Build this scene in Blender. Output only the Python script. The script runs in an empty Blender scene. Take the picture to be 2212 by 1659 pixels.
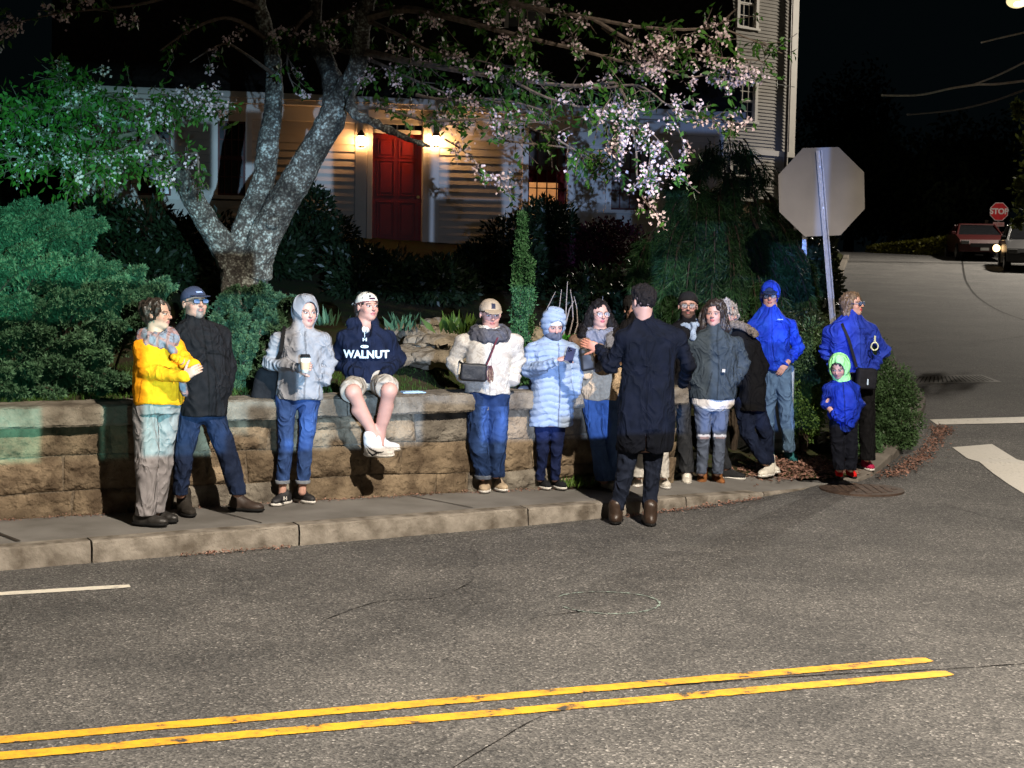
import bpy, bmesh, math, random
import numpy as np
from mathutils import Vector, Matrix, noise as mnoise
random.seed(7); np.random.seed(7)
R = math.radians
scene = bpy.context.scene
# ------------------------------------------------------------------ camera, world, lights, exposure
F = 3322.0; W2 = 1106.0; H2 = 829.5           # focal length and centre in 2212x1659 reading units
CAMZ = 2.15; PITCH = math.atan((829.5-560)/F); ROLL = R(1.0)
cam_d = bpy.data.cameras.new('camera'); cam = bpy.data.objects.new('camera', cam_d)
scene.collection.objects.link(cam); scene.camera = cam
cam_d.sensor_width = 36; cam_d.lens = 36*F/2212; cam_d.clip_start = .05; cam_d.clip_end = 600
cam.matrix_world = Matrix.Translation((0, 0, CAMZ)) @ Matrix.Rotation(R(90)-PITCH, 4, 'X') @ Matrix.Rotation(ROLL, 4, 'Z')
CM = cam.matrix_world.to_3x3()
def ray(x, y): return (CM @ Vector(((x-W2)/F, -(y-H2)/F, -1)))
def P(x, y, Y):
    d = ray(x, y); t = Y/d.y; return Vector((d.x*t, Y, CAMZ+d.z*t))
def G(x, y, z=0.0):
    d = ray(x, y); t = (z-CAMZ)/d.z; return Vector((d.x*t, d.y*t, z))
def hill(y): return .057*max(0.0, y-15) if y > 16 else (.0285*max(0, y-14)**2 if y > 14 else 0)
def GH(x, y, up=0.0):                         # point on the rising road surface
    d = ray(x, y); lo, hi = 1.0, 300.0
    for _ in range(60):
        m = (lo+hi)/2; t = m/d.y
        if CAMZ+d.z*t < hill(m)+up: hi = m
        else: lo = m
    t = lo/d.y; return Vector((d.x*t, lo, hill(lo)+up))

scene.view_settings.view_transform = 'Standard'; scene.view_settings.look = 'None'
scene.view_settings.exposure = 0.0; scene.view_settings.gamma = 1; scene.view_settings.use_curve_mapping = False
try:
    scene.cycles.use_denoising = True
    scene.cycles.max_bounces = 5; scene.cycles.diffuse_bounces = 2; scene.cycles.transparent_max_bounces = 12
    scene.cycles.sample_clamp_indirect = 4
except Exception: pass
world = bpy.data.worlds.new('World'); scene.world = world; world.use_nodes = True
wn = world.node_tree.nodes; wl = world.node_tree.links; bg = wn['Background']
sky = wn.new('ShaderNodeTexSky'); sky.sky_type = 'NISHITA'; sky.sun_disc = False
sky.sun_elevation = R(-6); sky.sun_rotation = R(200)
_add = wn.new('ShaderNodeMix'); _add.data_type = 'RGBA'; _add.blend_type = 'ADD'; _add.inputs[0].default_value = 1
wl.new(sky.outputs[0], _add.inputs[6]); _add.inputs[7].default_value = (.018, .034, .042, 1)      # faint sky glow of the town
wl.new(_add.outputs[2], bg.inputs[0]); bg.inputs[1].default_value = 0.05

def lamp(name, kind, loc, energy, color, size=.2, target=None, spot=None, blend=.3):
    d = bpy.data.lights.new(name, kind); d.energy = energy; d.color = color
    if kind in ('POINT', 'SPOT'): d.shadow_soft_size = size
    if kind == 'SPOT': d.spot_size = spot; d.spot_blend = blend
    if kind == 'SUN': d.angle = size
    o = bpy.data.objects.new(name, d); scene.collection.objects.link(o); o.location = loc
    if target is not None: o.rotation_euler = (Vector(target)-Vector(loc)).to_track_quat('-Z', 'Y').to_euler()
    return o
WARM = (1.0, .80, .58)
STREET = lamp('street_light_over_road', 'SPOT', (3.6, 2.6, 8.6), 14500, (1, .88, .74), .09, (2.6, 7.3, 0), R(87), .40)
HOUSE_FILL = lamp('house_front_fill', 'SPOT', (15, 5, 9), 520, (1, .84, .66), .6, (-1, 27, 4), R(75), .6)  # unseen warm fill added to brighten the house front
FARL = lamp('street_light_up_the_hill', 'SPOT', (22.5, 55, 12.5), 18000, (1, .90, .76), .3, (13, 42, 1.5), R(160), .9)
# the show projector that stands by the road: a patterned blue-white picture thrown over the crowd
PROJ_P = Vector((1.0, -.5, 2.4))
# ------------------------------------------------------------------ helpers
COL = scene.collection
def tag(o, label=None, cat=None, group=None, kind=None):
    if label: o['label'] = label
    if cat: o['category'] = cat
    if group: o['group'] = group
    if kind: o['kind'] = kind
    return o
def empty(name, loc=(0, 0, 0)):
    o = bpy.data.objects.new(name, None); COL.objects.link(o); o.location = loc; o.empty_display_size = .1
    return o
def link_mesh(name, verts, faces, material, parent=None, smooth=False, colors=None, mats=None, midx=None):
    me = bpy.data.meshes.new(name)
    verts = np.asarray(verts, dtype=np.float32)
    if isinstance(faces, np.ndarray):
        nf, k = faces.shape
        me.vertices.add(len(verts)); me.vertices.foreach_set('co', verts.ravel())
        me.loops.add(nf*k); me.loops.foreach_set('vertex_index', faces.astype(np.int32).ravel())
        me.polygons.add(nf); me.polygons.foreach_set('loop_start', np.arange(0, nf*k, k, dtype=np.int32))
        me.polygons.foreach_set('loop_total', np.full(nf, k, dtype=np.int32))
        me.update(calc_edges=True)
    else:
        me.from_pydata([tuple(map(float, v)) for v in verts], [], faces); me.update()
    if smooth:
        me.polygons.foreach_set('use_smooth', np.ones(len(me.polygons), dtype=bool))
    if mats:
        for m in mats: me.materials.append(m)
        me.polygons.foreach_set('material_index', np.asarray(midx, dtype=np.int32))
    elif material: me.materials.append(material)
    if colors is not None:
        a = me.color_attributes.new('Col', 'FLOAT_COLOR', 'POINT')
        c = np.ones((len(verts), 4), dtype=np.float32); c[:, :3] = colors
        a.data.foreach_set('color', c.ravel())
    o = bpy.data.objects.new(name, me); COL.objects.link(o)
    if parent: o.parent = parent
    return o
class MB:                                       # collects boxes, tubes, prisms in one mesh
    def __init__(s): s.v = []; s.f = []
    def add(s, vs, fs):
        n = len(s.v); s.v += [tuple(v) for v in vs]; s.f += [tuple(i+n for i in f) for f in fs]
    def box(s, lo, hi, M=None):
        x0, y0, z0 = lo; x1, y1, z1 = hi
        vs = [(x0,y0,z0),(x1,y0,z0),(x1,y1,z0),(x0,y1,z0),(x0,y0,z1),(x1,y0,z1),(x1,y1,z1),(x0,y1,z1)]
        if M is not None: vs = [M @ Vector(v) for v in vs]
        s.add(vs, [(0,3,2,1),(4,5,6,7),(0,1,5,4),(1,2,6,5),(2,3,7,6),(3,0,4,7)])
    def prism(s, poly, z0, z1, M=None):
        n = len(poly); vs = [(p[0], p[1], z0) for p in poly]+[(p[0], p[1], z1) for p in poly]
        if M is not None: vs = [M @ Vector(v) for v in vs]
        s.add(vs, [tuple(range(n-1, -1, -1)), tuple(range(n, 2*n))]+[(i, (i+1) % n, n+(i+1) % n, n+i) for i in range(n)])
    def tube(s, pts, rad, n=8, cap=True):
        pts = [Vector(p) for p in pts]; rings = []
        rr = rad if hasattr(rad, '__len__') else [rad]*len(pts)
        up = Vector((0, 0, 1))
        t0 = (pts[1]-pts[0]).normalized()
        a = t0.cross(up); a = a.normalized() if a.length > .05 else Vector((1, 0, 0))
        base = len(s.v)
        for i, p in enumerate(pts):
            t = (pts[min(i+1, len(pts)-1)]-pts[max(i-1, 0)])
            t = t.normalized() if t.length > 1e-9 else t0
            a = (a-t*a.dot(t)); a = a.normalized() if a.length > 1e-6 else Vector((1, 0, 0)); b = t.cross(a)
            for k in range(n):
                th = 2*math.pi*k/n; s.v.append(tuple(p+(a*math.cos(th)+b*math.sin(th))*rr[i]))
        for i in range(len(pts)-1):
            for k in range(n):
                k2 = (k+1) % n
                s.f.append((base+i*n+k, base+i*n+k2, base+(i+1)*n+k2, base+(i+1)*n+k))
        if cap:
            s.f.append(tuple(base+k for k in range(n-1, -1, -1))); s.f.append(tuple(base+(len(pts)-1)*n+k for k in range(n)))
    def build(s, name, material, parent=None, smooth=False, bevel=0):
        o = link_mesh(name, s.v, s.f, material, parent, smooth)
        if bevel:
            m = o.modifiers.new('b', 'BEVEL'); m.width = bevel; m.segments = 2; m.limit_method = 'ANGLE'; m.angle_limit = R(35)
        return o
def frameM(p, ex, ey):                          # matrix with origin p, x axis ex, y axis ey (z completes it)
    ex = Vector(ex).normalized(); ez = ex.cross(Vector(ey)).normalized(); ey = ez.cross(ex)
    M = Matrix((ex, ey, ez)).transposed().to_4x4(); M.translation = Vector(p); return M
# ---- materials
def mat(name, color, rough=.8, var=.25, scale=8.0, bump=0.0, bscale=60.0, metal=0.0, color2=None, emit=None, estr=0, spec=None, vcol=False, detail=4, bdist=.01, sheen=0):
    m = bpy.data.materials.new(name); m.use_nodes = True; n = m.node_tree.nodes; l = m.node_tree.links
    b = n['Principled BSDF']; b.inputs['Roughness'].default_value = rough; b.inputs['Metallic'].default_value = metal
    if spec is None and not metal and rough > .6: spec = .12
    if spec is not None: b.inputs['Specular IOR Level'].default_value = spec
    if sheen: b.inputs['Sheen Weight'].default_value = sheen; b.inputs['Sheen Roughness'].default_value = .5
    tc = n.new('ShaderNodeTexCoord')
    c1 = (*color, 1); c2 = (*(color2 or tuple(max(0, c*(1-var)) for c in color)), 1)
    nz = n.new('ShaderNodeTexNoise'); nz.inputs['Scale'].default_value = scale; nz.inputs['Detail'].default_value = detail
    l.new(tc.outputs['Object'], nz.inputs['Vector'])
    rp = n.new('ShaderNodeValToRGB'); rp.color_ramp.elements[0].position = .35; rp.color_ramp.elements[1].position = .65
    rp.color_ramp.elements[0].color = c2; rp.color_ramp.elements[1].color = c1
    l.new(nz.outputs['Fac'], rp.inputs['Fac'])
    out = rp.outputs['Color']
    if vcol:
        at = n.new('ShaderNodeVertexColor'); at.layer_name = 'Col'
        mx = n.new('ShaderNodeMix'); mx.data_type = 'RGBA'; mx.blend_type = 'MULTIPLY'; mx.inputs[0].default_value = 1
        l.new(at.outputs[0], mx.inputs[6]); l.new(out, mx.inputs[7]); out = mx.outputs[2]
    l.new(out, b.inputs['Base Color'])
    if bump:
        nb = n.new('ShaderNodeTexNoise'); nb.inputs['Scale'].default_value = bscale; nb.inputs['Detail'].default_value = 3
        l.new(tc.outputs['Object'], nb.inputs['Vector'])
        bp = n.new('ShaderNodeBump'); bp.inputs['Strength'].default_value = bump; bp.inputs['Distance'].default_value = bdist
        l.new(nb.outputs['Fac'], bp.inputs['Height']); l.new(bp.outputs[0], b.inputs['Normal'])
    if emit:
        b.inputs['Emission Color'].default_value = (*emit, 1); b.inputs['Emission Strength'].default_value = estr
    return m
# ---- signed distance fields on a grid, meshed with surface nets
def nz3(X, Y, Z, f, seed=0):                    # cheap smooth pseudo-noise
    s = seed*1.7
    return (np.sin(X*f*1.0+s+1.3*np.sin(Y*f*.7+s))*np.sin(Y*f*1.1+2.1*s+1.1*np.sin(Z*f*.8))*np.sin(Z*f*.9+s*.6+1.2*np.sin(X*f*.6+s)))
class SDF:
    def __init__(s, lo, hi, h):
        s.lo = np.array(lo, float); s.h = h; s.n = np.ceil((np.array(hi, float)-s.lo)/h).astype(int)+1
        s.g = np.full(tuple(s.n), .25, np.float32)
        s.ax = [(s.lo[i]+h*np.arange(s.n[i])).astype(np.float32) for i in range(3)]
    def sub(s, lo, hi, pad):
        i0 = np.clip(np.floor((np.array(lo)-pad-s.lo)/s.h).astype(int), 0, s.n-1)
        i1 = np.clip(np.ceil((np.array(hi)+pad-s.lo)/s.h).astype(int)+1, 1, s.n)
        if np.any(i1 <= i0): return None
        sl = tuple(slice(a, b) for a, b in zip(i0, i1))
        X = s.ax[0][sl[0]][:, None, None]; Y = s.ax[1][sl[1]][None, :, None]; Z = s.ax[2][sl[2]][None, None, :]
        return sl, X, Y, Z
    def put(s, sl, d, k, mode):
        g = s.g[sl]
        if mode == 'u':
            if k > 0:
                h = np.clip(.5+.5*(g-d)/k, 0, 1); s.g[sl] = g*(1-h)+d*h-k*h*(1-h)
            else: s.g[sl] = np.minimum(g, d)
        elif mode == 'c':
            if k > 0:
                h = np.clip(.5-.5*(g+d)/k, 0, 1); s.g[sl] = g*(1-h)-d*h+k*h*(1-h)
            else: s.g[sl] = np.maximum(g, -d)
        elif mode == 'i': s.g[sl] = np.maximum(g, d)
    def cap(s, a, b, ra, rb, k=.02, mode='u', flat=None):
        a = np.array(a, float); b = np.array(b, float); r = max(ra, rb); pad = r+k+.03
        q = s.sub(np.minimum(a, b), np.maximum(a, b), pad)
        if q is None: return s
        sl, X, Y, Z = q; ba = b-a; L2 = max(1e-9, float(ba@ba))
        t = np.clip(((X-a[0])*ba[0]+(Y-a[1])*ba[1]+(Z-a[2])*ba[2])/L2, 0, 1)
        dx = X-a[0]-t*ba[0]; dy = Y-a[1]-t*ba[1]; dz = Z-a[2]-t*ba[2]
        d = np.sqrt(dx*dx+dy*dy+dz*dz)-(ra+(rb-ra)*t)
        s.put(sl, d.astype(np.float32), k, mode); return s
    def ell(s, c, r, k=.02, mode='u', M=None):  # ellipsoid, M 3x3 rotation (columns = axes)
        c = np.array(c, float); r = np.array(r, float); m = r.max() if M is not None else r
        q = s.sub(c-m, c+m, k+.03)
        if q is None: return s
        sl, X, Y, Z = q; dx, dy, dz = X-c[0], Y-c[1], Z-c[2]
        if M is not None:
            M = np.array(M); dx, dy, dz = [M[0, i]*dx+M[1, i]*dy+M[2, i]*dz for i in range(3)]
        k0 = np.sqrt((dx/r[0])**2+(dy/r[1])**2+(dz/r[2])**2); k1 = np.sqrt((dx/r[0]**2)**2+(dy/r[1]**2)**2+(dz/r[2]**2)**2)+1e-6
        d = k0*(k0-1)/k1
        s.put(sl, d.astype(np.float32), k, mode); return s
    def box(s, c, hs, rad=.005, k=.0, mode='u', M=None):
        c = np.array(c, float); hs = np.array(hs, float); m = np.linalg.norm(hs) if M is not None else hs
        q = s.sub(c-m, c+m, k+.03)
        if q is None: return s
        sl, X, Y, Z = q; dx, dy, dz = X-c[0], Y-c[1], Z-c[2]
        if M is not None:
            M = np.array(M); dx, dy, dz = [M[0, i]*dx+M[1, i]*dy+M[2, i]*dz for i in range(3)]
        qx, qy, qz = np.abs(dx)-hs[0]+rad, np.abs(dy)-hs[1]+rad, np.abs(dz)-hs[2]+rad
        d = np.sqrt(np.maximum(qx, 0)**2+np.maximum(qy, 0)**2+np.maximum(qz, 0)**2)+np.minimum(np.maximum(qx, np.maximum(qy, qz)), 0)-rad
        s.put(sl, d.astype(np.float32), k, mode); return s
    def loft(s, keys, k=.03, mode='u', yaw=0., power=2.4):   # keys: (z, cx, cy, halfwidth, halfdepth) rising z
        keys = sorted(keys); K = np.array(keys, float); w = K[:, 3].max()+K[:, 4].max()
        q = s.sub((K[:, 1].min()-w, K[:, 2].min()-w, K[0, 0]), (K[:, 1].max()+w, K[:, 2].max()+w, K[-1, 0]), .03)
        if q is None: return s
        sl, X, Y, Z = q; z = Z.ravel()
        cx, cy, hw, hd = [np.interp(z, K[:, 0], K[:, i])[None, None, :].astype(np.float32) for i in (1, 2, 3, 4)]
        yw = np.interp(z, K[:, 0], yaw)[None, None, :] if hasattr(yaw, '__len__') else yaw
        c, sn = np.cos(yw), np.sin(yw); dx = (X-cx)*c+(Y-cy)*sn; dy = -(X-cx)*sn+(Y-cy)*c
        p = power; rr = (np.abs(dx/hw)**p+np.abs(dy/hd)**p)**(1/p)
        d = (rr-1)*np.minimum(hw, hd)*np.where(np.abs(dx/hw) > np.abs(dy/hd), np.minimum(1.35, hw/np.minimum(hw, hd)), 1)
        ez = np.maximum(K[0, 0]-Z, Z-K[-1, 0]); d = np.maximum(d, ez)
        s.put(sl, d.astype(np.float32), k, mode); return s
    def disp(s, fn): 
        X = s.ax[0][:, None, None]; Y = s.ax[1][None, :, None]; Z = s.ax[2][None, None, :]
        s.g = (s.g+fn(X, Y, Z)).astype(np.float32); return s
    def plane(s, p, n, mode='i', k=0):          # keep the side the normal points away from
        p = np.array(p, float); n = np.array(n, float); n /= np.linalg.norm(n)
        X = s.ax[0][:, None, None]; Y = s.ax[1][None, :, None]; Z = s.ax[2][None, None, :]
        d = ((X-p[0])*n[0]+(Y-p[1])*n[1]+(Z-p[2])*n[2]).astype(np.float32)
        s.g = np.maximum(s.g, d); return s
    def shell(s, t): s.g = np.abs(s.g+t/2)-t/2; return s
    def mesh(s):
        g = np.pad(s.g, 1, constant_values=.2); ins = g < 0; h = s.h
        c = np.zeros(tuple(d-1 for d in g.shape), np.uint8)
        for dx in (0, 1):
            for dy in (0, 1):
                for dz in (0, 1): c += ins[dx:g.shape[0]-1+dx, dy:g.shape[1]-1+dy, dz:g.shape[2]-1+dz]
        act = (c > 0) & (c < 8); idx = np.full(c.shape, -1, np.int64); ii = np.argwhere(act); idx[act] = np.arange(len(ii))
        pos = np.zeros((len(ii), 3)); cnt = np.zeros(len(ii))
        offs = [(x, y, z) for x in (0, 1) for y in (0, 1) for z in (0, 1)]
        V = {o: g[ii[:, 0]+o[0], ii[:, 1]+o[1], ii[:, 2]+o[2]] for o in offs}
        for a in offs:
            for ax in range(3):
                if a[ax] == 0:
                    b = list(a); b[ax] = 1; b = tuple(b); va, vb = V[a], V[b]; m = (va < 0) != (vb < 0)
                    t = np.where(m, va/np.where(m, va-vb, 1), 0)
                    p = np.array(a, float)[None, :].repeat(len(ii), 0); p[:, ax] += t
                    pos += p*m[:, None]; cnt += m
        pos = pos/np.maximum(cnt, 1)[:, None]
        verts = (ii+pos-1)*h+s.lo
        F = []
        for ax in range(3):
            o1, o2 = [i for i in range(3) if i != ax]
            A = [slice(1, -1)]*3; B = [slice(1, -1)]*3
            A = [slice(1, d-1) for d in g.shape]; B = list(A)
            A[ax] = slice(0, g.shape[ax]-1); B[ax] = slice(1, g.shape[ax])
            ga, gb = ins[tuple(A)], ins[tuple(B)]; m = ga != gb; q = np.argwhere(m); up = ga[m]
            q = q+1; q[:, ax] -= 1
            e = []
            for d1, d2 in ((0, 0), (1, 0), (1, 1), (0, 1)):
                r = q.copy(); r[:, o1] -= d1; r[:, o2] -= d2; e.append(idx[r[:, 0], r[:, 1], r[:, 2]])
            f = np.stack(e, 1); flip = up ^ (ax == 1)
            f[~flip] = f[~flip][:, ::-1]; F.append(f)
        f = np.concatenate(F); f = f[(f >= 0).all(1)]
        return verts, f
    def obj(s, name, material, parent=None, colfn=None, smooth=True):
        v, f = s.mesh(); cols = colfn(v) if colfn else np.ones((len(v), 3))
        return link_mesh(name, v, f, material, parent, smooth, cols)
# ------------------------------------------------------------------ projector with its picture
PROJ_E = 15500.0
def gobo():
    d = bpy.data.lights.new('show_projector', 'SPOT'); d.energy = PROJ_E; d.color = (1, 1, 1); d.shadow_soft_size = .02
    d.spot_size = R(75); d.spot_blend = .05
    o = bpy.data.objects.new('show_projector', d); COL.objects.link(o); o.location = PROJ_P
    aim = P(1000, 560, 14); q = (aim-PROJ_P).to_track_quat('-Z', 'Y'); o.rotation_euler = q.to_euler()
    Mx = q.to_matrix(); ex, ey, ez = Mx.col[0], Mx.col[1], -Mx.col[2]
    def uv(x, y, Y):
        v = P(x, y, Y)-PROJ_P; return v.dot(ex)/v.dot(ez), v.dot(ey)/v.dot(ez)
    d.use_nodes = True; n = d.node_tree.nodes; l = d.node_tree.links; em = n['Emission']
    ge = n.new('ShaderNodeNewGeometry')
    def dot(vec):
        v = n.new('ShaderNodeVectorMath'); v.operation = 'DOT_PRODUCT'; l.new(ge.outputs['Incoming'], v.inputs[0]); v.inputs[1].default_value = tuple(vec); return v.outputs['Value']
    def mt(op, a, b=None, c=None, clamp=False):
        m = n.new('ShaderNodeMath'); m.operation = op; m.use_clamp = clamp
        for i, x in enumerate((a, b, c)):
            if x is None: continue
            if isinstance(x, (int, float)): m.inputs[i].default_value = x
            else: l.new(x, m.inputs[i])
        return m.outputs[0]
    dz = dot(ez); U = mt('DIVIDE', dot(ex), dz); V = mt('DIVIDE', dot(ey), dz)
    def step(x, e, w=.004): return mt('MULTIPLY_ADD', x, 1/w, -e/w+.5, clamp=True)     # 0 below e, 1 above
    def rect(u0, v0, u1, v1, w=.003):
        a = mt('SUBTRACT', step(U, u0, w), step(U, u1, w)); b = mt('SUBTRACT', step(V, v0, w), step(V, v1, w)); return mt('MULTIPLY', a, b)
    # the lit frame: bottom edge slants a little, top edge soft
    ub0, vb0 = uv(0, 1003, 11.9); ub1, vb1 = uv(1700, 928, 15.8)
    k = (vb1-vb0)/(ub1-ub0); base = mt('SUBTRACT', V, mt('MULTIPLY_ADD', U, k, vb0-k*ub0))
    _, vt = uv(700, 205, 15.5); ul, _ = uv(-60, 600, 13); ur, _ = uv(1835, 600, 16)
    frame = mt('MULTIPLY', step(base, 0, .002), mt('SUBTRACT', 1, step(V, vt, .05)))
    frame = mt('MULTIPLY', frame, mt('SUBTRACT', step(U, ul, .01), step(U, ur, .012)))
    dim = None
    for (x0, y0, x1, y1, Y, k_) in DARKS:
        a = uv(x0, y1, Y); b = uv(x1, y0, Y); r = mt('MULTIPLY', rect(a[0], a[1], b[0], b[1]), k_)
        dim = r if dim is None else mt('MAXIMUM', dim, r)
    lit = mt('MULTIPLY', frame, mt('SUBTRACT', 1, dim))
    # colours across the picture
    ua, _ = uv(100, 600, 13); uc, _ = uv(1700, 600, 15); t = mt('MULTIPLY_ADD', U, 1/(uc-ua), -ua/(uc-ua), clamp=True)
    cr = n.new('ShaderNodeValToRGB'); e = cr.color_ramp.elements
    e[0].position = 0; e[0].color = (.24, .82, .76, 1); e[1].position = 1; e[1].color = (.20, .38, 1, 1)
    for p, c in ((.10, (.28, .80, .80)), (.17, (.40, .74, .92)), (.33, (.44, .70, 1)), (.6, (.46, .62, 1)), (.85, (.30, .52, 1))):
        q_ = e.new(p); q_.color = (*c, 1)
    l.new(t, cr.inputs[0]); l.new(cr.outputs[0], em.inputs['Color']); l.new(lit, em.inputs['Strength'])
    return o
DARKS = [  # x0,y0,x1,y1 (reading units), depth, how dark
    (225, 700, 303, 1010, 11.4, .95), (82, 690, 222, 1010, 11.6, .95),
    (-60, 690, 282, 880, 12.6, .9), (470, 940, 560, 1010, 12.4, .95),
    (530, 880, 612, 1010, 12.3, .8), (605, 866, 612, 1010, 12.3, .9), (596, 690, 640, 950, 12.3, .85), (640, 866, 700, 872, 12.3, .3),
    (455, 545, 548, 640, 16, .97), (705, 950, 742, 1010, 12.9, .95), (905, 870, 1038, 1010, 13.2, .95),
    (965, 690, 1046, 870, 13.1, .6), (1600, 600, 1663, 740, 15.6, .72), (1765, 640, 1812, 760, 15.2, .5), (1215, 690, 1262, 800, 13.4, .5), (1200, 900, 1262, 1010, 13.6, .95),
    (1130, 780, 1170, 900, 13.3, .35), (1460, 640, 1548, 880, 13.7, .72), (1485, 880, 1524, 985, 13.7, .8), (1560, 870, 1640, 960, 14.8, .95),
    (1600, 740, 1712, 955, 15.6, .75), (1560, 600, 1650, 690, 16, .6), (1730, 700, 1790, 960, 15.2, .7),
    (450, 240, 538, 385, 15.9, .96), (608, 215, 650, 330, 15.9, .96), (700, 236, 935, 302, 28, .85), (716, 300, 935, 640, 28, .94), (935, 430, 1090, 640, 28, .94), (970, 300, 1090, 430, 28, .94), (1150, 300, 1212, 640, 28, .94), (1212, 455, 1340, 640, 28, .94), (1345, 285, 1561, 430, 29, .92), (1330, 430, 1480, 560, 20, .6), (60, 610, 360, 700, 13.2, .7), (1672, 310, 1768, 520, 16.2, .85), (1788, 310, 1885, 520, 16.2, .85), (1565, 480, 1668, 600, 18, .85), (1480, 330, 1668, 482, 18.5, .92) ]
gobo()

# ------------------------------------------------------------------ ground, road, pavement
def asphalt():
    m = bpy.data.materials.new('asphalt'); m.use_nodes = True; n = m.node_tree.nodes; l = m.node_tree.links; b = n['Principled BSDF']
    tc = n.new('ShaderNodeTexCoord'); b.inputs['Roughness'].default_value = .82
    vo = n.new('ShaderNodeTexVoronoi'); vo.inputs['Scale'].default_value = 84; l.new(tc.outputs['Object'], vo.inputs['Vector'])
    r1 = n.new('ShaderNodeValToRGB'); l.new(vo.outputs['Color'], r1.inputs['Fac']); e = r1.color_ramp.elements
    e[0].position = .15; e[0].color = (.042, .042, .043, 1); e[1].position = .95; e[1].color = (.36, .35, .335, 1)
    q = e.new(.55); q.color = (.105, .103, .10, 1); q = e.new(.8); q.color = (.155, .15, .145, 1)
    nz = n.new('ShaderNodeTexNoise'); nz.inputs['Scale'].default_value = .9; nz.inputs['Detail'].default_value = 7; nz.inputs['Roughness'].default_value = .7; l.new(tc.outputs['Object'], nz.inputs['Vector'])
    r2 = n.new('ShaderNodeValToRGB'); l.new(nz.outputs['Fac'], r2.inputs['Fac']); r2.color_ramp.elements[0].position = .36; r2.color_ramp.elements[0].color = (.55, .55, .55, 1); r2.color_ramp.elements[1].position = .7; r2.color_ramp.elements[1].color = (1.1, 1.08, 1.05, 1)
    mx = n.new('ShaderNodeMix'); mx.data_type = 'RGBA'; mx.blend_type = 'MULTIPLY'; mx.inputs[0].default_value = 1
    l.new(r1.outputs[0], mx.inputs[6]); l.new(r2.outputs[0], mx.inputs[7])
    # thin cracks
    v2 = n.new('ShaderNodeTexVoronoi'); v2.feature = 'DISTANCE_TO_EDGE'; v2.inputs['Scale'].default_value = .33
    nw = n.new('ShaderNodeTexNoise'); nw.inputs['Scale'].default_value = 2.5; nw.inputs['Detail'].default_value = 5; l.new(tc.outputs['Object'], nw.inputs['Vector'])
    mxv = n.new('ShaderNodeMix'); mxv.data_type = 'VECTOR'; mxv.inputs[0].default_value = .22; l.new(tc.outputs['Object'], mxv.inputs[4]); l.new(nw.outputs['Color'], mxv.inputs[5]); l.new(mxv.outputs[1], v2.inputs['Vector'])
    r3 = n.new('ShaderNodeValToRGB'); l.new(v2.outputs['Distance'], r3.inputs['Fac']); r3.color_ramp.elements[0].position = .0; r3.color_ramp.elements[0].color = (.6, .6, .6, 1); r3.color_ramp.elements[1].position = .0035; r3.color_ramp.elements[1].color = (1, 1, 1, 1)
    m2 = n.new('ShaderNodeMix'); m2.data_type = 'RGBA'; m2.blend_type = 'MULTIPLY'; m2.inputs[0].default_value = 1
    l.new(mx.outputs[2], m2.inputs[6]); l.new(r3.outputs[0], m2.inputs[7]); l.new(m2.outputs[2], b.inputs['Base Color'])
    bp = n.new('ShaderNodeBump'); bp.inputs['Strength'].default_value = .8; bp.inputs['Distance'].default_value = .006; l.new(vo.outputs['Distance'], bp.inputs['Height']); l.new(bp.outputs[0], b.inputs['Normal'])
    return m
M_ASPH = asphalt()
def grid_sheet(name, xs, ys, zf, material, kind='structure'):
    X, Y = np.meshgrid(xs, ys, indexing='ij'); V = np.stack([X, Y, np.vectorize(zf)(X, Y)], -1).reshape(-1, 3)
    nx, ny = len(xs), len(ys); i = np.arange(nx-1)[:, None]*ny+np.arange(ny-1)[None, :]
    f = np.stack([i, i+ny, i+ny+1, i+1], -1).reshape(-1, 4)
    o = link_mesh(name, V, f, material, None, True); o['kind'] = kind; return o
road = grid_sheet('road', np.linspace(-40, 60, 51), np.concatenate([np.linspace(-20, 12, 9), np.arange(13, 70, .5), [80, 110, 160]]),
                  lambda x, y: hill(min(y, 62))-max(0, y-62)*.02, M_ASPH)
def zsheet(y):                                   # height of the road sheet between its rows
    a = math.floor((y-13)/.5)*.5+13; return hill(a)+(hill(a+.5)-hill(a))*(y-a)/.5 if y > 13 else 0
# kerb line: foot of the kerb, from left to right, with the height of its top
KL = [(-20, 1.05, .15), (-9, 7.15, .15), (-3.42, 10.22, .15), (-2.85, 10.55, .15), (-1.58, 11.29, .15), (0.0, 12.24, .14), (0.77, 12.75, .125), (1.45, 13.30, .095), (2.36, 14.12, .04), (2.75, 14.5, .02), (3.04, 14.80, .006)]
WL0, WL1 = Vector((-20.0, 2.25)), Vector((1.55, 14.168)); WD = (WL1-WL0).normalized(); WN = Vector((-WD.y, WD.x))   # wall face line, direction, inward normal
def kerb_at(x):
    for a, b in zip(KL, KL[1:]):
        if a[0] <= x <= b[0]:
            t = (x-a[0])/(b[0]-a[0]); return (a[1]+(b[1]-a[1])*t, a[2]+(b[2]-a[2])*t)
    return KL[-1][1:]
def wall_y(x): return WL0.y+(x-WL0.x)*WD.y/WD.x
M_CONC = mat('pavement_concrete', (.195, .188, .176), .85, .3, 2.2, .5, 180, color2=(.125, .118, .108), detail=8, bdist=.003)
M_GRAN = mat('granite_kerb', (.26, .235, .20), .85, .5, 6, .9, 30, color2=(.10, .085, .068), detail=8, bdist=.012)
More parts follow.
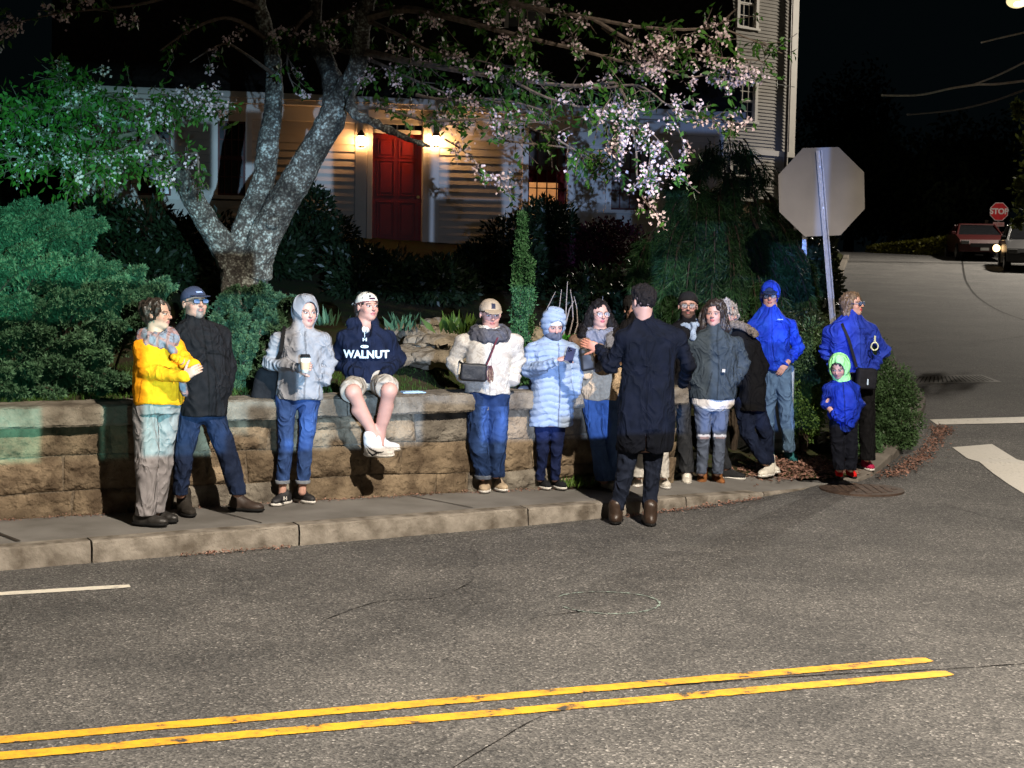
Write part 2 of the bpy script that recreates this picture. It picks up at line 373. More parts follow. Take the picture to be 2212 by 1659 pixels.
def pavement():
    xs = np.arange(-20, 3.05, .1); rows = 6; V = []; F_ = []
    for i, x in enumerate(xs):
        ky, kz = kerb_at(x); tx = .16 if x < 2.3 else .02
        fx, fy = x-.5*tx, ky+.86*tx; bx = x-.62 if x < 1.6 else x-.62*(1-(x-1.6)/1.6)
        by = wall_y(bx) if x < 2.15 else None
        if x >= 1.6:
            e = G(1560+(x-1.6)/1.45*240, 1042-(8 if x < 2.6 else 0), .05); t = min(1, (x-1.6)/.5); bb = Vector((bx, wall_y(min(bx, 2.1)))); bb = bb.lerp(Vector((e.x, e.y)), t); bx, by = bb.x, bb.y
        for j in range(rows):
            t = j/(rows-1); V.append((fx+(bx-fx)*t, fy+(by-fy)*t, kz+.004*math.sin(x*3+j)*(.3)+(.012*t if x < 1.6 else .03*t)))
    for i in range(len(xs)-1):
        for j in range(rows-1): a = i*rows+j; F_.append((a, a+rows, a+rows+1, a+1))
    o = link_mesh('pavement', V, F_, M_CONC, None, True); o['kind'] = 'structure'
    # joints as thin dark gaps of tar across the slab
    mb = MB()
    for x in (-5.9, -4.35, -3.28, -1.75, -.2, 1.3):
        ky, kz = kerb_at(x); a = Vector((x-.1, ky+.17, kz+.008)); bx = x-.66; b = Vector((bx, wall_y(bx)-.02, kz+.016))
        d = (b-a).normalized(); s = Vector((d.y, -d.x, 0))*(.007 if x != -3.28 else .018)
        mb.add([a-s, a+s, b+s, b-s], [(0, 1, 2, 3)])
    j = mb.build('pavement_joints', mat('joint_dirt', (.05, .042, .035), .95)); j['kind'] = 'structure'
pavement()
def kerb():
    cuts = [-20]+list(np.arange(-18, -4, 1.9))+[-2.89, -1.56, .15, 1.55, 2.35, 3.02]; mb = MB()
    for a, b in zip(cuts, cuts[1:]):
        n = max(2, int((b-a)/.12)); prev = None; xs = np.linspace(a+.006, b-.006, n)
        for i, x in enumerate(xs):
            ky, kz = kerb_at(x); w = .15
            jt = .006*math.sin(x*37)+.004*math.sin(x*91); top = kz+.002
            pr = [(x+.006*math.sin(x*53), ky-.012+jt, -.12), (x, ky-.004+jt*.6, top*.55), (x-.004, ky+jt*.4, top-.012), (x-.010, ky+.015, top), (x-.075, ky+.13, top+.003), (x-.075, ky+.13, -.12)]
            s = len(mb.v); mb.v += pr
            if prev is not None:
                for k in range(5): mb.f.append((prev+k, s+k, s+k+1, prev+k+1))
            if i == 0: mb.f.append((s, s+1, s+2, s+3, s+4, s+5))
            if i == n-1: mb.f.append((s+5, s+4, s+3, s+2, s+1, s))
            prev = s
    o = mb.build('kerb', M_GRAN); o['kind'] = 'structure'
kerb()
# corner kerb that bounds the planted bed and runs up the side street
CK = [(3.42, 14.98), (3.62, 15.25), (3.98, 15.95), (4.33, 16.9), (4.68, 17.85), (4.97, 18.75), (5.25, 19.5), (5.52, 20.4), (6.3, 25.5), (7.3, 32), (8.73, 41), (10.6, 49.5), (12.6, 58)]
def corner_kerb():
    mb = MB(); pr = None; n = 0
    pts = []
    for (a, b) in zip(CK, CK[1:]):
        m = max(2, int(math.dist(a, b)/.25))
        for i in range(m): t = i/m; pts.append(Vector((a[0]+(b[0]-a[0])*t, a[1]+(b[1]-a[1])*t)))
    for i, p in enumerate(pts[:-1]):
        d = (pts[i+1]-p).normalized(); nn = Vector((-d.y, d.x)); h = hill(p.y); t = .03+.08*min(1, i/8)
        q = [p, p+nn*.012, p+nn*.03, p+nn*.19]; z = [h-.1, h+t*.9, h+t, h+t+.006]
        s = len(mb.v); mb.v += [(a.x, a.y, b) for a, b in zip(q, z)]+[(q[3].x, q[3].y, h-.1)]
        if pr is not None:
            for k in range(4): mb.f.append((pr+k, s+k, s+k+1, pr+k+1))
        else: mb.f.append((s+4, s+3, s+2, s+1, s))
        pr = s
    o = mb.build('corner_kerb', mat('kerb_concrete', (.20, .18, .155), .85, .3, 5, .4, 60)); o['kind'] = 'structure'
corner_kerb()
def mk_marking(name, pts_quad, material, holes=None):
    return None
def paint_mat(name, c, wear, hole_scale=9, cut=.36):
    m = bpy.data.materials.new(name); m.use_nodes = True; n = m.node_tree.nodes; l = m.node_tree.links; b = n['Principled BSDF']
    tc = n.new('ShaderNodeTexCoord'); nz = n.new('ShaderNodeTexNoise'); nz.inputs['Scale'].default_value = hole_scale; nz.inputs['Detail'].default_value = 8; nz.inputs['Roughness'].default_value = .75
    l.new(tc.outputs['Object'], nz.inputs['Vector']); r = n.new('ShaderNodeValToRGB'); e = r.color_ramp.elements
    e[0].position = cut; e[0].color = (.05, .048, .045, 1); e[1].position = cut+.03; e[1].color = (*wear, 1); q = e.new(cut+.16); q.color = (*c, 1)
    l.new(nz.outputs['Fac'], r.inputs['Fac']); l.new(r.outputs[0], b.inputs['Base Color']); b.inputs['Roughness'].default_value = .6
    nb = n.new('ShaderNodeTexNoise'); nb.inputs['Scale'].default_value = 120; l.new(tc.outputs['Object'], nb.inputs['Vector'])
    bp = n.new('ShaderNodeBump'); bp.inputs['Strength'].default_value = .5; bp.inputs['Distance'].default_value = .004; l.new(nb.outputs['Fac'], bp.inputs['Height']); l.new(bp.outputs[0], b.inputs['Normal'])
    return m
def ribbon(name, a, b, w, material, zf=None, jit=.004, taper=0):
    a = Vector(a); b = Vector(b); L = (b-a).length; d = (b-a)/L; s = Vector((-d.y, d.x)); n = int(L/.06); V = []; F_ = []
    rnd = random.Random(name)
    for i in range(n+1):
        t = i/n; p = a+(b-a)*t; k = 1.0 if not taper else min(1, (n-i+1.6)/2.2)
        for sg in (-1, 1):
            q = p+s*(w/2*sg*k+rnd.uniform(-jit, jit)); V.append((q.x, q.y, (zf(q.x, q.y) if zf else 0)+.005))
    for i in range(n): F_.append((2*i, 2*i+2, 2*i+3, 2*i+1))
    o = link_mesh(name, V, F_, material); o['kind'] = 'structure'; return o
M_YEL = paint_mat('yellow_road_paint', (.68, .37, .022), (.48, .24, .03), 6, .40)
M_WHT = paint_mat('white_road_paint', (.68, .64, .55), (.46, .43, .37), 14, .33)
def ext(p, q, t): return (p[0]+(q[0]-p[0])*t, p[1]+(q[1]-p[1])*t)
y1a, y1b = G(0, 1600), G(2008, 1426); y2a, y2b = G(0, 1635), G(2052, 1455)
ribbon('yellow_line', ext(y1b, y1a, 3), y1b[:2], .105, M_YEL, taper=1); ribbon('yellow_line', ext(y2b, y2a, 3), y2b[:2], .105, M_YEL, taper=1)
wa, wb = G(0, 1284), G(281, 1267); ribbon('white_edge_line', ext(wb, wa, 12), wb[:2], .10, M_WHT, taper=1)
def poly_mark(name, pix, material, up=.006, sub=1):
    v = [GH(x, y, up) for x, y in pix]; bm = bmesh.new(); f = bm.faces.new([bm.verts.new(q) for q in v]); bmesh.ops.triangulate(bm, faces=[f])
    for _ in range(4): bmesh.ops.subdivide_edges(bm, edges=bm.edges[:], cuts=1, use_grid_fill=True)
    for q in bm.verts: q.co.z = zsheet(q.co.y)+up
    me = bpy.data.meshes.new(name); bm.to_mesh(me); me.materials.append(material); o = bpy.data.objects.new(name, me); COL.objects.link(o); o['kind'] = 'structure'; return o
poly_mark('stop_line', [(2008, 906), (2330, 897), (2330, 911), (2024, 917)], M_WHT)
M_WORN = paint_mat('worn_white_road_paint', (.50, .47, .41), (.33, .31, .27), 30, .30)
poly_mark('crossing_stripe', [(2057, 966), (2143, 959), (2300, 1050), (2300, 1110), (2212, 1066), (2130, 1010)], M_WORN)
# chalk ring, manhole, drain
def seam(name, pix, w, material):
    v = smooth_px([tuple(GH(x, y)[:2]) for x, y in pix]); V = []; F_ = []; rn = random.Random(len(pix))
    for i, p in enumerate(v):
        a, b = v[max(0, i-1)], v[min(len(v)-1, i+1)]; d = Vector((b[0]-a[0], b[1]-a[1])).normalized(); k = w*rn.uniform(.35, 1.2)
        for sg in (-1, 1): V.append((p[0]-d.y*sg*k+rn.uniform(-.3, .3)*w, p[1]+d.x*sg*k+rn.uniform(-.3, .3)*w, zsheet(p[1])+.0035))
    for i in range(len(v)-1): F_.append((2*i, 2*i+2, 2*i+3, 2*i+1))
    o = link_mesh(name, V, F_, material); o['kind'] = 'structure'
def smooth_px(p):
    out = []
    for i in range(len(p)-1):
        a, b, c, d = p[max(0, i-1)], p[i], p[i+1], p[min(len(p)-1, i+2)]; n = max(3, int(math.dist(b, c)/.05))
        for k in range(n): t = k/n; out.append(tuple(.5*((2*b[j])+(-a[j]+c[j])*t+(2*a[j]-5*b[j]+4*c[j]-d[j])*t*t+(-a[j]+3*b[j]-3*c[j]+d[j])*t**3) for j in (0, 1)))
    return out+[p[-1]]
M_CRK = mat('tar_filled_crack', (.014, .013, .012), .8)
seam('road_crack', [(1240, 1498), (1500, 1478), (1790, 1458), (2040, 1446), (2300, 1428)], .006, M_CRK); seam('road_crack', [(930, 1690), (1060, 1610), (1180, 1545), (1330, 1512)], .005, M_CRK)
seam('road_crack', [(2078, 560), (2082, 590), (2088, 610), (2110, 640), (2160, 672), (2240, 700)], .035, M_CRK); seam('road_crack', [(1960, 742), (2040, 735), (2120, 738), (2240, 722)], .012, M_CRK); seam('road_crack', [(700, 1340), (820, 1300), (940, 1292), (1010, 1262)], .005, M_CRK); seam('road_crack', [(1130, 1340), (1260, 1322), (1400, 1330)], .004, M_CRK)
def ring(c, rx, ry, w, material, name, n=70, gap=()):
    mb = MB()
    for i in range(n):
        if any(a <= i/n <= b for a, b in gap): continue
        for_ = []
        for t in (i/n, (i+1.02)/n):
            a = 2*math.pi*t; k = w*(.6+.4*math.sin(i*1.7)); x, y = math.cos(a), math.sin(a); wob = 1+.02*math.sin(a*3)
            for_ += [(c[0]+(rx*wob-k)*x, c[1]+(ry*wob-k)*y, .005), (c[0]+(rx*wob+k)*x, c[1]+(ry*wob+k)*y, .005)]
        mb.add(for_, [(0, 1, 3, 2)])
    o = mb.build(name, material); o['kind'] = 'structure'; return o
cc = G(1312, 1302); ring((cc.x, cc.y), .33, .31, .011, paint_mat('green_chalk', (.32, .42, .36), (.17, .21, .19), 22, .44), 'chalk_ring', gap=((.42, .56),))
mh = GH(1861, 1058)
def manhole():
    mb = MB(); n = 40; M = Matrix.Translation((mh.x, mh.y, zsheet(mh.y+.2)))
    mb.prism([(.40*math.cos(2*math.pi*i/n), .40*math.sin(2*math.pi*i/n)) for i in range(n)], -.05, .004, M)
    b = mb
    for i in range(-4, 5):
        for j in range(-4, 5):
            if i*i+j*j < 17: b.box((mh.x+i*.078-.025, mh.y+j*.078-.025, zsheet(mh.y+.2)+.0045), (mh.x+i*.078+.025, mh.y+j*.078+.025, zsheet(mh.y+.2)+.009))
    o = mb.build('manhole_cover', mat('rusty_iron', (.085, .055, .04), .7, .4, 12, .5, 60, metal=.3))
    tag(o, 'round rusty iron manhole cover in the asphalt near the corner', 'manhole cover')
manhole()
def drain():
    a, b, c, d = GH(1968, 830), GH(2165, 826), GH(2120, 810), GH(1985, 813); mb = MB()
    mb.add([v+Vector((0, 0, .005)) for v in (a, b, c, d)], [(0, 1, 2, 3)]); o = mb.build('storm_drain', mat('grate_frame', (.24, .23, .21), .7)); g = MB()
    for i in range(18):
        t = (i+.5)/19; p = a.lerp(b, t); q = d.lerp(c, t); s = (b-a)*.014; p, q = p.lerp(q, .12), q.lerp(p, .12); z = Vector((0, 0, .009))
        g.add([p+z, p+s+z, q+s+z, q+z], [(0, 1, 2, 3)])
    g.build('grate_slots', mat('slot_dark', (.012, .012, .012), .9), o)
    tag(o, 'grey slotted storm drain grate across the side street', 'drain')
drain()
# ---- retaining wall of rough stone blocks with long cap stones
def stone_mat(name, c, c2, sc=6):
    return mat(name, c, .9, .4, sc, 1.0, 22, color2=c2, detail=9, bdist=.03)
M_STONE = mat('retaining_wall_stone', (1.25, 1.2, 1.12), .92, .4, 5, 1.0, 17, color2=(.42, .38, .35), detail=10, bdist=.05, vcol=True); M_CAP = stone_mat('retaining_wall_cap', (.21, .185, .148), (.085, .070, .053), 5); M_MORT = stone_mat('mortar', (.17, .135, .095), (.09, .07, .05), 20)
def wallM(s, z, d=0): p = WL0+WD*s+WN*d; return Vector((p.x, p.y, z))
WTOP = .84; WLEN = (WL1-WL0).length
V3_ = lambda a: np.array(a, float)
def retaining_wall():
    root = empty('retaining_wall', wallM(WLEN-6, .15)); tag(root, 'low brown stone retaining wall with thick cap stones behind the pavement', 'wall')
    rnd = random.Random(5); inv = Matrix.Translation(-root.location)
    S0, S1 = WLEN-13.0, WLEN
    # core with mortar
    mb = MB(); pts = [wallM(S0, -.1, .040), wallM(S1-.02, -.1, .040), wallM(S1-.02, -.1, .3), wallM(S0, -.1, .3)]
    vs = [inv @ p for p in pts]+[inv @ Vector((p.x, p.y, WTOP)) for p in pts]
    mb.add(vs, [(0, 3, 2, 1), (4, 5, 6, 7), (0, 1, 5, 4), (1, 2, 6, 5), (2, 3, 7, 6), (3, 0, 4, 7)]); mb.build('mortar', M_MORT, root)
    # face stones: each a subdivided slab with a rough face
    V = []; F_ = []; SC = []
    def zl(r, ss): return (.08, .335, .60, .842)[r]+(.045*mnoise.noise(Vector((ss*.55, r*7., 0)))+.012*mnoise.noise(Vector((ss*3, r*5., 2))) if r in (1, 2) else 0)
    for r in range(3):
        s = S0-rnd.random()*.5
        while s < S1-.05:
            L = rnd.choice((.3, .5, .7, .9, 1.2))*rnd.uniform(.8, 1.25); e = min(s+L, S1); split = rnd.random() < .2 and L > .3
            for (v0, v1) in (((0, .5+rnd.uniform(-.1, .1)),) if split else ((0, 1),)) + (((.55, 1),) if split else ()):
                n = max(4, int((e-s)/.03)); m = 9 if not split else 5; g = .004+rnd.random()*.007; bulge = rnd.uniform(.008, .042); tx, tz = rnd.uniform(-.03, .03), rnd.uniform(-.03, .03); base = len(V); sk0, sk1 = rnd.uniform(-.035, .035), rnd.uniform(-.035, .035)
                tone = V3_((.185, .148, .105))*rnd.uniform(.78, 1.15) if rnd.random() > .2 else V3_((.165, .155, .135))*rnd.uniform(.8, 1.1)
                for i in range(n+1):
                    for j in range(m+1):
                        u, v = i/n, j/m; ed = min(1, min(u, 1-u)*n/2.2)*min(1, min(v, 1-v)*m/2.2)
                        sk = sk0*(1-u)+sk1*u; ss = s+g+(e-s-2*g)*u+sk*(v-.5); za, zb = zl(r, ss)+g*.8, zl(r+1, ss)-g*.8; zz = za+(zb-za)*(v0+(v1-v0)*v)
                        nn = mnoise.noise(Vector((ss*7, zz*9, r*3)))*.018+mnoise.noise(Vector((ss*19, zz*22, 5)))*.009+mnoise.noise(Vector((ss*45, zz*50, 8)))*.004
                        V.append(inv @ wallM(ss, zz, .030-(bulge*ed**.4+(tx*(u-.5)+tz*(v-.5))*ed+nn*(.4+.6*ed)))); SC.append(tone)
                for i in range(n):
                    for j in range(m): a = base+i*(m+1)+j; F_.append((a, a+m+1, a+m+2, a+1))
            s = e
    link_mesh('stonework', V, F_, M_STONE, root, True, np.array(SC))
    V = []; F_ = []; s = S0
    while s < S1:
        L = rnd.uniform(1.3, 2.3); e = min(s+L, S1+.04); n = int((e-s)/.06); prof = [(.02, WTOP), (-.085, WTOP+.004), (-.10, WTOP+.02), (-.098, WTOP+.10), (-.085, WTOP+.15), (-.05, WTOP+.163), (.12, WTOP+.165), (.32, WTOP+.165), (.32, WTOP)]
        base = len(V); k = len(prof); zo = rnd.uniform(-.006, .006)
        for i in range(n+1):
            ss = s+.005+(e-s-.01)*i/n
            for d, z in prof: V.append(inv @ wallM(ss, z+zo+.008*mnoise.noise(Vector((ss*8, z*20, d*9))), d+.010*mnoise.noise(Vector((ss*6, z*12, 3)))))
        for i in range(n):
            for j in range(k): a = base+i*k+j; b_ = base+i*k+(j+1) % k; F_.append((a, b_, b_+k, a+k))
        F_.append(tuple(base+j for j in range(k-1, -1, -1))); F_.append(tuple(base+n*k+j for j in range(k))); s = e
    link_mesh('cap_stones', V, F_, M_CAP, root, False)
retaining_wall()
# ---- planted ground behind the wall and in the corner bed
BED = [(2.05, 14.62), (2.2, 14.45), (2.55, 14.85), (3.0, 15.0), (3.3, 15.05), (3.45, 15.2)]
BND = [wallM(-4, 0, .3)[:2], wallM(WLEN, 0, .3)[:2]]+BED+[(a-.17, b+.06) for a, b in CK[2:]]
def seg_d(p, a, b):
    a = Vector(a); b = Vector(b); t = max(0, min(1, (p-a).dot(b-a)/(b-a).length_squared)); q = a+(b-a)*t; return (p-q).length, q
def terr(x, y):
    p = Vector((x, y)); dw = (p-WL0).dot(WN)
    ds = min(seg_d(p, BND[i], BND[i+1])[0] for i in range(2, len(BND)-1))
    z1 = .97+.02*min(dw, 3)+.13*max(0, dw-3.2); side = max(0.0, ds-1.5)
    z2 = hill(y)+.03+side*.45+.05*min(1, ds*3)
    z = min(z1, z2)
    return min(z, 2.5 if y < 33 else 2.5+.12*(y-33)*(1 if x < 8 else 1))+.03*mnoise.noise(Vector((x*1.3, y*1.3, 0)))*min(1, ds)
M_SOIL = mat('lawn_and_soil', (.035, .050, .014), .95, .5, 5, .8, 30, color2=(.045, .032, .020), detail=8, bdist=.03)
def terrain():
    poly = BND+[(12.6, 70), (-45, 70), (-45, -12)]
    def inside(x, y):
        c = False; j = len(poly)-1
        for i in range(len(poly)):
            xi, yi = poly[i]; xj, yj = poly[j]
            if (yi > y) != (yj > y) and x < (xj-xi)*(y-yi)/(yj-yi)+xi: c = not c
            j = i
        return c
    xs = np.concatenate([np.arange(-30, -6, 1.0), np.arange(-6, 6.2, .16), np.arange(6.2, 14, .4)]); ys = np.concatenate([np.arange(0, 9, 1), np.arange(9, 21, .16), np.arange(21, 36, .5), np.arange(36, 71, 2.0)])
    nx, ny = len(xs), len(ys); V = []; ok = np.zeros((nx, ny), bool)
    for i, x in enumerate(xs):
        cx = (xs[min(i+1, nx-1)]-xs[max(i-1, 0)])*.36
        for j, y in enumerate(ys):
            cy = (ys[min(j+1, ny-1)]-ys[max(j-1, 0)])*.36
            p = Vector((x, y)); q = p
            if inside(x, y): ok[i, j] = True
            else:
                d, q_ = min((seg_d(p, BND[k], BND[k+1]) for k in range(len(BND)-1)), key=lambda t: t[0])
                if d < max(cx, cy)*1.5: ok[i, j] = True; q = q_
            V.append((q.x, q.y, terr(q.x, q.y) if ok[i, j] else 0))
    F_ = []
    for i in range(nx-1):
        for j in range(ny-1):
            if ok[i, j] and ok[i+1, j] and ok[i, j+1] and ok[i+1, j+1]:
                a = i*ny+j; F_.append((a, a+ny, a+ny+1, a+1))
    used = sorted({k for f in F_ for k in f}); mp = {k: i for i, k in enumerate(used)}
    o = link_mesh('garden_ground', [V[k] for k in used], [tuple(mp[k] for k in f) for f in F_], M_SOIL, None, True); o['kind'] = 'structure'
terrain()
# ------------------------------------------------------------------ houses
class Plane:                                    # a vertical wall plane seen in the photograph; maps pixels to (s, z) on it
    def __init__(s, px, Z, m):
        p = P(px, 560, Z); s.o = Vector((p.x, p.y, 0)); t = math.atan(m); s.e = Vector((math.cos(t), math.sin(t), 0)); s.n = Vector((math.sin(t), -math.cos(t), 0))
        s.M = Matrix((s.e, -s.n, Vector((0, 0, 1)))).transposed().to_4x4(); s.M.translation = s.o      # local x along, y into the house, z up
    def at(s, x, y):
        d = ray(x, y); c = Vector((0, 0, CAMZ)); t = (s.o-c).dot(s.n)/d.dot(s.n); p = c+d*t; return (p-s.o).dot(s.e), p.z
    def rect(s, x0, y0, x1, y1):
        a = s.at(x0, (y0+y1)/2)[0]; b = s.at(x1, (y0+y1)/2)[0]; return a, s.at((x0+x1)/2, y1)[1], b, s.at((x0+x1)/2, y0)[1]
M_SIDE = mat('white_clapboard_paint', (.62, .575, .51), .65, .12, 2.5, .15, 40, bdist=.004)
M_TRIM = mat('white_trim_paint', (.66, .62, .55), .55, .1, 3)
M_DOOR = mat('red_door_paint', (.24, .010, .007), .42, .15, 3)
M_ROOF = mat('dark_roof_shingle', (.030, .027, .025), .9, .4, 14, .8, 12, bdist=.03)
M_GLASSD = mat('dark_window_glass', (.02, .022, .026), .12, .1)
M_BRASS = mat('black_lantern_metal', (.03, .025, .02), .45, metal=.6)
M_CURT = mat('pale_curtain', (.26, .22, .19), .9, .3, 9)
M_BRICK = stone_mat('foundation_stone', (.24, .17, .10), (.12, .08, .05), 9)
def clapboard(pl, s0, s1, z0, z1, ex, material, holes, name, parent, inv):
    V = []; F_ = []; z = z0
    def strip(a, b, z, zt):
        if b-a < .02: return
        n = len(V); V.extend([(a, -.032, z), (b, -.032, z), (b, -.004, zt), (a, -.004, zt), (a, .002, z), (b, .002, z)])
        F_.extend([(n, n+1, n+2, n+3), (n+4, n+5, n+1, n)])
    while z < z1:
        zt = min(z+ex, z1); cuts = [(s0, s1)]
        for (a, b0, c, d) in holes:
            if b0 < (z+zt)/2 < d:
                new = []
                for (p, q) in cuts:
                    if c <= p or a >= q: new.append((p, q))
                    else:
                        if a > p: new.append((p, a))
                        if c < q: new.append((c, q))
                cuts = new
        for (p, q) in cuts: strip(p, q, z, zt)
        z = zt
    return link_mesh(name, [inv @ (pl.M @ Vector(v)) for v in V], F_, material, parent)
def window(pl, r, parent, inv, cols=4, rows=3, lit=False, casing=.11, glass=None, rail=True, mun=None):
    a, b, c, d = r; T = inv @ pl.M; mb = MB()
    mb.box((a-casing, -.055, b-.02), (a, .06, d+casing), T); mb.box((c, -.055, b-.02), (c+casing, .06, d+casing), T)
    mb.box((a, -.055, d), (c, .06, d+casing), T); mb.box((a-casing-.04, -.10, b-.085), (c+casing+.04, .06, b-.02), T)
    w = mb.build('window', M_TRIM, parent)
    mid = (b+d)/2; s = MB(); fr = mun or M_TRIM
    for (z0, z1, y) in ((b-.02, mid, .03), (mid, d, .01)):
        s.box((a, y-.02, z0), (a+.035, y+.02, z1), T); s.box((c-.035, y-.02, z0), (c, y+.02, z1), T)
        s.box((a+.035, y-.02, z0), (c-.035, y+.02, z0+.04), T); s.box((a+.035, y-.02, z1-.035), (c-.035, y+.02, z1), T)
        for i in range(1, cols): x = a+(c-a)*i/cols; s.box((x-.010, y-.012, z0+.04), (x+.010, y+.012, z1-.035), T)
        for j in range(1, rows): z = z0+(z1-z0)*j/rows; s.box((a+.035, y-.010, z-.010), (c-.035, y+.010, z+.010), T)
    s.build('sash', fr, w)
    g = MB(); g.box((a+.01, .05, b), (c-.01, .056, d), T)
    if not lit: g.build('pane', glass or M_GLASSD, w)
    return w, T
def main_house():
    pl = Plane(857, 28.4, .24); root = empty('clapboard_house', (pl.o.x, pl.o.y, 2.4)); inv = Matrix.Translation(-root.location); T = inv @ pl.M
    tag(root, 'white clapboard house with a red front door between two lit lanterns', 'house')
    sl = pl.at(159, 400)[0]; sr = pl.at(1561, 300)[0]; ze = pl.at(857, 236)[1]; zb = 2.3
    Z = [pl.rect(1140, 286, 1225, 452), pl.rect(1320, 286, 1404, 452), pl.rect(470, 262, 530, 420), pl.rect(297, 258, 369, 420)]
    Z[0] = (Z[0][0], Z[1][1], Z[0][2], Z[1][3])
    door = pl.rect(803, 289, 911, 537); da, db, dc, dd = door; jl = pl.at(766, 400)[0]; jr = pl.at(947, 400)[0]; tt = pl.at(857, 258)[1]
    holes = [(w[0]-.11, w[1]-.085, w[2]+.11, w[3]+.11) for w in Z]+[(jl, 0, jr, ze)]
    clapboard(pl, sl, sr, zb, ze-.28, .134, M_SIDE, holes, 'siding', root, inv)
    b = MB(); b.box((sl, .06, 1.6), (da-.02, .3, ze+.05), T); b.box((dc+.02, .06, 1.6), (Z[0][0], .3, ze+.05), T); b.box((Z[0][2], .06, 1.6), (sr, .3, ze+.05), T); b.box((Z[0][0], .06, 1.6), (Z[0][2], .3, Z[0][1]), T); b.box((Z[0][0], .06, Z[0][3]), (Z[0][2], .3, ze+.05), T); b.box((da-.02, .06, tt+.05), (dc+.02, .3, ze+.05), T)
    b.box((sl, .3, 1.6), (sl+.2, 8, ze+.05), T); b.box((sr-.2, .3, 1.6), (sr, 8, ze+.05), T); b.box((sl, 7.8, 1.6), (sr, 8, ze+.05), T); b.build('wall', M_SIDE, root)
    # cornice and corner boards
    t = MB(); t.box((sl-.1, -.05, ze-.28), (sr+.1, .06, ze-.02), T); t.box((sl-.3, -.28, ze-.02), (sr+.3, .06, ze+.06), T); t.box((sl-.32, -.36, ze+.06), (sr+.32, .06, ze+.17), T); t.build('cornice', M_TRIM, root, bevel=.008)
    for x in (sl, sr-.18): t = MB(); t.box((x, -.05, zb), (x+.18, .0, ze-.285), T); t.build('corner_board', M_TRIM, root)
    # gambrel roof: steep lower slope with a curved foot
    prof = [(-.36, ze+.172), (-.20, ze+.30), (-.05, ze+.75), (.22, ze+1.7), (.55, ze+2.75), (4.0, ze+4.3), (4.0, ze+.172)]
    V = []; x0, x1 = sl-.35, sr+.3
    for x in (x0, x1): V += [T @ Vector((x, y, z)) for y, z in prof]
    n = len(prof); Fc = [tuple(range(n)), tuple(range(2*n-1, n-1, -1))]+[(i, n+i, n+(i+1) % n, (i+1) % n) for i in range(n)]
    link_mesh('roof', V, Fc, M_ROOF, root)
    # dormer
    dm = pl.rect(1085, 20, 1185, 140); dr = MB(); a, z0, c, z1 = dm; y0 = .25
    dr.box((a, y0, z0-.3), (c, y0+2.2, z1+.2), T); dor = dr.build('dormer', M_SIDE, root)
    q = MB(); q.box((a-.15, y0-.15, z1+.2), (c+.15, y0+2.2, z1+.32), T); q.build('dormer_roof', M_ROOF, dor)
    wq = MB(); wq.box((a+.16, y0-.05, z0), (c-.16, y0, z1), T); wq.build('dormer_window', M_GLASSD, dor)
    wq = MB(); wq.box((a+.08, y0-.06, z0-.06), (a+.16, y0, z1+.06), T); wq.box((c-.16, y0-.06, z0-.06), (c-.08, y0, z1+.06), T); wq.box(((a+c)/2-.02, y0-.07, z0), ((a+c)/2+.02, y0-.05, z1), T); wq.build('dormer_frame', M_TRIM, dor)
    # windows
    M_MUN = mat('dark_red_sash', (.10, .018, .012), .6)
    for i, r in enumerate(Z):
        w, _ = window(pl, r, root, inv, 4 if i != 3 else 3, 2, lit=(i == 0), mun=M_MUN, glass=(M_CURT if i == 1 else None))
        if i == 0:
            a, z0, c, z1 = r; rm = MB()      # the lit room behind: back wall, lamp glow
            rm.box((a-.6, 2.3, z0-.6), (c+1.4, 2.4, z1+.6), T); rm.box((a-.6, .31, z0-.6), (a-.5, 2.3, z1+.6), T); rm.box((c+1.3, .31, z0-.6), (c+1.4, 2.3, z1+.6), T)
            rm.box((a-.6, .31, z0-.7), (c+1.4, 2.4, z0-.6), T); rm.box((a-.6, .31, z1+.6), (c+1.4, 2.4, z1+.7), T)
            rm.build('room', mat('room_wall', (.62, .42, .26), .8, .25, 1.5), w)
            cu = MB(); cx = pl.at(1208, 420)[0]; cz = pl.at(1180, 394)[1]; mid = (z0+z1)/2
            for k in range(8): cu.box((cx+(c-cx)*k/8, .10+.015*(k % 2), z0), (cx+(c-cx)*(k+1)/8, .12+.015*(k % 2), mid), T)
            cu.box((a, .09, cz), (c, .10, mid), T); cu.build('red_curtain', mat('red_curtain', (.13, .012, .010), .9), w)
            bl = MB(); bl.box((a, .075, mid), (c, .08, z1), T); bl.build('blind', mat('grey_blind', (.20, .17, .15), .9, .3, 6), w)
            fl = MB(); fr_ = pl.rect(1183, 424, 1205, 452); fl.box((fr_[0], .7, fr_[1]-.2), (fr_[2], .72, fr_[3]), T); fl.build('picture_frame', mat('picture_dark', (.05, .025, .015), .5), w)
            p = pl.M @ Vector(((a+c)/2-.1, 1.5, z1+.3)); lamp('room_light', 'POINT', p, 110, (1, .70, .42), .12)
    # door surround, door, transom, lanterns, steps
    s = MB(); s.box((jl, -.05, 2.35), (da-.10, .06, ze-.28), T); s.box((da-.10, -.085, 2.35), (da, .10, tt), T); s.box((dc+.10, -.05, 2.35), (jr, .06, ze-.28), T); s.box((dc, -.085, 2.35), (dc+.10, .10, tt), T)
    s.box((da-.10, -.10, tt), (dc+.10, .08, tt+.16), T); s.box((da, -.06, dd), (dc, .10, dd+.07), T); s.box((da-.10, -.05, tt+.16), (dc+.10, .055, ze-.28), T); s.build('door_surround', M_TRIM, root, bevel=.006)
    d = MB(); d.box((da, .04, db), (dc, .09, dd), T); D = d.build('door', M_DOOR, root); w = dc-da
    pn = MB(); 
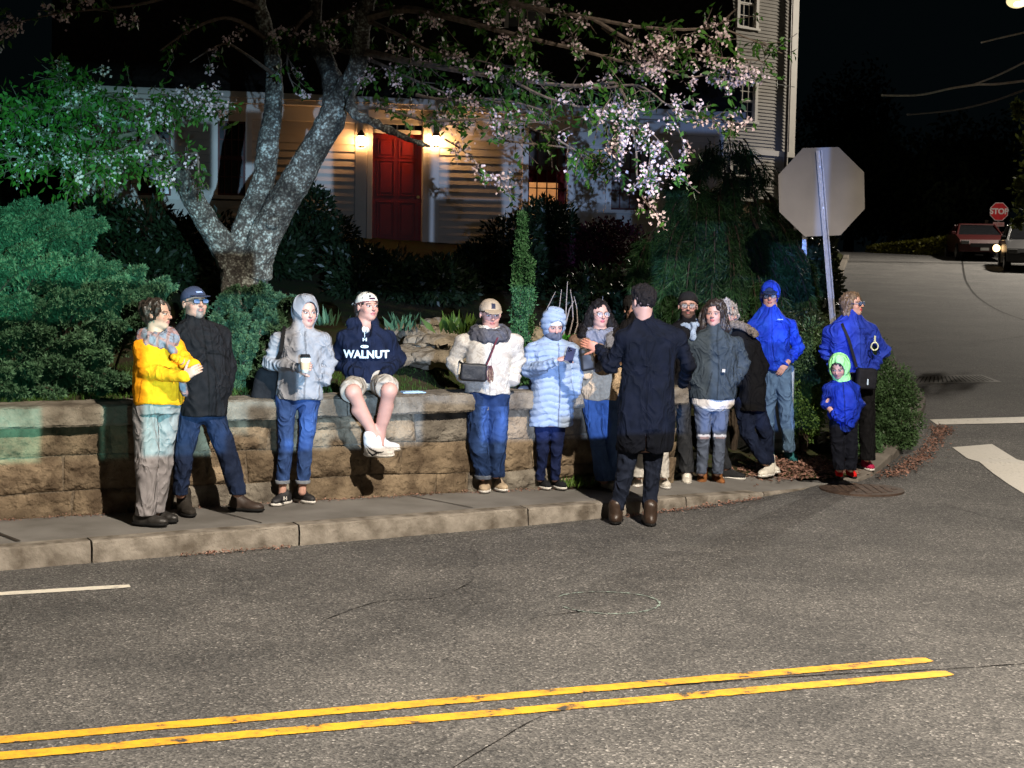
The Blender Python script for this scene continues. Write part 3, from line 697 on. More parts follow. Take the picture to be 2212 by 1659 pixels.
    for (u0, u1) in ((.13, .44), (.56, .87)):
        for (v0, v1) in ((.80, .95), (.47, .76), (.10, .40)):
            X0, X1, Z0, Z1 = da+w*u0, da+w*u1, db+(dd-db)*v0, db+(dd-db)*v1
            for q in ((X0-.02, Z0-.02, X1+.02, Z0), (X0-.02, Z1, X1+.02, Z1+.02), (X0-.02, Z0, X0, Z1), (X1, Z0, X1+.02, Z1)): pn.box((q[0], .028, q[1]), (q[2], .04, q[3]), T)
            pn.box((X0+.035, .030, Z0+.035), (X1-.035, .04, Z1-.035), T)
    pn.build('door_panels', M_DOOR, D, bevel=.003)
    k = MB(); k.tube([T @ Vector((dc-.07, .04, db+.95)), T @ Vector((dc-.07, -.03, db+.95))], [.02, .03]); k.build('door_knob', mat('brass', (.5, .35, .12), .35, metal=1), D)
    tr = MB(); tr.box((da, .05, dd+.07), (dc, .06, tt), T); TR = tr.build('transom', M_GLASSD, root)
    for i in range(1, 6): tb = MB(); x = da+w*i/6; tb.box((x-.012, .02, dd+.07), (x+.012, .05, tt), T); tb.build('glazing_bar', M_TRIM, TR)
    M_LAMP = mat('lit_lantern_glass', (1, .7, .4), .3, emit=(1, .52, .20), estr=LANT_E)
    for px, k_ in ((777, .55), (938, 1.0)):
        lx, lz = pl.at(px, 306); L = empty('wall_lantern', T @ Vector((0, 0, 0))); L.parent = root; L.location = (0, 0, 0); m = MB(); yy = -.19
        m.tube([T @ Vector((lx, yy, lz+.085)), T @ Vector((lx, yy, lz+.11)), T @ Vector((lx, yy, lz+.17)), T @ Vector((lx, yy, lz+.20))], [.085, .08, .035, .012], 10)
        m.tube([T @ Vector((lx, yy, lz-.115)), T @ Vector((lx, yy, lz-.085))], [.045, .062], 10); m.box((lx-.045, -.085, lz-.04), (lx+.045, -.052, lz+.16), T)
        m.tube([T @ Vector((lx, -.08, lz+.13)), T @ Vector((lx, -.14, lz+.19)), T @ Vector((lx, yy, lz+.19))], .010, 6)
        for q in range(4): a = math.pi/4+q*math.pi/2; m.tube([T @ Vector((lx+.068*math.cos(a), yy+.068*math.sin(a), lz-.09)), T @ Vector((lx+.078*math.cos(a), yy+.078*math.sin(a), lz+.09))], .005, 4)
        m.build('lantern_cage', M_BRASS, L); g = MB(); g.tube([T @ Vector((lx, yy, lz-.082)), T @ Vector((lx, yy, lz+.082))], [.048, .055], 12)
        mm = M_LAMP if k_ == 1 else mat('dimmer_lantern_glass', (1, .7, .4), .3, emit=(1, .48, .18), estr=LANT_E*k_); g.build('lantern_glass', mm, L, True)
    st = MB()
    for i in range(3): st.box((jl-.1-.1*i, -.9-.32*i, 1.7), (jr+.1+.1*i, -.05 if i == 0 else -.9-.32*(i-1), db-.05-.17*i), T)
    st.build('steps', M_BRICK, root)
    return root, pl
LANT_E = 240.0
main_house()
M_SIDE2 = mat('grey_beige_siding', (.40, .375, .335), .7, .12, 2.5)
def hill_house():
    pl = Plane(1600, 48, .8); root = empty('tall_neighbour_house', (pl.o.x, pl.o.y, 3.0)); inv = Matrix.Translation(-root.location); T = inv @ pl.M
    tag(root, 'tall grey-white three-storey clapboard house end beyond the roof corner', 'house')
    s0 = pl.at(1430, 200)[0]; s1 = pl.at(1722, 60)[0]; zb = pl.at(1650, 430)[1]; zt = 14.0; belt = pl.at(1620, 333)[1]
    W_ = [pl.rect(1591, 176, 1629, 260), pl.rect(1597, -42, 1632, 58), pl.rect(1580, 333, 1625, 428)]
    holes = [(w[0]-.12, w[1]-.085, w[2]+.12, w[3]+.12) for w in W_]
    cb = s1-.42
    clapboard(pl, s0, cb, belt+.16, zt, .105, M_SIDE2, holes, 'siding', root, inv); clapboard(pl, s0, cb-.35, zb, belt, .105, M_SIDE2, holes, 'siding', root, inv)
    b = MB(); b.box((s0, .06, belt), (s1-.02, 8, zt), T); b.box((s0, .062, zb), (s1-.36, 7.9, belt), T); b.build('wall', M_SIDE2, root)
    t = MB(); t.box((s0, -.07, belt), (s1, .05, belt+.16), T); t.box((s1-.28, -.06, belt+.16), (s1, .05, zt), T); t.box((s1-.42, -.05, zb), (s1-.30, .055, belt), T); t.build('trim_boards', M_TRIM, root)
    g = MB(); g.tube([T @ Vector((s1-.45, -.10, zb)), T @ Vector((s1-.45, -.10, zt))], .05, 6); g.build('downspout', mat('brown_downspout', (.10, .08, .065), .6), root)
    f = MB(); f.box((s0, .08, -1), (s1-.5, 7.8, zb), T); f.build('foundation', M_BRICK, root)
    gb = mat('bluish_dark_glass', (.018, .026, .040), .15)
    for w in W_: window(pl, w, root, inv, 3, 2, glass=gb, casing=.12)
hill_house()
# ------------------------------------------------------------------ people
def rotm(yaw=0, pitch=0, tilt=0):
    M = Matrix.Rotation(R(yaw), 3, 'Z') @ Matrix.Rotation(R(pitch), 3, 'X') @ Matrix.Rotation(R(tilt), 3, 'Y'); return np.array(M)
def V3(a): return np.array(a, float)
def fab(name, c, c2=None, rough=.85, scale=14, bump=.62, bscale=6.5, vcol=True, var=.22, bdist=.030, **k):
    m = mat(name, c, rough, var, scale, 0, 1, color2=c2, vcol=vcol, **k); n = m.node_tree.nodes; l = m.node_tree.links; b = n['Principled BSDF']
    tc = n.new('ShaderNodeTexCoord'); mp = n.new('ShaderNodeMapping'); mp.inputs['Scale'].default_value = (1, 1, .62); mp.inputs['Rotation'].default_value = (.2, .35, 0); l.new(tc.outputs['Object'], mp.inputs[0])
    nz = n.new('ShaderNodeTexNoise'); nz.inputs['Scale'].default_value = bscale; nz.inputs['Detail'].default_value = 2.0; nz.inputs['Distortion'].default_value = .9; l.new(mp.outputs[0], nz.inputs[0])
    a = n.new('ShaderNodeMath'); a.operation = 'MULTIPLY_ADD'; l.new(nz.outputs['Fac'], a.inputs[0]); a.inputs[1].default_value = 5.; a.inputs[2].default_value = -2.5      # ridges where the noise crosses its middle
    d = n.new('ShaderNodeMath'); d.operation = 'ABSOLUTE'; l.new(a.outputs[0], d.inputs[0]); e = n.new('ShaderNodeMath'); e.operation = 'SUBTRACT'; e.inputs[0].default_value = 1; e.use_clamp = True; l.new(d.outputs[0], e.inputs[1])
    p2 = n.new('ShaderNodeMath'); p2.operation = 'POWER'; l.new(e.outputs[0], p2.inputs[0]); p2.inputs[1].default_value = 1.6
    fn = n.new('ShaderNodeTexNoise'); fn.inputs['Scale'].default_value = 90; l.new(tc.outputs['Object'], fn.inputs[0]); q = n.new('ShaderNodeMath'); q.operation = 'MULTIPLY_ADD'; l.new(fn.outputs['Fac'], q.inputs[0]); q.inputs[1].default_value = .10; l.new(p2.outputs[0], q.inputs[2])
    bp = n.new('ShaderNodeBump'); bp.inputs['Strength'].default_value = bump; bp.inputs['Distance'].default_value = bdist; l.new(q.outputs[0], bp.inputs['Height']); l.new(bp.outputs[0], b.inputs['Normal']); return m
M_SKIN = mat('skin', (1, 1, 1), .55, .1, 20, .1, 90, color2=(.93, .90, .90), vcol=True, spec=.35)
M_LENS = mat('spectacle_lens', (.10, .14, .25), .2, .1)  # blue colour stands in for the bright reflection on the lenses
M_LENSC = bpy.data.materials.new('clear_lens'); M_LENSC.use_nodes = True
_b = M_LENSC.node_tree.nodes['Principled BSDF']; _b.inputs['Alpha'].default_value = .16; _b.inputs['Roughness'].default_value = .05; _b.inputs['Base Color'].default_value = (.8, .9, 1, 1)
def crop(x0, y0, s):
    return lambda x, y: ((x0+x/s)/1.8228, (y0+y/s)/1.8228)
C1 = crop(440, 1080, 1.5955); C2 = crop(960, 1100, 1.7456); C3 = crop(1720, 1130, 1.9066); C4 = crop(2220, 1080, 1.6259); C5 = crop(2600, 1080, 1.8857); C6 = crop(3100, 1080, 1.8852)
class Person:
    def __init__(s, cr, base, zg0='p', label='', skin=(.50, .30, .22), Y0=None, hh=.22):
        s.cr = cr; px = cr(*base); zg = .15
        s.stand = Y0 is None
        if Y0 is None:
            s.B = G(px[0], px[1], zg)
            for _ in range(4):
                zg = kerb_at(min(3.0, s.B.x+.35))[1]+.012 if zg0 == 'p' else zsheet(s.B.y) if zg0 == 'r' else max(zsheet(s.B.y), terr(s.B.x, s.B.y))+.012 if zg0 == 'q' else terr(s.B.x, s.B.y)
                s.B = G(px[0], px[1], zg)
        else: s.B = P(px[0], px[1], Y0)
        s.B = V3(s.B); s.Y0 = s.B[1]; s.label = label; s.skin = V3(skin)*V3((.80, .78, .76)); s.hh = hh*1.07; s.parts = []; s.hands = []; s.limbs = []; s.body_ops = []; s.facecol = []; s.hb = .0055
        s.yaw = 0.; s.yaw_deg = 0.
    def J(s, x, y, d=0.): px = s.cr(x, y); return V3(P(px[0], px[1], s.Y0+d))-s.B
    def rows(s, rr):                            # (y, xl, xr, halfdepth[, d]) in crop pixels -> loft keys
        out = []
        for r in rr:
            d = r[4] if len(r) > 4 else 0; a = s.J(r[1], r[0], d); b = s.J(r[2], r[0], d); out.append(((a[2]+b[2])/2, (a[0]+b[0])/2, d, abs(b[0]-a[0])/2*(.955 if r[3] > .08 else 1), r[3]*.92))
        return out
    def head(s, x, y, d, yaw, pitch=0, tilt=0): s.hc = s.J(x, y, d); s.hR = rotm(yaw, pitch, tilt); return s
    def H(s, x, y, z): return s.hc+s.hR @ (V3((x, y, z))*s.hh)
    def hq(s, v): return ((v-s.hc) @ s.hR)/s.hh
    # ---------------- body
    def build_body(s, neck, torso, arms, legs, female=False, extra=None):
        pts = [s.hc, neck]+[V3(p[:3]) for a in arms for p in a]+[V3(p[:3]) for l in legs for p in l]
        for h in s.hands: pts.append(h[0]+V3(h[1])*.2)
        for k in torso: pts += [V3((k[1]-k[3], k[2]-k[4], k[0])), V3((k[1]+k[3], k[2]+k[4], k[0]))]
        pts = np.array(pts); lo = pts.min(0)-.17; hi = pts.max(0)+.17
        S = SDF(lo, hi, s.hb); u = s.hh; hR = s.hR; H = s.H; e = lambda c, r, k, m='u': S.ell(H(*c), V3(r)*u, k*u, m, hR)
        zsh = min(V3(a[0][:3])[2] for a in arms)-.01; S.loft([(k[0], k[1], k[2], k[3]*.62, k[4]*.60) for k in torso if k[0] < zsh]+[(zsh, neck[0], neck[1], .09, .06)], .03, yaw=s.yaw)
        for a in arms:
            for p, q in zip(a, a[1:]): S.cap(p[:3], q[:3], p[3]*.52, q[3]*.56, .02)
        for l in legs:
            for p, q in zip(l, l[1:]): S.cap(p[:3], q[:3], min(p[3]*.6, .065), min(q[3]*.7, .046), .02)
        S.cap(H(0, .10, -.18), neck, .052 if female else .060, .060 if female else .068, .03)
        e((0, .06, .13), (.335, .41, .37), 0); e((0, -.10, -.13), (.265, .29, .355), .10); e((0, -.235, -.385), (.13, .115, .10), .09)
        for sx in (-1, 1):
            e((sx*.17, -.22, -.12), (.10, .12, .12), .07); e((sx*.15, -.08, -.30), (.10, .17, .10), .08)
            e((sx*.135, -.415, .015), (.085, .055, .052), .05, 'c'); e((sx*.135, -.335, .010), (.062, .055, .048), .01)
            S.cap(H(sx*.05, -.375, .075), H(sx*.21, -.33, .072), .030*u, .022*u, .03*u); e((sx*.345, .05, -.03), (.035, .075, .115), .02)
        S.cap(H(0, -.385, .05), H(0, -.475, -.115), .032*u, .045*u, .03*u); e((0, -.43, -.13), (.078, .055, .036), .03)
        e((0, -.375, -.232), (.088, .040, .024), .02); e((0, -.370, -.285), (.072, .042, .026), .02); e((0, -.42, -.256), (.09, .03, .010), .01, 'c')
        for h in s.hands: s._hand(S, *h)
        for op in s.body_ops: op(S)
        if extra: extra(S)
        def col(v):
            q = s.hq(v); x, y, z = q.T; c = np.tile(s.skin, (len(v), 1)).astype(float); fr = (y < -.15)
            def mix(m, cc, a=1.): m = np.asarray(m, float)[:, None]*a; return c*(1-m)+V3(cc)*m
            ax = np.abs(x); sk = s.skin
            c = mix(np.exp(-(((ax-.19)/.09)**2+((z+.12)/.09)**2))*fr, sk*V3((1.12, .80, .78)), .6)
            c = mix(np.exp(-((x/.06)**2+((z+.12)/.07)**2))*fr, sk*V3((1.1, .80, .75)), .5)
            c = mix((((ax-.135)/.085)**2+((z-.012)/.05)**2 < 1)*fr, sk*V3((.62, .52, .52)), .75)
            c = mix((((ax-.135)/.066)**2+((z-.008)/.028)**2 < 1)*fr, (.52, .50, .48)); c = mix((((ax-.135)/.033)**2+((z-.008)/.030)**2 < 1)*fr, (.03, .022, .018))
            c = mix(((z > .030) & (z < .052) & (ax > .065) & (ax < .215))*fr, (.06, .035, .03), .7)
            br = (z > .082-.25*np.abs(ax-.14)) & (z < .125-.3*np.abs(ax-.14)) & (ax > .05) & (ax < .24) & fr; c = mix(br, s.brow, .85)
            c = mix(((x/.095)**2+((z+.257)/.052)**2 < 1)*fr, s.lip); c = mix(((x/.10)**2+((z+.256)/.012)**2 < 1)*fr, (.10, .03, .03), .85)
            c = mix(((ax > .025) & (ax < .06) & (np.abs(z+.148) < .014) & (y < -.36)), (.12, .04, .035), .7)
            for fn in s.facecol: c = fn(c, q, v)
            return np.clip(c, 0, 1)
        o = S.obj('person', M_SKIN, None, col); o.location = s.B; o['label'] = s.label; o['category'] = 'person'; s.root = o; return o
    brow = (.07, .045, .035); lip = (.42, .15, .13)
    def beard(s, c_, full=True, a=.85):
        def fn(c, q, v):
            x, y, z = q.T; ax = np.abs(x)
            m = (z < -.13-.0*ax) & (y < .05) & (z > -.52) & ~(((x/.075)**2+((z+.257)/.035)**2) < 1) & ((z < -.19) | (ax < .13) | (ax > .22)) & ((z < -.17) | (ax > .22)) if full else \
                (((ax < .12) & (z < -.20) & (z > -.5) & (y < -.2)) & ~(((x/.07)**2+((z+.257)/.03)**2) < 1))
            m = m.astype(float)[:, None]*a; return c*(1-m)+V3(c_)*m
        s.facecol.append(fn)
        if full: s.body_ops.append(lambda S: (S.ell(s.H(0, -.235, -.37), V3((.16, .14, .11))*s.hh, .05*s.hh, 'u', s.hR)))
        else: s.body_ops.append(lambda S: (S.ell(s.H(0, -.29, -.40), V3((.10, .09, .10))*s.hh, .04*s.hh, 'u', s.hR)))
    def _hand(s, S, w, d, n, curl=.6, side=1, sc=1., spread=.08):   # wrist, finger direction, palm normal, curl in radians per joint, thumb side
        w, d, n = V3(w), V3(d)/np.linalg.norm(d), V3(n); n = n-d*(n@d); n /= np.linalg.norm(n); t = np.cross(d, n)*side
        M = np.stack([t, n, d], 1); S.ell(w+d*.045*sc, V3((.040, .017, .055))*sc, .012, 'u', M); S.box(w+d*.055*sc, V3((.037, .012, .036))*sc, .010, .008, 'u', M)
        for i, (o, L) in enumerate(((-.030, .74), (-.010, .95), (.010, 1.0), (.030, .9))):
            p = w+d*.088*sc+t*o*sc; a = curl*(.6+.12*i); dd = d*math.cos(a)+n*math.sin(a)+t*o*spread*20*.1; 
            for j, l in enumerate((.043, .027, .021)):
                dd = dd/np.linalg.norm(dd); q = p+dd*l*L*sc; S.cap(p, q, (.0095-.0011*j)*sc, (.0088-.0012*j)*sc, .003); p = q; a += curl; dd = d*math.cos(a)+n*math.sin(a)
        p = w+d*.025*sc+t*.030*sc
        for j, (l, f) in enumerate(((.040, .55), (.030, .8), (.024, 1.1))):
            dd = t*(1.1-f*.5)+d*.75+n*curl*f*.6; dd /= np.linalg.norm(dd); q = p+dd*l*sc; S.cap(p, q, (.0125-.0015*j)*sc, (.011-.0015*j)*sc, .006); p = q
    def hand(s, w, d, n, curl=.6, side=1, sc=1.): s.hands.append((V3(w), d, n, curl, side, sc)); s.hb = .0048
    # ---------------- clothes
    def garment(s, name, m, ops, pts, pad=.2, h=.007, fold=.004, ff=15, colfn=None, cut=None, label=None, post=None, parent=None, creases=()):
        pts = np.array([V3(p)[:3] for p in pts]); S = SDF(pts.min(0)-pad, pts.max(0)+pad, h)
        for op in ops: op(S)
        if fold:
            sd = random.random()*9
            def fo(X, Y, Z):
                a = nz3(X, Y, Z*.55, ff, sd); b = nz3(X+.3*Z, Y, Z, ff*2.1, sd+2)
                return fold*1.1*(2.2*np.abs(a)-.5)+fold*.3*b
            S.disp(fo)
        for (c, dr, f, am, rad) in creases:     # bunched cloth round a joint
            c = V3(c); dr = V3(dr)/np.linalg.norm(dr)
            def cf(X, Y, Z, c=c, dr=dr, f=f, am=am, rad=rad):
                dx, dy, dz = X-c[0], Y-c[1], Z-c[2]; t = dx*dr[0]+dy*dr[1]+dz*dr[2]
                w_ = 3.2*nz3(X, Y, Z, 9, c[2])+1.3*np.sin(dx*13+c[0]*9); a_ = .35+.65*np.abs(nz3(X+c[0], Y, Z, 13, 2))**.5; return am*a_*(1-2.2*np.abs(np.sin((t*f*.5+w_)*.9)))*np.exp(-(dx*dx+dy*dy+dz*dz)/(rad*rad))
            S.disp(cf)
        if post:
            for op in post: op(S)
        o = S.obj(name, m, parent or s.root, colfn)
        if label: o['label'] = label
        return o
    def limb_ops(s, chain, k=.02):
        return [lambda S, p=p, q=q: S.cap(p[:3], q[:3], p[3], q[3], k) for p, q in zip(chain, chain[1:])]
    def ch(s, *pts):
        o = [(*s.J(p[0], p[1], p[2]), p[3]) for p in pts]
        if pts[0][3] <= .085: o = [(a, b, c-(.020 if i == 0 else 0), r*.84) for i, (a, b, c, r) in enumerate(o)]      # sleeves
        else: o = [(a, b, c, r*.92) for a, b, c, r in o]
        return o
    def jacket(s, m, rows, arms, name='jacket', yaw=None, collar=None, hood=None, fold=.005, ff=15, h=.007, colfn=None, power=2.3, extra=(), post=(), ribs=None, label=None, creas=1.0):
        keys = s.rows(rows); yw = R(s.yaw_deg if yaw is None else yaw); ops = [lambda S: S.loft(keys, 0, yaw=yw, power=power)]
        zt = keys[0] if keys[0][0] > keys[-1][0] else keys[-1]; zs = np.mean([a[0][2]+a[0][3]*.2 for a in arms]); shw = .5*math.dist(arms[0][0][:2], arms[-1][0][:2])
        keys = sorted(keys); kz = np.linspace(keys[0][0], keys[-1][0], 22); K_ = np.array(keys); keys = [tuple([z]+[float(np.interp(z, K_[:, 0], K_[:, i])) for i in (1, 2, 3, 4)]) for z in kz]
        def clipw(k):
            if k[0] < zs: return k
            zn = min(zt[0]-.01, zs+.125); t = min(1, max(0, (zn-k[0])/max(.02, zn-zs))); return (k[0], k[1], k[2], k[3], min(k[4], .070+.06*t))
        keys = [clipw(k) for k in keys]; zt = keys[-1]; nb = V3((zt[1], zt[2], min(zt[0]-.02, zs+.125))); cr_ = []
        for a in arms:
            sh = V3(a[0][:3]); ops.append(lambda S, sh=sh, r=a[0][3]: S.cap(nb+(sh-nb)*.3+V3((0, 0, -.03)), sh, .045, r, .05)); ops += s.limb_ops(a, .03)
            for i in range(1, len(a)):
                p, q = V3(a[i-1][:3]), V3(a[i][:3]); cr_.append((q if i < len(a)-1 else q-(q-p)*.15, q-p, 95, -.0075*creas, .10)); cr_.append(((p+q)/2, q-p+V3((.05, 0, .05)), 60, -.005*creas, .10))
        zb = keys[-1] if keys[0][0] > keys[-1][0] else keys[0]; mid = V3((zt[1]*.3+zb[1]*.7, zt[2]-.1, zb[0]+.12*(zt[0]-zb[0]))); cr_.append((mid, (0.15, 0, 1), 48, -.006*creas, .18)); cr_.append((V3((zt[1], zt[2]-.12, zb[0]+.72*(zt[0]-zb[0]))), (1, 0, .5), 42, -.005*creas, .16))
        if collar: ops.append(lambda S: S.cap(nb+V3((0, 0, -.03)), nb+V3((0, -.005, collar[0]*.8)), collar[1]*.92, collar[1]*.86, .02))
        pts = [(k[1]+a*k[3], k[2]+b*k[4], k[0]) for k in keys for a in (-1, 1) for b in (-1, 1)]+[a[:3] for c in arms for a in c]
        P_ = list(post)
        if ribs: P_.insert(0, lambda S: S.disp(lambda X, Y, Z: ribs[1]*(1-1.6*np.abs(np.sin(math.pi*(Z+.25*np.abs(X-nb[0])*ribs[2]+.012*np.sin(X*23+Y*9))/ribs[0])))))
        if hood:
            u = s.hh; hk = dict(w=.47, d=.52, t=.60, oy=-.50, ow=.30, oh=.40, oz=-.03, zc=.07); hk.update(hood)
            ops.append(lambda S: S.ell(s.H(0, .09, hk['zc']), V3((hk['w'], hk['d'], hk['t']))*u, .03, 'u', s.hR))
            ops.append(lambda S: S.cap(s.H(0, .10, -.35), nb, .068, .075, .03))
            P_.append(lambda S: S.ell(s.H(0, hk['oy'], hk['oz']), V3((hk['ow'], .45, hk['oh']))*u, .015, 'c', s.hR))
            P_.append(lambda S: S.ell(s.H(0, .03, .05), V3((.39, .46, .50))*u, .01, 'c', s.hR))
            pts += [s.H(a, b, c) for a in (-.6, .6) for b in (-.6, .7) for c in (-.7, .8)]
        return s.garment(name, m, ops+list(extra), pts, .08, h, fold, ff, colfn, label=label, post=P_, creases=cr_)
    def trousers(s, m, legs, top=None, name='trousers', fold=.004, colfn=None, h=.007, extra=(), post=(), creas=1.):
        a, b = legs[0][0], legs[1][0]; c = (V3(a[:3])+V3(b[:3]))/2; ops = []
        ops.append(lambda S: S.cap(V3(a[:3])+V3((0, 0, .04)), V3(b[:3])+V3((0, 0, .04)), a[3]*1.02, b[3]*1.02, .04))
        if top: ops.append(lambda S: S.loft(s.rows(top), .04, yaw=R(s.yaw_deg)))
        cr_ = []
        for l in legs:
            ops += s.limb_ops(l, .012)
            for i in range(1, len(l)): p, q = V3(l[i-1][:3]), V3(l[i][:3]); cr_.append((q+V3((0, 0, .03 if i < len(l)-1 else .07)), (0.1, 0, 1), 85, -.0065*creas, .10))
            cr_.append((V3(l[0][:3])+V3((0, -.05, -.06)), (.6 if l is legs[0] else -.6, 0, 1), 70, -.005*creas, .10))
        zc = min(l[-1][2] for l in legs)-.012
        post = list(post)+([lambda S: S.plane((0, 0, zc), (0, 0, -1))] if name == 'trousers' else [])
        return s.garment(name, m, ops+list(extra), [p[:3] for l in legs for p in l], .14, h, fold, 17, colfn, post=post, creases=cr_)
    def shoe(s, x, y, d, yaw, mu, ms=None, L=.275, kind='shoe', pitch=0, top=.095, name='shoe', zoff=0, mark=None, roll=0):
        p = s.J(x, y, d)
        if s.stand:
            q = G(*s.cr(x, y+10), s.B[2]); dd = max(-.3, min(.3, q.y-s.B[1])); p = s.J(x, y, dd); p[2] = 0
        M = rotm(yaw, pitch, roll); W = .048*L/.275; f = L/.275
        g = lambda a, b, c: p+M @ V3((a, b, c+zoff))
        S = SDF(p-.26, p+.26, .0055 if kind != 'boot' else .006)
        S.ell(g(0, -.055*f, .036), V3((W*.98, .085*f, .038)), .02, 'u', M); S.ell(g(0, .045*f, .045), V3((W*.86, .075*f, .052)), .02, 'u', M)
        S.cap(g(0, .050*f, .05), g(0, .062*f, top), .042*f, .040*f, .03)
        if kind == 'boot': S.cap(g(0, .055*f, .08), g(0, .060*f, .16), .047*f, .050*f, .02)
        S.cap(g(0, -.02*f, .055), g(0, .035*f, .085), .030*f, .034*f, .03)
        S.disp(lambda X, Y, Z: .0022*nz3(X, Y, Z, 60, 3))
        S.plane(g(0, 0, .014), M @ V3((0, 0, -1))); 
        def col(v):
            q = (v-p) @ M; c = np.ones((len(v), 3)); lace = (np.abs(q[:, 0]) < .022) & (q[:, 1] < .03) & (q[:, 1] > -.075) & (np.sin(q[:, 1]*420) > .2) & (q[:, 2] > .045)
            if kind in ('sneaker',): c[lace] = (2.2, 2.2, 2.2) if mark is None else (1, 1, 1)
            if mark: 
                tt = (q[:, 1]+.01)*1.0; m_ = (np.abs(q[:, 0]) > W*.45) & (np.abs(q[:, 2]-(.048+.30*tt+4.5*tt*tt)) < .009*(1.15-9*np.abs(tt))) & (np.abs(tt) < .085); c[m_] = mark
            return c
        o = S.obj(name, mu, s.root, col)
        S2 = SDF(p-.24, p+.24, .0055); S2.ell(g(0, -.05*f, .016), V3((W*1.08, .093*f, .026)), .02, 'u', M); S2.ell(g(0, .05*f, .016), V3((W*.95, .080*f, .026)), .02, 'u', M); S2.plane(g(0, 0, 0), M @ V3((0, 0, -1))); S2.plane(g(0, 0, .026), M @ V3((0, 0, 1)))
        S2.obj('sole', ms or M_SOLED, o); return o
    def hair(s, m, ops=(), face=(.33, .36, .44, -.10), size=(.372, .455, .40), off=(0, .085, .155), noise=.012, f=55, post=()):
        u = s.hh; S = SDF(s.hc-.3-.0, s.hc+.24, .0055); S.ell(s.H(*off), V3(size)*u, 0, 'u', s.hR)
        S.ell(s.H(0, -.45, face[3]), V3((face[0], face[1], face[2]))*u, .03, 'c', s.hR)
        S.ell(s.H(0, -.05, -.52), V3((.5, .55, .36))*u, .03, 'c', s.hR)
        for op in ops: op(S)
        S.disp(lambda X, Y, Z: noise*nz3(X*1.2, Y*1.2, Z*.6, f, 1)+noise*.6*nz3(X*2, Y*2, Z*.7, f*1.9, 4))
        for op in post: op(S)
        return S.obj('hair', m, s.root)
    def cap_hat(s, m, brim=True, back=False, logo=None, band=None, size=(.385, .455, .385), mbrim=None):
        u = s.hh; S = SDF(s.hc-.25, s.hc+.25, .005); S.ell(s.H(0, .06, .15), V3(size)*u, 0, 'u', s.hR)
        n = s.hR @ V3((0, -.12, -1)); S.plane(s.H(0, 0, .115 if not back else .13), n)
        S.disp(lambda X, Y, Z: .0015*nz3(X, Y, Z, 50, 2))
        def col(v):
            q = s.hq(v); c = np.ones((len(v), 3)); th = np.arctan2(q[:, 0], -q[:, 1])
            seam = np.abs(((th/(math.pi/3)) % 1)-.5) > .475; c[seam & (q[:, 2] < .47)] *= .72
            if logo: c[(np.abs(q[:, 0]-logo[4])/logo[0] < 1) & (np.abs(q[:, 2]-logo[1])/logo[2] < 1) & (q[:, 1] < 0)] = logo[3]
            if band: c[q[:, 2] < band[0]+.12*(-q[:, 1]) ] = band[1]
            return c
        o = S.obj('cap', m, s.root, col)
        if brim:
            S = SDF(s.hc-.28, s.hc+.28, .0045); sg = 1 if not back else -1
            S.ell(s.H(0, -.44*sg+(.06 if back else 0), .165), V3((.31, .30, .030))*u, 0, 'u', s.hR @ rotm(0, 12*sg, 0)); S.ell(s.H(0, 0.06, .1), V3((.375, .44, .5))*u, .0, 'c', s.hR)
            q = s.hR; cx = s.hc
            S.disp(lambda X, Y, Z: ((((X-cx[0])*q[0, 0]+(Y-cx[1])*q[1, 0]+(Z-cx[2])*q[2, 0])/u)**2*0))
            S.obj('brim', mbrim or m, o)
        return o
    def beanie(s, m, z=.10):
        u = s.hh; S = SDF(s.hc-.25, s.hc+.25, .005); S.ell(s.H(0, .06, .15), V3((.385, .455, .41))*u, 0, 'u', s.hR)
        S.plane(s.H(0, -.3, z+.06), s.hR @ V3((0, -.38, -1))); S.disp(lambda X, Y, Z: .0016*np.sin(np.arctan2(Y-s.hc[1], X-s.hc[0])*46)+0*Z); return S.obj('beanie', m, s.root)
    def glasses(s, m, lens=None, w=.092, h=.078, t=.013, rect=False):
        mb = MB(); u = s.hh; ps = []
        for sx in (-1, 1):
            pts = []
            for i in range(17):
                a = 2*math.pi*i/16; c_, s_ = math.cos(a), math.sin(a)
                if rect: c_ = math.copysign(abs(c_)**.55, c_); s_ = math.copysign(abs(s_)**.55, s_)
                pts.append(s.H(sx*.145+w*c_, -.445+.05*abs(sx*.145+w*c_), .0+h*s_))
            mb.tube(pts, t*u, 5, cap=False)
            mb.tube([s.H(sx*.235, -.425, .02), s.H(sx*.345, -.36, .03), s.H(sx*.37, .0, .02)], t*u*.9, 5)
            ps.append(pts)
        mb.tube([s.H(-.055, -.45, .03), s.H(0, -.465, .035), s.H(.055, -.45, .03)], t*u*.9, 5)
        o = mb.build('glasses', m, s.root, True)
        if lens:
            for pts in ps:
                l = MB(); c = sum(pts[:16])/16; f = s.hR @ V3((0, -.006, 0)); l.add([c+f]+[Vector(p+f) for p in pts[:16]], [(0, 1+(i+1) % 16, 1+i) for i in range(16)]); l.build('lens', lens, o)
    def scarf(s, m, c, r=.105, t=.05, z=0, n=2, tail=(), flat=.75, tilt=0, colfn=None, f=.004):
        c = V3(c); ops = []
        for k in range(n):
            N = 10
            for i in range(N):
                a, b = 2*math.pi*i/N, 2*math.pi*(i+1)/N; rr = r*(1+.10*k); fn = lambda a: c+V3((rr*math.cos(a)*1.05, rr*math.sin(a)*flat*1.15, -k*t*.85+.02*math.sin(a)+tilt*math.cos(a)))
                ops.append(lambda S, p=fn(a), q=fn(b): S.cap(p, q, t, t, .03))
        for tl in tail: ops += [lambda S, p=p, q=q: S.cap(p[:3], q[:3], p[3], q[3], .02) for p, q in zip(tl, tl[1:])]
        cc = c
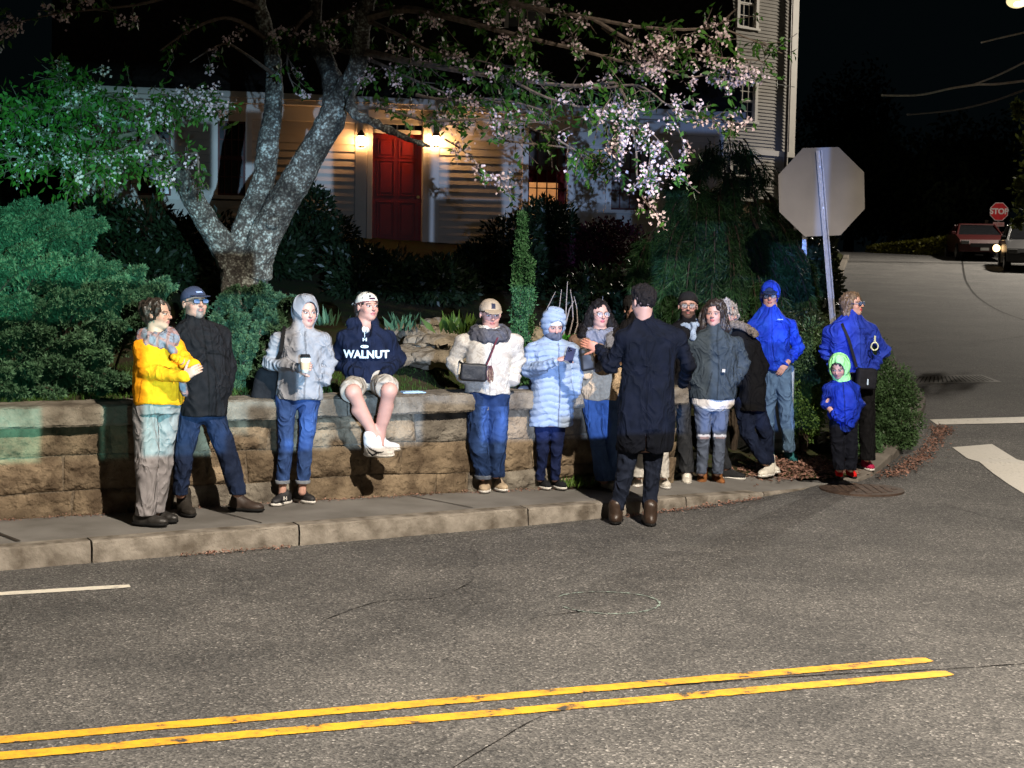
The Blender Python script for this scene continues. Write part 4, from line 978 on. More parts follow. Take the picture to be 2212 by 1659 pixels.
        return s.garment('scarf', m, ops, [c-V3((r, r, .1)), c+V3((r, r, .06))]+[q[:3] for tl in tail for q in tl], .10, .006, .0, colfn=colfn,
                         post=[lambda S: S.disp(lambda X, Y, Z: f*np.sin(70*(Z-c[2])+2.5*np.sin(7*np.arctan2(Y-cc[1], X-cc[0]))+3*(X-c[0])*9)+.003*nz3(X, Y, Z, 45, 1))])
M_SOLED = mat('black_rubber_sole', (.012, .012, .012), .7); M_SOLEW = mat('white_rubber_sole', (.62, .60, .56), .6, .15, 40)
def item(o, label, cat): o['label'] = label; o['category'] = cat; return o
def strap(name, pts, w, m, parent=None):        # flat band through points
    pts = [Vector(p) for p in pts]; V = []; F_ = []
    for i, p in enumerate(pts):
        t = (pts[min(i+1, len(pts)-1)]-pts[max(0, i-1)]).normalized(); sd = t.cross(Vector((0, -1, 0))).normalized()*w/2; b = Vector((0, -.003, 0))
        V += [p-sd-b, p+sd-b, p+sd+b, p-sd+b]
    for i in range(len(pts)-1):
        for k in range(4): a = i*4+k; b = i*4+(k+1) % 4; F_.append((a, b, b+4, a+4))
    F_ += [(0, 3, 2, 1), (len(V)-4, len(V)-3, len(V)-2, len(V)-1)]
    return link_mesh(name, V, F_, m, parent)
def denim(name, c, c2): return fab(name, c, c2, .85, 9)
# ------------------------------------------------------------------ the crowd
def setyaw(p, d): p.yaw = R(d); p.yaw_deg = d
def strip(p, keys_rows, c, w=.010, off=0., zmax=9, zmin=-9, dark=.55, tone=None):   # zip / placket line down the front of a garment
    kk = sorted(p.rows(keys_rows)); K = np.array(kk)
    def fn(v, col):
        z = v[:, 2]; cx = np.interp(z, K[:, 0], K[:, 1])+off; cy = np.interp(z, K[:, 0], K[:, 2]); s_, c_ = math.sin(p.yaw), math.cos(p.yaw)
        dx = (v[:, 0]-cx)*c_+(v[:, 1]-cy)*s_; dy = -(v[:, 0]-cx)*s_+(v[:, 1]-cy)*c_
        m = (np.abs(dx) < w) & (dy < 0) & (z < zmax) & (z > zmin); col[m] *= dark if tone is None else 1
        if tone is not None: col[m] = tone
        return col
    return fn
def cf(*fns, base=(1, 1, 1)):
    def f(v):
        c = np.tile(V3(base), (len(v), 1)).astype(float)
        for fn in fns: c = fn(v, c)
        return c
    return f
def pock(p, a, b, w=.006, dark=.5):             # seam line between two points on the near side
    a, b = V3(a)[[0, 2]], V3(b)[[0, 2]]; yc = p.B[1]
    def fn(v, c):
        q = v[:, [0, 2]]; t = np.clip(((q-a) @ (b-a))/((b-a) @ (b-a)), 0, 1); d = np.linalg.norm(q-a-t[:, None]*(b-a), axis=1); c[(d < w) & (v[:, 1] < 0)] *= dark; return c
    return fn
HAIR_D = mat('dark_brown_hair', (.028, .018, .013), .5, .5, 60, .5, 150, bdist=.004); HAIR_B = mat('blonde_hair', (.15, .095, .05), .5, .45, 50, .5, 140, bdist=.004); HAIR_G = mat('grey_curly_hair', (.36, .33, .30), .7, .6, 45, .6, 80, bdist=.006)
HAIR_K = mat('black_hair', (.010, .008, .008), .65, .5, 60, .5, 150, bdist=.004)
DK = fab('black_jacket_cloth', (.008, .0075, .009), vcol=True)
BLK = mat('black_plain', (.012, .012, .013), .7)
def person1():
    p = Person(C1, (240, 1575), 'p', 'person in a yellow fleece with crossed arms and wide grey trousers, at the left end', (.56, .34, .26), hh=.205); setyaw(p, 38)
    p.head(290, 252, .0, 74, -2); p.brow = (.04, .025, .02)
    rows = [(815, 135, 448, .155), (790, 125, 462, .165), (700, 122, 468, .165), (560, 132, 440, .145), (450, 150, 425, .135), (400, 185, 395, .105), (368, 235, 340, .07)]
    A = p.ch((195, 445, -.07, .075), (225, 615, -.13, .072), (455, 640, -.24, .052)); A2 = p.ch((395, 435, .10, .07), (505, 585, -.08, .068), (395, 520, -.25, .052))
    L1 = p.ch((215, 860, -.02, .105), (222, 1180, -.03, .092), (212, 1490, -.02, .085)); L2 = p.ch((345, 860, .06, .100), (318, 1180, .07, .084), (272, 1485, .11, .076))
    tor = p.rows(rows); p.hand(A[2][:3]+V3((.0, 0, 0)) if 0 else V3(A[2][:3]), (.6, -.1, .35), (.2, .9, 0), .5, 1, .9)
    p.build_body(p.J(275, 360), tor, [A, A2], [L1, L2], True)
    fl = fab('yellow_fleece', (.80, .33, .010), (.66, .25, .007), .95, 30, .3)
    pk = p.J(205, 660), p.J(195, 790)
    p.jacket(fl, rows, [A, A2], 'fleece_jacket', collar=(.05, .065), fold=.007, ff=12, colfn=cf(pock(p, p.J(220, 655), p.J(198, 790), .005, .45), pock(p, p.J(432, 730), p.J(436, 800), .005, .5)))
    p.trousers(fab('grey_twill', (.25, .235, .24), (.19, .18, .185)), [L1, L2], [(870, 150, 425, .13), (800, 150, 430, .13)], fold=.006)
    sc = fab('blue_grey_plaid_scarf', (.20, .20, .24), (.13, .13, .17), .95, 16)
    p.scarf(sc, p.J(285, 385), .098, .042, n=2, tail=[p.ch((345, 400, -.08, .042), (385, 480, -.13, .036)), p.ch((440, 650, -.10, .035), (460, 745, -.09, .032))],
            colfn=lambda v: np.where((np.sin(v[:, 0:1]*90) > .6) | (np.sin(v[:, 2:3]*80+v[:, 0:1]*40) > .7), V3((1.6, .9, .7)), V3((1, 1, 1))))
    p.hair(HAIR_D, [lambda S: S.ell(p.H(0, .50, .22), V3((.20, .20, .24))*p.hh, .03, 'u', p.hR), lambda S: S.ell(p.H(0, .22, .02), V3((.37, .30, .38))*p.hh, .04, 'u', p.hR), lambda S: [S.cap(p.H(sx*.33, -.16, .20), p.H(sx*.35, -.10, -.16), .022, .012, .02) for sx in (-1, 1)]], face=(.34, .36, .43, -.11))
    sh = fab('black_leather_shoe', (.02, .018, .016), bump=.12, rough=.5)
    p.shoe(235, 1568, -.02, 78, sh, L=.29, top=.07); p.shoe(310, 1545, .13, 70, sh, L=.28, top=.07)
def person2():
    p = Person(C1, (640, 1512), 'p', 'tall person in a black field coat, dark cap and glasses, hands in pockets, legs apart', (.50, .28, .21), hh=.232); setyaw(p, 18)
    p.head(520, 183, .0, 38, -10); p.beard((.13, .12, .115), False)
    rows = [(885, 428, 735, .155), (800, 420, 742, .17), (640, 405, 748, .17), (500, 395, 738, .155), (380, 380, 722, .145), (320, 400, 690, .12), (285, 450, 610, .08)]
    A = p.ch((405, 385, -.03, .08), (385, 570, .02, .072), (440, 720, -.08, .06)); B = p.ch((690, 375, .06, .082), (738, 570, .10, .075), (712, 735, .02, .065))
    L1 = p.ch((495, 900, -.02, .095), (450, 1150, -.06, .080), (432, 1375, -.06, .066)); L2 = p.ch((645, 900, .03, .100), (732, 1140, .0, .086), (792, 1365, .0, .070))
    p.build_body(p.J(520, 300), p.rows(rows), [A, B], [L1, L2])
    m = fab('black_canvas_coat', (.0095, .0085, .010), (.006, .0055, .0065), .8, 20)
    p.jacket(m, rows, [A, B], 'coat', collar=(.06, .085), fold=.006, power=2.6, colfn=cf(strip(p, rows, 0, .005, .02, dark=.35), strip(p, rows, 0, .004, .075, dark=.4), pock(p, p.J(625, 490), p.J(700, 500), .005, .3), pock(p, p.J(700, 500), p.J(745, 540), .005, .3), pock(p, p.J(460, 470), p.J(545, 475), .005, .3)))
    d = denim('dark_navy_jeans', (.012, .021, .052), (.008, .013, .030))
    p.trousers(d, [L1, L2], fold=.006)
    bt = fab('dark_hiking_boot', (.030, .026, .022), bump=.12, rough=.7)
    p.shoe(468, 1500, -.14, 28, bt, M_SOLED, .31, 'boot', top=.12); p.shoe(838, 1475, -.02, 76, fab('dark_brown_shoe', (.035, .022, .016), bump=.12, rough=.6), M_SOLED, .31, top=.10)
    p.hair(mat('short_grey_hair', (.10, .095, .09), .6, .4, 60), size=(.345, .42, .37), noise=.004)
    p.cap_hat(fab('navy_cap_cloth', (.035, .042, .075), bump=.12), logo=(.10, .30, .022, (9, 9, 9), 0.02), size=(.38, .45, .385)); p.glasses(BLK, M_LENS, rect=True, h=.06)
def person3():
    p = Person(C2, (340, 1548), 'p', 'person in a grey hooded zip jacket and cuffed blue jeans holding a paper coffee cup', (.62, .37, .30), hh=.212); setyaw(p, 12)
    p.head(428, 228, .0, 30, 0); p.lip = (.50, .16, .16)
    rows = [(826, 215, 550, .135), (790, 213, 552, .14), (700, 228, 548, .13), (580, 240, 552, .135), (450, 232, 552, .135), (385, 242, 530, .125), (340, 300, 485, .09), (315, 340, 450, .07)]
    A = p.ch((232, 400, -.02, .075), (182, 575, -.02, .068), (378, 605, -.27, .044)); B = p.ch((545, 405, .03, .072), (598, 575, .04, .062), (560, 700, -.03, .055))
    L1 = p.ch((292, 850, -.01, .093), (290, 1130, -.02, .068), (266, 1385, .0, .058)); L2 = p.ch((452, 850, .02, .093), (425, 1130, .0, .068), (407, 1375, .02, .058))
    w = V3(A[2][:3]); p.hand(w+V3((-.012, 0, 0)), (.85, -.25, .05), (.15, .9, .1), .95, -1, .88)
    LL = [p.ch((292, 850, -.01, .093), (290, 1130, -.02, .068), (268, 1385, .0, .052), (265, 1480, .01, .050)), p.ch((452, 850, .02, .093), (425, 1130, .0, .068), (407, 1375, .02, .052), (400, 1460, .02, .050))]
    p.build_body(p.J(420, 330), p.rows(rows), [A, B], LL, True)
    m = fab('grey_soft_shell', (.25, .25, .265), (.20, .20, .215), .8, 12)
    p.jacket(m, rows, [A, B], 'hooded_jacket', hood=dict(w=.48, d=.54, t=.62, ow=.29, oh=.43, oz=-.03), fold=.006, ff=13, creas=1.35, colfn=cf(strip(p, rows, 0, .007, .03, zmax=p.J(0, 345)[2], dark=.55), pock(p, p.J(485, 600), p.J(540, 720), .004, .6), pock(p, p.J(290, 700), p.J(235, 735), .004, .6)))
    p.hair(HAIR_D, size=(.355, .43, .385))
    d = denim('mid_blue_jeans', (.035, .075, .21), (.022, .045, .13)); p.trousers(d, [L1, L2], fold=.005)
    cf_ = fab('denim_cuff', (.20, .22, .25), bump=.12)
    for c, dy in ((266, 0), (407, .02)):
        q0, q1 = p.J(c, 1378, dy), p.J(c, 1402, dy); S = SDF(q1-.1, q0+.1, .006); S.loft([(q1[2], q1[0], q1[1], .057, .060), (q0[2], q0[0], q0[1], .060, .062)]); S.obj('trouser_cuff', cf_, p.root)
    sh = fab('black_running_shoe', (.016, .016, .018), bump=.12, rough=.6); p.shoe(262, 1538, -.06, -28, sh, M_SOLEW, .255, top=.07); p.shoe(412, 1522, -.03, 48, sh, M_SOLEW, .255, top=.07)
    for (x, y) in ((285, 1505),): # small white mark on the side of the shoe
        q = p.J(x, y, -.135); b = MB()
        for k in (-1, 1): b.box((q[0]+k*.010-.004, q[1]-.004, q[2]-.014), (q[0]+k*.010+.004, q[1]+.004, q[2]+.014))
        b.box((q[0]-.01, q[1]-.004, q[2]-.003), (q[0]+.01, q[1]+.004, q[2]+.003)); b.build('shoe_mark', M_SOLEW, p.root)
    # cup in the hand: a thing of its own
    q = V3(p.J(422, 575, -.345))+p.B; root = empty('coffee_cup', q); item(root, 'white paper coffee cup with a black lid held in front of the grey jacket', 'cup')
    c = MB(); c.tube([(0, 0, -.075), (0, 0, .045)], [.029, .040], 20); c.build('paper_cup', mat('white_paper_cup', (.74, .70, .60), .6, .08, 20), root, True)
    sl = MB(); sl.tube([(0, 0, -.050), (0, 0, .008)], [.0325, .0395], 20, False); sl.build('cup_sleeve', mat('cup_sleeve', (.60, .42, .25), .8), root, True)
    c = MB(); c.tube([(0, 0, .043), (0, 0, .050), (0, 0, .052), (0, 0, .066), (0, 0, .068)], [.043, .043, .038, .036, .030], 20); c.build('cup_lid', BLK, root, True)
    # shoulder bag
    b = p.J(165, 735, .12)+p.B; root = empty('shoulder_bag', b); item(root, 'large black bag hanging behind the elbow of the grey hooded jacket', 'bag')
    S = SDF((-.22, -.13, -.22), (.22, .13, .22), .008); S.box((0, 0, 0), (.115, .06, .145), .05, M=rotm(0, 0, 12)); S.disp(lambda X, Y, Z: .008*nz3(X, Y, Z, 22, 1)); S.obj('bag_body', mat('black_bag_cloth', (.012, .012, .014), .75, .3, 20, .4, 40), root)
    q = [p.J(x, y, d)+p.B-b for x, y, d in ((180, 640, .10), (225, 560, -.09), (255, 500, -.125), (266, 420, -.115), (275, 350, -.06), (282, 322, .02), (270, 400, .12))]; strap('bag_strap', q, .03, BLK, root)
def person4():
    px = C2(860, 900); Yw = wall_y(P(px[0], px[1], 12.9).x); p = Person(C2, (860, 900), 'p', 'person sitting on the wall in a navy hoodie, pale shorts and backwards cap', (.58, .32, .25), Y0=Yw-.10, hh=.222); setyaw(p, 6)
    p.head(850, 190, .22, 36, -6); p.lip = (.45, .15, .15)
    rows = [(705, 690, 1010, .16, .20), (640, 665, 1018, .165, .21), (520, 662, 1008, .16, .22), (420, 668, 990, .145, .22), (355, 700, 968, .125, .22), (315, 760, 925, .09, .22), (295, 790, 890, .07, .22)]
    A = p.ch((700, 385, .20, .082), (625, 560, .30, .078), (770, 640, .05, .065)); B = p.ch((985, 390, .24, .082), (1055, 545, .34, .078), (975, 640, .06, .065))
    L1 = p.ch((775, 725, .15, .10), (752, 775, -.30, .065), (895, 1075, -.20, .040), (905, 1120, -.20, .040)); L2 = p.ch((935, 720, .15, .10), (1000, 765, -.30, .065), (935, 1060, -.16, .040), (930, 1130, -.15, .040))
    sk = lambda S: [S.cap(a, b, ra, rb, .03) for a, b, ra, rb in ((L1[0][:3], L1[1][:3], .08, .060), (L1[1][:3], L1[2][:3], .057, .040), (L1[2][:3], L1[3][:3], .040, .042), (L2[0][:3], L2[1][:3], .08, .060), (L2[1][:3], L2[2][:3], .057, .040), (L2[2][:3], L2[3][:3], .040, .042), (p.J(782, 900, -.25), p.J(830, 960, -.22), .052, .045), (p.J(985, 870, -.23), p.J(960, 960, -.2), .052, .045))]
    p.build_body(p.J(835, 305, .22), p.rows(rows), [A, B], [L1, L2], False, sk)
    m = fab('navy_hoodie_cloth', (.008, .012, .030), (.005, .008, .02), .9, 14)
    p.jacket(m, rows, [A, B], 'hoodie', collar=None, fold=.008, ff=12, creas=1.5, extra=[lambda S: [S.cap(p.J(735+20*i, 300+6*i*(1 if i < 4 else -1), .20+.02*i), p.J(755+20*i, 305, .22+.0*i), .045, .045, .03) for i in range(8)]], post=[lambda S: S.ell(p.J(845, 330, .12), (.040, .09, .09), .02, 'c')])
    t = fab('white_tee', (.7, .7, .66)); S = SDF(p.J(830, 345, .12)-.16, p.J(830, 345, .12)+.16, .006); S.ell(p.J(832, 345, .20), (.040, .075, .035)); S.obj('t_shirt', t, p.root)
    k = fab('khaki_shorts', (.36, .31, .25), (.29, .25, .20))
    s1 = [L1[0], (*p.J(742, 765, -.22), .098)]; s2 = [L2[0], (*p.J(985, 740, -.22), .098)]
    p.trousers(k, [s1, s2], name='shorts', fold=.005, post=[lambda S: S.plane(p.J(750, 800, -.265), (0, -1, -.28))])
    # lettering on the chest
    f = p.J(838, 500, 0.215-.165)+p.B
    def word(txt, size, loc, mm, name, rot=0, sx=1):
        c = bpy.data.curves.new(name, 'FONT'); c.body = txt; c.size = size; c.extrude = .002; c.align_x = 'CENTER'; c.align_y = 'CENTER'; c.offset = .0035; c.space_character = 1.05
        o = bpy.data.objects.new(name, c); COL.objects.link(o); dg = bpy.context.evaluated_depsgraph_get(); me = bpy.data.meshes.new_from_object(o.evaluated_get(dg)); bpy.data.objects.remove(o)
        me.materials.append(mm); o = bpy.data.objects.new(name, me); COL.objects.link(o); o.parent = p.root; M = Matrix.Rotation(R(6), 4, 'Z') @ Matrix.Rotation(R(90), 4, 'X')
        for v in me.vertices:
            q = M @ Vector((v.co.x*sx, v.co.y, v.co.z)); q += Vector(loc); q.y += .9*(q.x-loc[0])**2*2.2; v.co = q
        return o
    ww = mat('pale_print', (.55, .66, .70), .8, .15, 60); word('WALNUT', .086, p.J(838, 518, .035), ww, 'chest_lettering', sx=.98)
    b = MB(); q = V3(p.J(832, 413, .055))
    for kx in (-1, 1): b.box((q[0]+kx*.012-.005, q[1]-.01, q[2]-.013), (q[0]+kx*.012+.005, q[1]+.002, q[2]+.013))
    b.box((q[0]-.012, q[1]-.01, q[2]-.004), (q[0]+.012, q[1]+.002, q[2]+.004)); b.build('chest_mark', ww, p.root)
    b = MB(); q = V3(p.J(830, 462, .045)); b.tube([q+V3((.030*math.cos(a), -.004, .009*math.sin(a))) for a in np.linspace(0, 6.28, 17)], .005, 5); b.box(tuple(q+V3((-.012, -.009, -.004))), tuple(q+V3((.014, .0, .006)))); b.build('chest_badge', ww, p.root)
    b = MB(); b.tube([p.J(829, 362, .075), p.J(831, 380, .066), p.J(830, 400, .056)], .003, 5); b.build('hood_cord', ww, p.root)
    p.hair(HAIR_D, [lambda S: S.ell(p.H(0, .33, -.12), V3((.33, .22, .42))*p.hh, .04, 'u', p.hR)], size=(.36, .44, .37))
    cp = p.cap_hat(fab('cream_cap_cloth', (.60, .57, .48), bump=.12), back=True, logo=(.12, .27, .035, (.08, .03, .07), .0), band=(.155, (.35, .08, .08)), mbrim=fab('cap_brim_cloth', (.5, .47, .40), bump=.12))
    s = fab('white_leather', (.62, .60, .57), bump=.12, rough=.55)
    p.shoe(925, 1215, -.24, 58, s, M_SOLEW, .305, 'boot', pitch=-2, top=.12, mark=(.02, .02, .02), roll=-8); p.shoe(965, 1180, -.10, 60, s, M_SOLEW, .30, 'boot', top=.12, pitch=-4)
    b = MB(); b.tube([p.J(842, 1158, -.272), p.J(862, 1192, -.284), p.J(884, 1210, -.292), p.J(908, 1198, -.300), p.J(938, 1176, -.306)], [.002, .007, .009, .006, .002], 6); b.build('shoe_mark', BLK, p.root, True)
    c = fab('white_sock', (.7, .7, .68), bump=.12); S = SDF(p.J(905, 1110, -.19)-.12, p.J(905, 1110, -.19)+.12, .006); S.cap(p.J(902, 1085, -.20), p.J(912, 1150, -.20), .046, .046, .01); S.cap(p.J(935, 1085, -.15), p.J(945, 1130, -.12), .045, .045, .01); S.obj('socks', c, p.root)
def person5():
    p = Person(C3, (412, 1540), 'p', 'person in a cream camouflage jacket, tan cap and grey scarf with a black crossbody pouch', (.54, .31, .24), hh=.232); setyaw(p, 6)
    p.head(402, 205, .0, 14, 6)
    rows = [(800, 205, 552, .14), (760, 200, 556, .15), (660, 205, 562, .155), (540, 205, 575, .16), (430, 205, 580, .155), (365, 225, 560, .14), (320, 280, 510, .10), (290, 320, 470, .08)]
    A = p.ch((205, 395, .0, .085), (130, 560, .05, .080), (205, 680, -.04, .066)); B = p.ch((582, 400, .02, .085), (612, 560, .06, .078), (575, 700, -.03, .066))
    L1 = p.ch((305, 830, .0, .105), (305, 1130, -.03, .090), (345, 1415, -.02, .082)); L2 = p.ch((462, 830, .02, .105), (455, 1130, .0, .088), (445, 1400, .0, .080))
    p.build_body(p.J(400, 300), p.rows(rows), [A, B], [L1, L2])
    m = bpy.data.materials.new('cream_camouflage'); m.use_nodes = True; n = m.node_tree.nodes; l = m.node_tree.links; b = n['Principled BSDF']; b.inputs['Roughness'].default_value = .9
    tc = n.new('ShaderNodeTexCoord'); nz = n.new('ShaderNodeTexNoise'); nz.inputs['Scale'].default_value = 15; nz.inputs['Detail'].default_value = 2.5; nz.inputs['Distortion'].default_value = .8; l.new(tc.outputs['Object'], nz.inputs['Vector'])
    r = n.new('ShaderNodeValToRGB'); r.color_ramp.interpolation = 'CONSTANT'; e = r.color_ramp.elements; e[0].color = (.35, .315, .265, 1); e[1].position = .46; e[1].color = (.46, .425, .36, 1); q = e.new(.56); q.color = (.36, .325, .27, 1); q = e.new(.60); q.color = (.44, .41, .35, 1); l.new(nz.outputs['Fac'], r.inputs[0])
    at = n.new('ShaderNodeVertexColor'); at.layer_name = 'Col'; mx = n.new('ShaderNodeMix'); mx.data_type = 'RGBA'; mx.blend_type = 'MULTIPLY'; mx.inputs[0].default_value = 1; l.new(at.outputs[0], mx.inputs[6]); l.new(r.outputs[0], mx.inputs[7]); l.new(mx.outputs[2], b.inputs['Base Color'])
    p.jacket(m, rows, [A, B], 'camouflage_jacket', fold=.009, ff=13, creas=1.5, colfn=cf(strip(p, rows, 0, .005, .01, dark=.6), pock(p, p.J(545, 650), p.J(520, 760), .004, .55)))
    d = denim('dark_blue_jeans', (.016, .036, .105), (.009, .020, .056)); fade = lambda v: np.clip(1+1.3*np.exp(-((np.abs(v[:, 0:1]-.0)-.085)/.045)**2)*(v[:, 2:3] > .35)*(v[:, 2:3] < .75)*(v[:, 1:2] < 0), 1, 2.4)*np.ones((1, 3))
    p.trousers(d, [L1, L2], fold=.008, colfn=fade, creas=1.5)
    cfm = fab('denim_cuff_dark', (.10, .115, .15), bump=.12); q1, q0 = p.J(350, 1440, -.02), p.J(348, 1410, -.02); S = SDF(q1-.12, q0+.12, .006); S.loft([(q1[2], q1[0], q1[1], .072, .075), (q0[2], q0[0], q0[1], .078, .080)]); S.obj('trouser_cuff', cfm, p.root)
    s = fab('tan_suede_sneaker', (.42, .33, .23), bump=.12); p.shoe(362, 1522, -.07, -4, s, M_SOLEW, .30, 'sneaker', top=.09); p.shoe(462, 1512, -.04, 24, s, M_SOLEW, .30, 'sneaker', top=.10)
    p.scarf(fab('charcoal_scarf', (.085, .085, .095), (.055, .055, .065), .95, 30), p.J(398, 335), .118, .044, n=2, flat=.8)
    p.hair(HAIR_D, size=(.352, .43, .375), noise=.004)
    p.cap_hat(fab('tan_cap_cloth', (.33, .26, .18), bump=.12), logo=(.07, .33, .085, (.08, .11, .25), .02))
    b = p.J(275, 640, -.24)+p.B; root = empty('crossbody_pouch', b); item(root, 'black crossbody pouch worn over the cream camouflage jacket', 'pouch')
    S = SDF((-.18, -.1, -.15), (.18, .1, .15), .006); S.box((0, 0, 0), (.112, .035, .075), .022, M=rotm(6, 0, 4)); S.disp(lambda X, Y, Z: .004*nz3(X, Y, Z, 32, 1)); S.obj('pouch_body', mat('black_nylon', (.010, .011, .014), .6, .3, 30, .3, 50), root)
    strap('pouch_strap', [p.J(x, y, d)+p.B-b for x, y, d in ((195, 580, -.19), (170, 560, -.05), (170, 520, .1))], .02, BLK, root)
    strap('pouch_strap', [p.J(x, y, d)+p.B-b for x, y, d in ((372, 590, -.235), (395, 540, -.24), (425, 460, -.225), (455, 385, -.165), (470, 340, -.09))], .014, mat('red_black_cord', (.09, .02, .03), .7), root)
    kb = MB(); 
    for i in range(5): kb.tube([p.J(385+6*i, 590, -.25)+p.B-b, p.J(375+12*i, 640+12*(i % 2), -.25)+p.B-b, p.J(380+10*i, 700+10*(i % 3), -.245)+p.B-b], .0045, 5)
    kb.build('key_lanyard', mat('keys_and_cord', (.10, .035, .04), .5, .5, 60), root)
def person6():
    p = Person(C3, (835, 1520), 'p', 'person in a long pale blue quilted coat with the hood up, looking at a phone', (.60, .37, .31), hh=.205); setyaw(p, 12)
    p.head(880, 283, -.03, 16, 22)
    rows = [(1042, 682, 1030, .15), (1000, 680, 1032, .155), (860, 690, 1036, .155), (700, 705, 1030, .15), (600, 705, 1015, .14), (500, 700, 1020, .145), (440, 720, 1008, .13), (400, 765, 965, .10), (375, 800, 935, .08)]
    A = p.ch((715, 460, -.01, .080), (690, 625, -.03, .078), (800, 600, -.2, .06), (888, 560, -.29, .045)); B = p.ch((1012, 460, .03, .080), (1060, 640, .04, .070), (1035, 790, -.03, .065))
    L1 = p.ch((795, 1030, .0, .085), (795, 1220, -.02, .066), (775, 1440, .0, .050)); L2 = p.ch((905, 1030, .02, .085), (900, 1220, .0, .066), (885, 1440, .02, .050))
    w = p.J(905, 545, -.30); p.hand(w, (.85, -.25, .12), (.1, .35, -.95), .45, 1, .85)
    p.build_body(p.J(875, 385), p.rows(rows), [A, B], [L1, L2], True)
    m = fab('pale_blue_quilted_nylon', (.25, .31, .41), (.22, .28, .37), .65, 10, bump=.3)
    zp = strip(p, rows, 0, .006, .035, zmax=p.J(0, 400)[2], dark=.45)
    def quilt(v, c):
        zz = v[:, 2]+.25*np.abs(v[:, 0]-p.J(880, 0)[0])*.25+.012*np.sin(v[:, 0]*23+v[:, 1]*9); c[np.abs(np.sin(math.pi*zz/.056)) < .12] *= .72; return c
    p.jacket(m, rows, [A, B], 'quilted_coat', hood=dict(w=.52, d=.55, t=.66, ow=.32, oh=.40, oz=-.07), fold=.003, ff=18, ribs=(.056, .0062, .25), colfn=cf(quilt, zp, pock(p, p.J(1005, 690), p.J(1035, 830), .004, .55)), h=.0065)
    ht = fab('pale_knit_hat', (.60, .56, .52), bump=.12); p.beanie(ht, .02)
    g = fab('grey_neck_gaiter', (.085, .095, .13)); c = p.H(0, -.1, -.42)
    p.garment('neck_gaiter', g, [lambda S: S.ell(p.H(0, -.14, -.36), V3((.34, .40, .24))*p.hh, 0, 'u', p.hR), lambda S: S.cap(p.H(0, -.1, -.45), p.H(0, .02, -.75), .07, .09, .02)], [c], .2, .0055, .004, 30)
    t = denim('navy_leggings', (.009, .016, .058), (.006, .010, .036)); p.trousers(t, [L1, L2], fold=.003)
    s = fab('black_knit_sneaker', (.014, .015, .018), bump=.12); p.shoe(795, 1500, -.05, 24, s, M_SOLEW, .26, top=.08); p.shoe(905, 1500, -.02, 30, s, M_SOLEW, .26, top=.08)
    q = w+V3((.105, -.045, .045))+p.B; root = empty('phone', q); item(root, 'dark blue phone held up in front of the pale blue coat', 'phone')
    M = Matrix(rotm(14, -34, 22)).to_4x4(); b = MB(); b.box((-.037, -.005, -.075), (.037, .005, .075), M); b.build('phone_case', mat('navy_phone_case', (.02, .03, .09), .35), root, bevel=.004); b = MB()
    for (x, z) in ((-.018, .052), (-.018, .030), (-.002, .041)): b.box((x-.007, -.008, z-.007), (x+.007, -.0052, z+.007), M)
    b.build('camera_lens', mat('phone_camera', (.004, .004, .005), .1), root, bevel=.002)
    b = p.J(645, 890, .17)+p.B; root = empty('backpack', b); item(root, 'grey and black backpack hanging behind the pale blue coat', 'backpack')
    S = SDF((-.25, -.14, -.3), (.25, .16, .25), .008); S.box((.03, 0, .0), (.10, .075, .18), .06, M=rotm(0, 0, -4)); S.disp(lambda X, Y, Z: .007*nz3(X, Y, Z, 20, 1)); S.obj('backpack_body', mat('black_backpack', (.014, .014, .016), .8, .3, 20, .4, 40), root)
    S = SDF((-.2, -.2, -.2), (.2, .1, .28), .007); S.ell((.005, -.035, .075), (.085, .065, .105)); S.disp(lambda X, Y, Z: .006*nz3(X, Y, Z, 26, 2)); S.obj('backpack_pocket', mat('grey_backpack_cloth', (.22, .22, .24), .85, .2, 14, .3, 40), root)
    strap('backpack_strap', [p.J(x, y, d)+p.B-b for x, y, d in ((700, 780, .12), (705, 720, .04), (712, 680, .08))], .03, BLK, root)
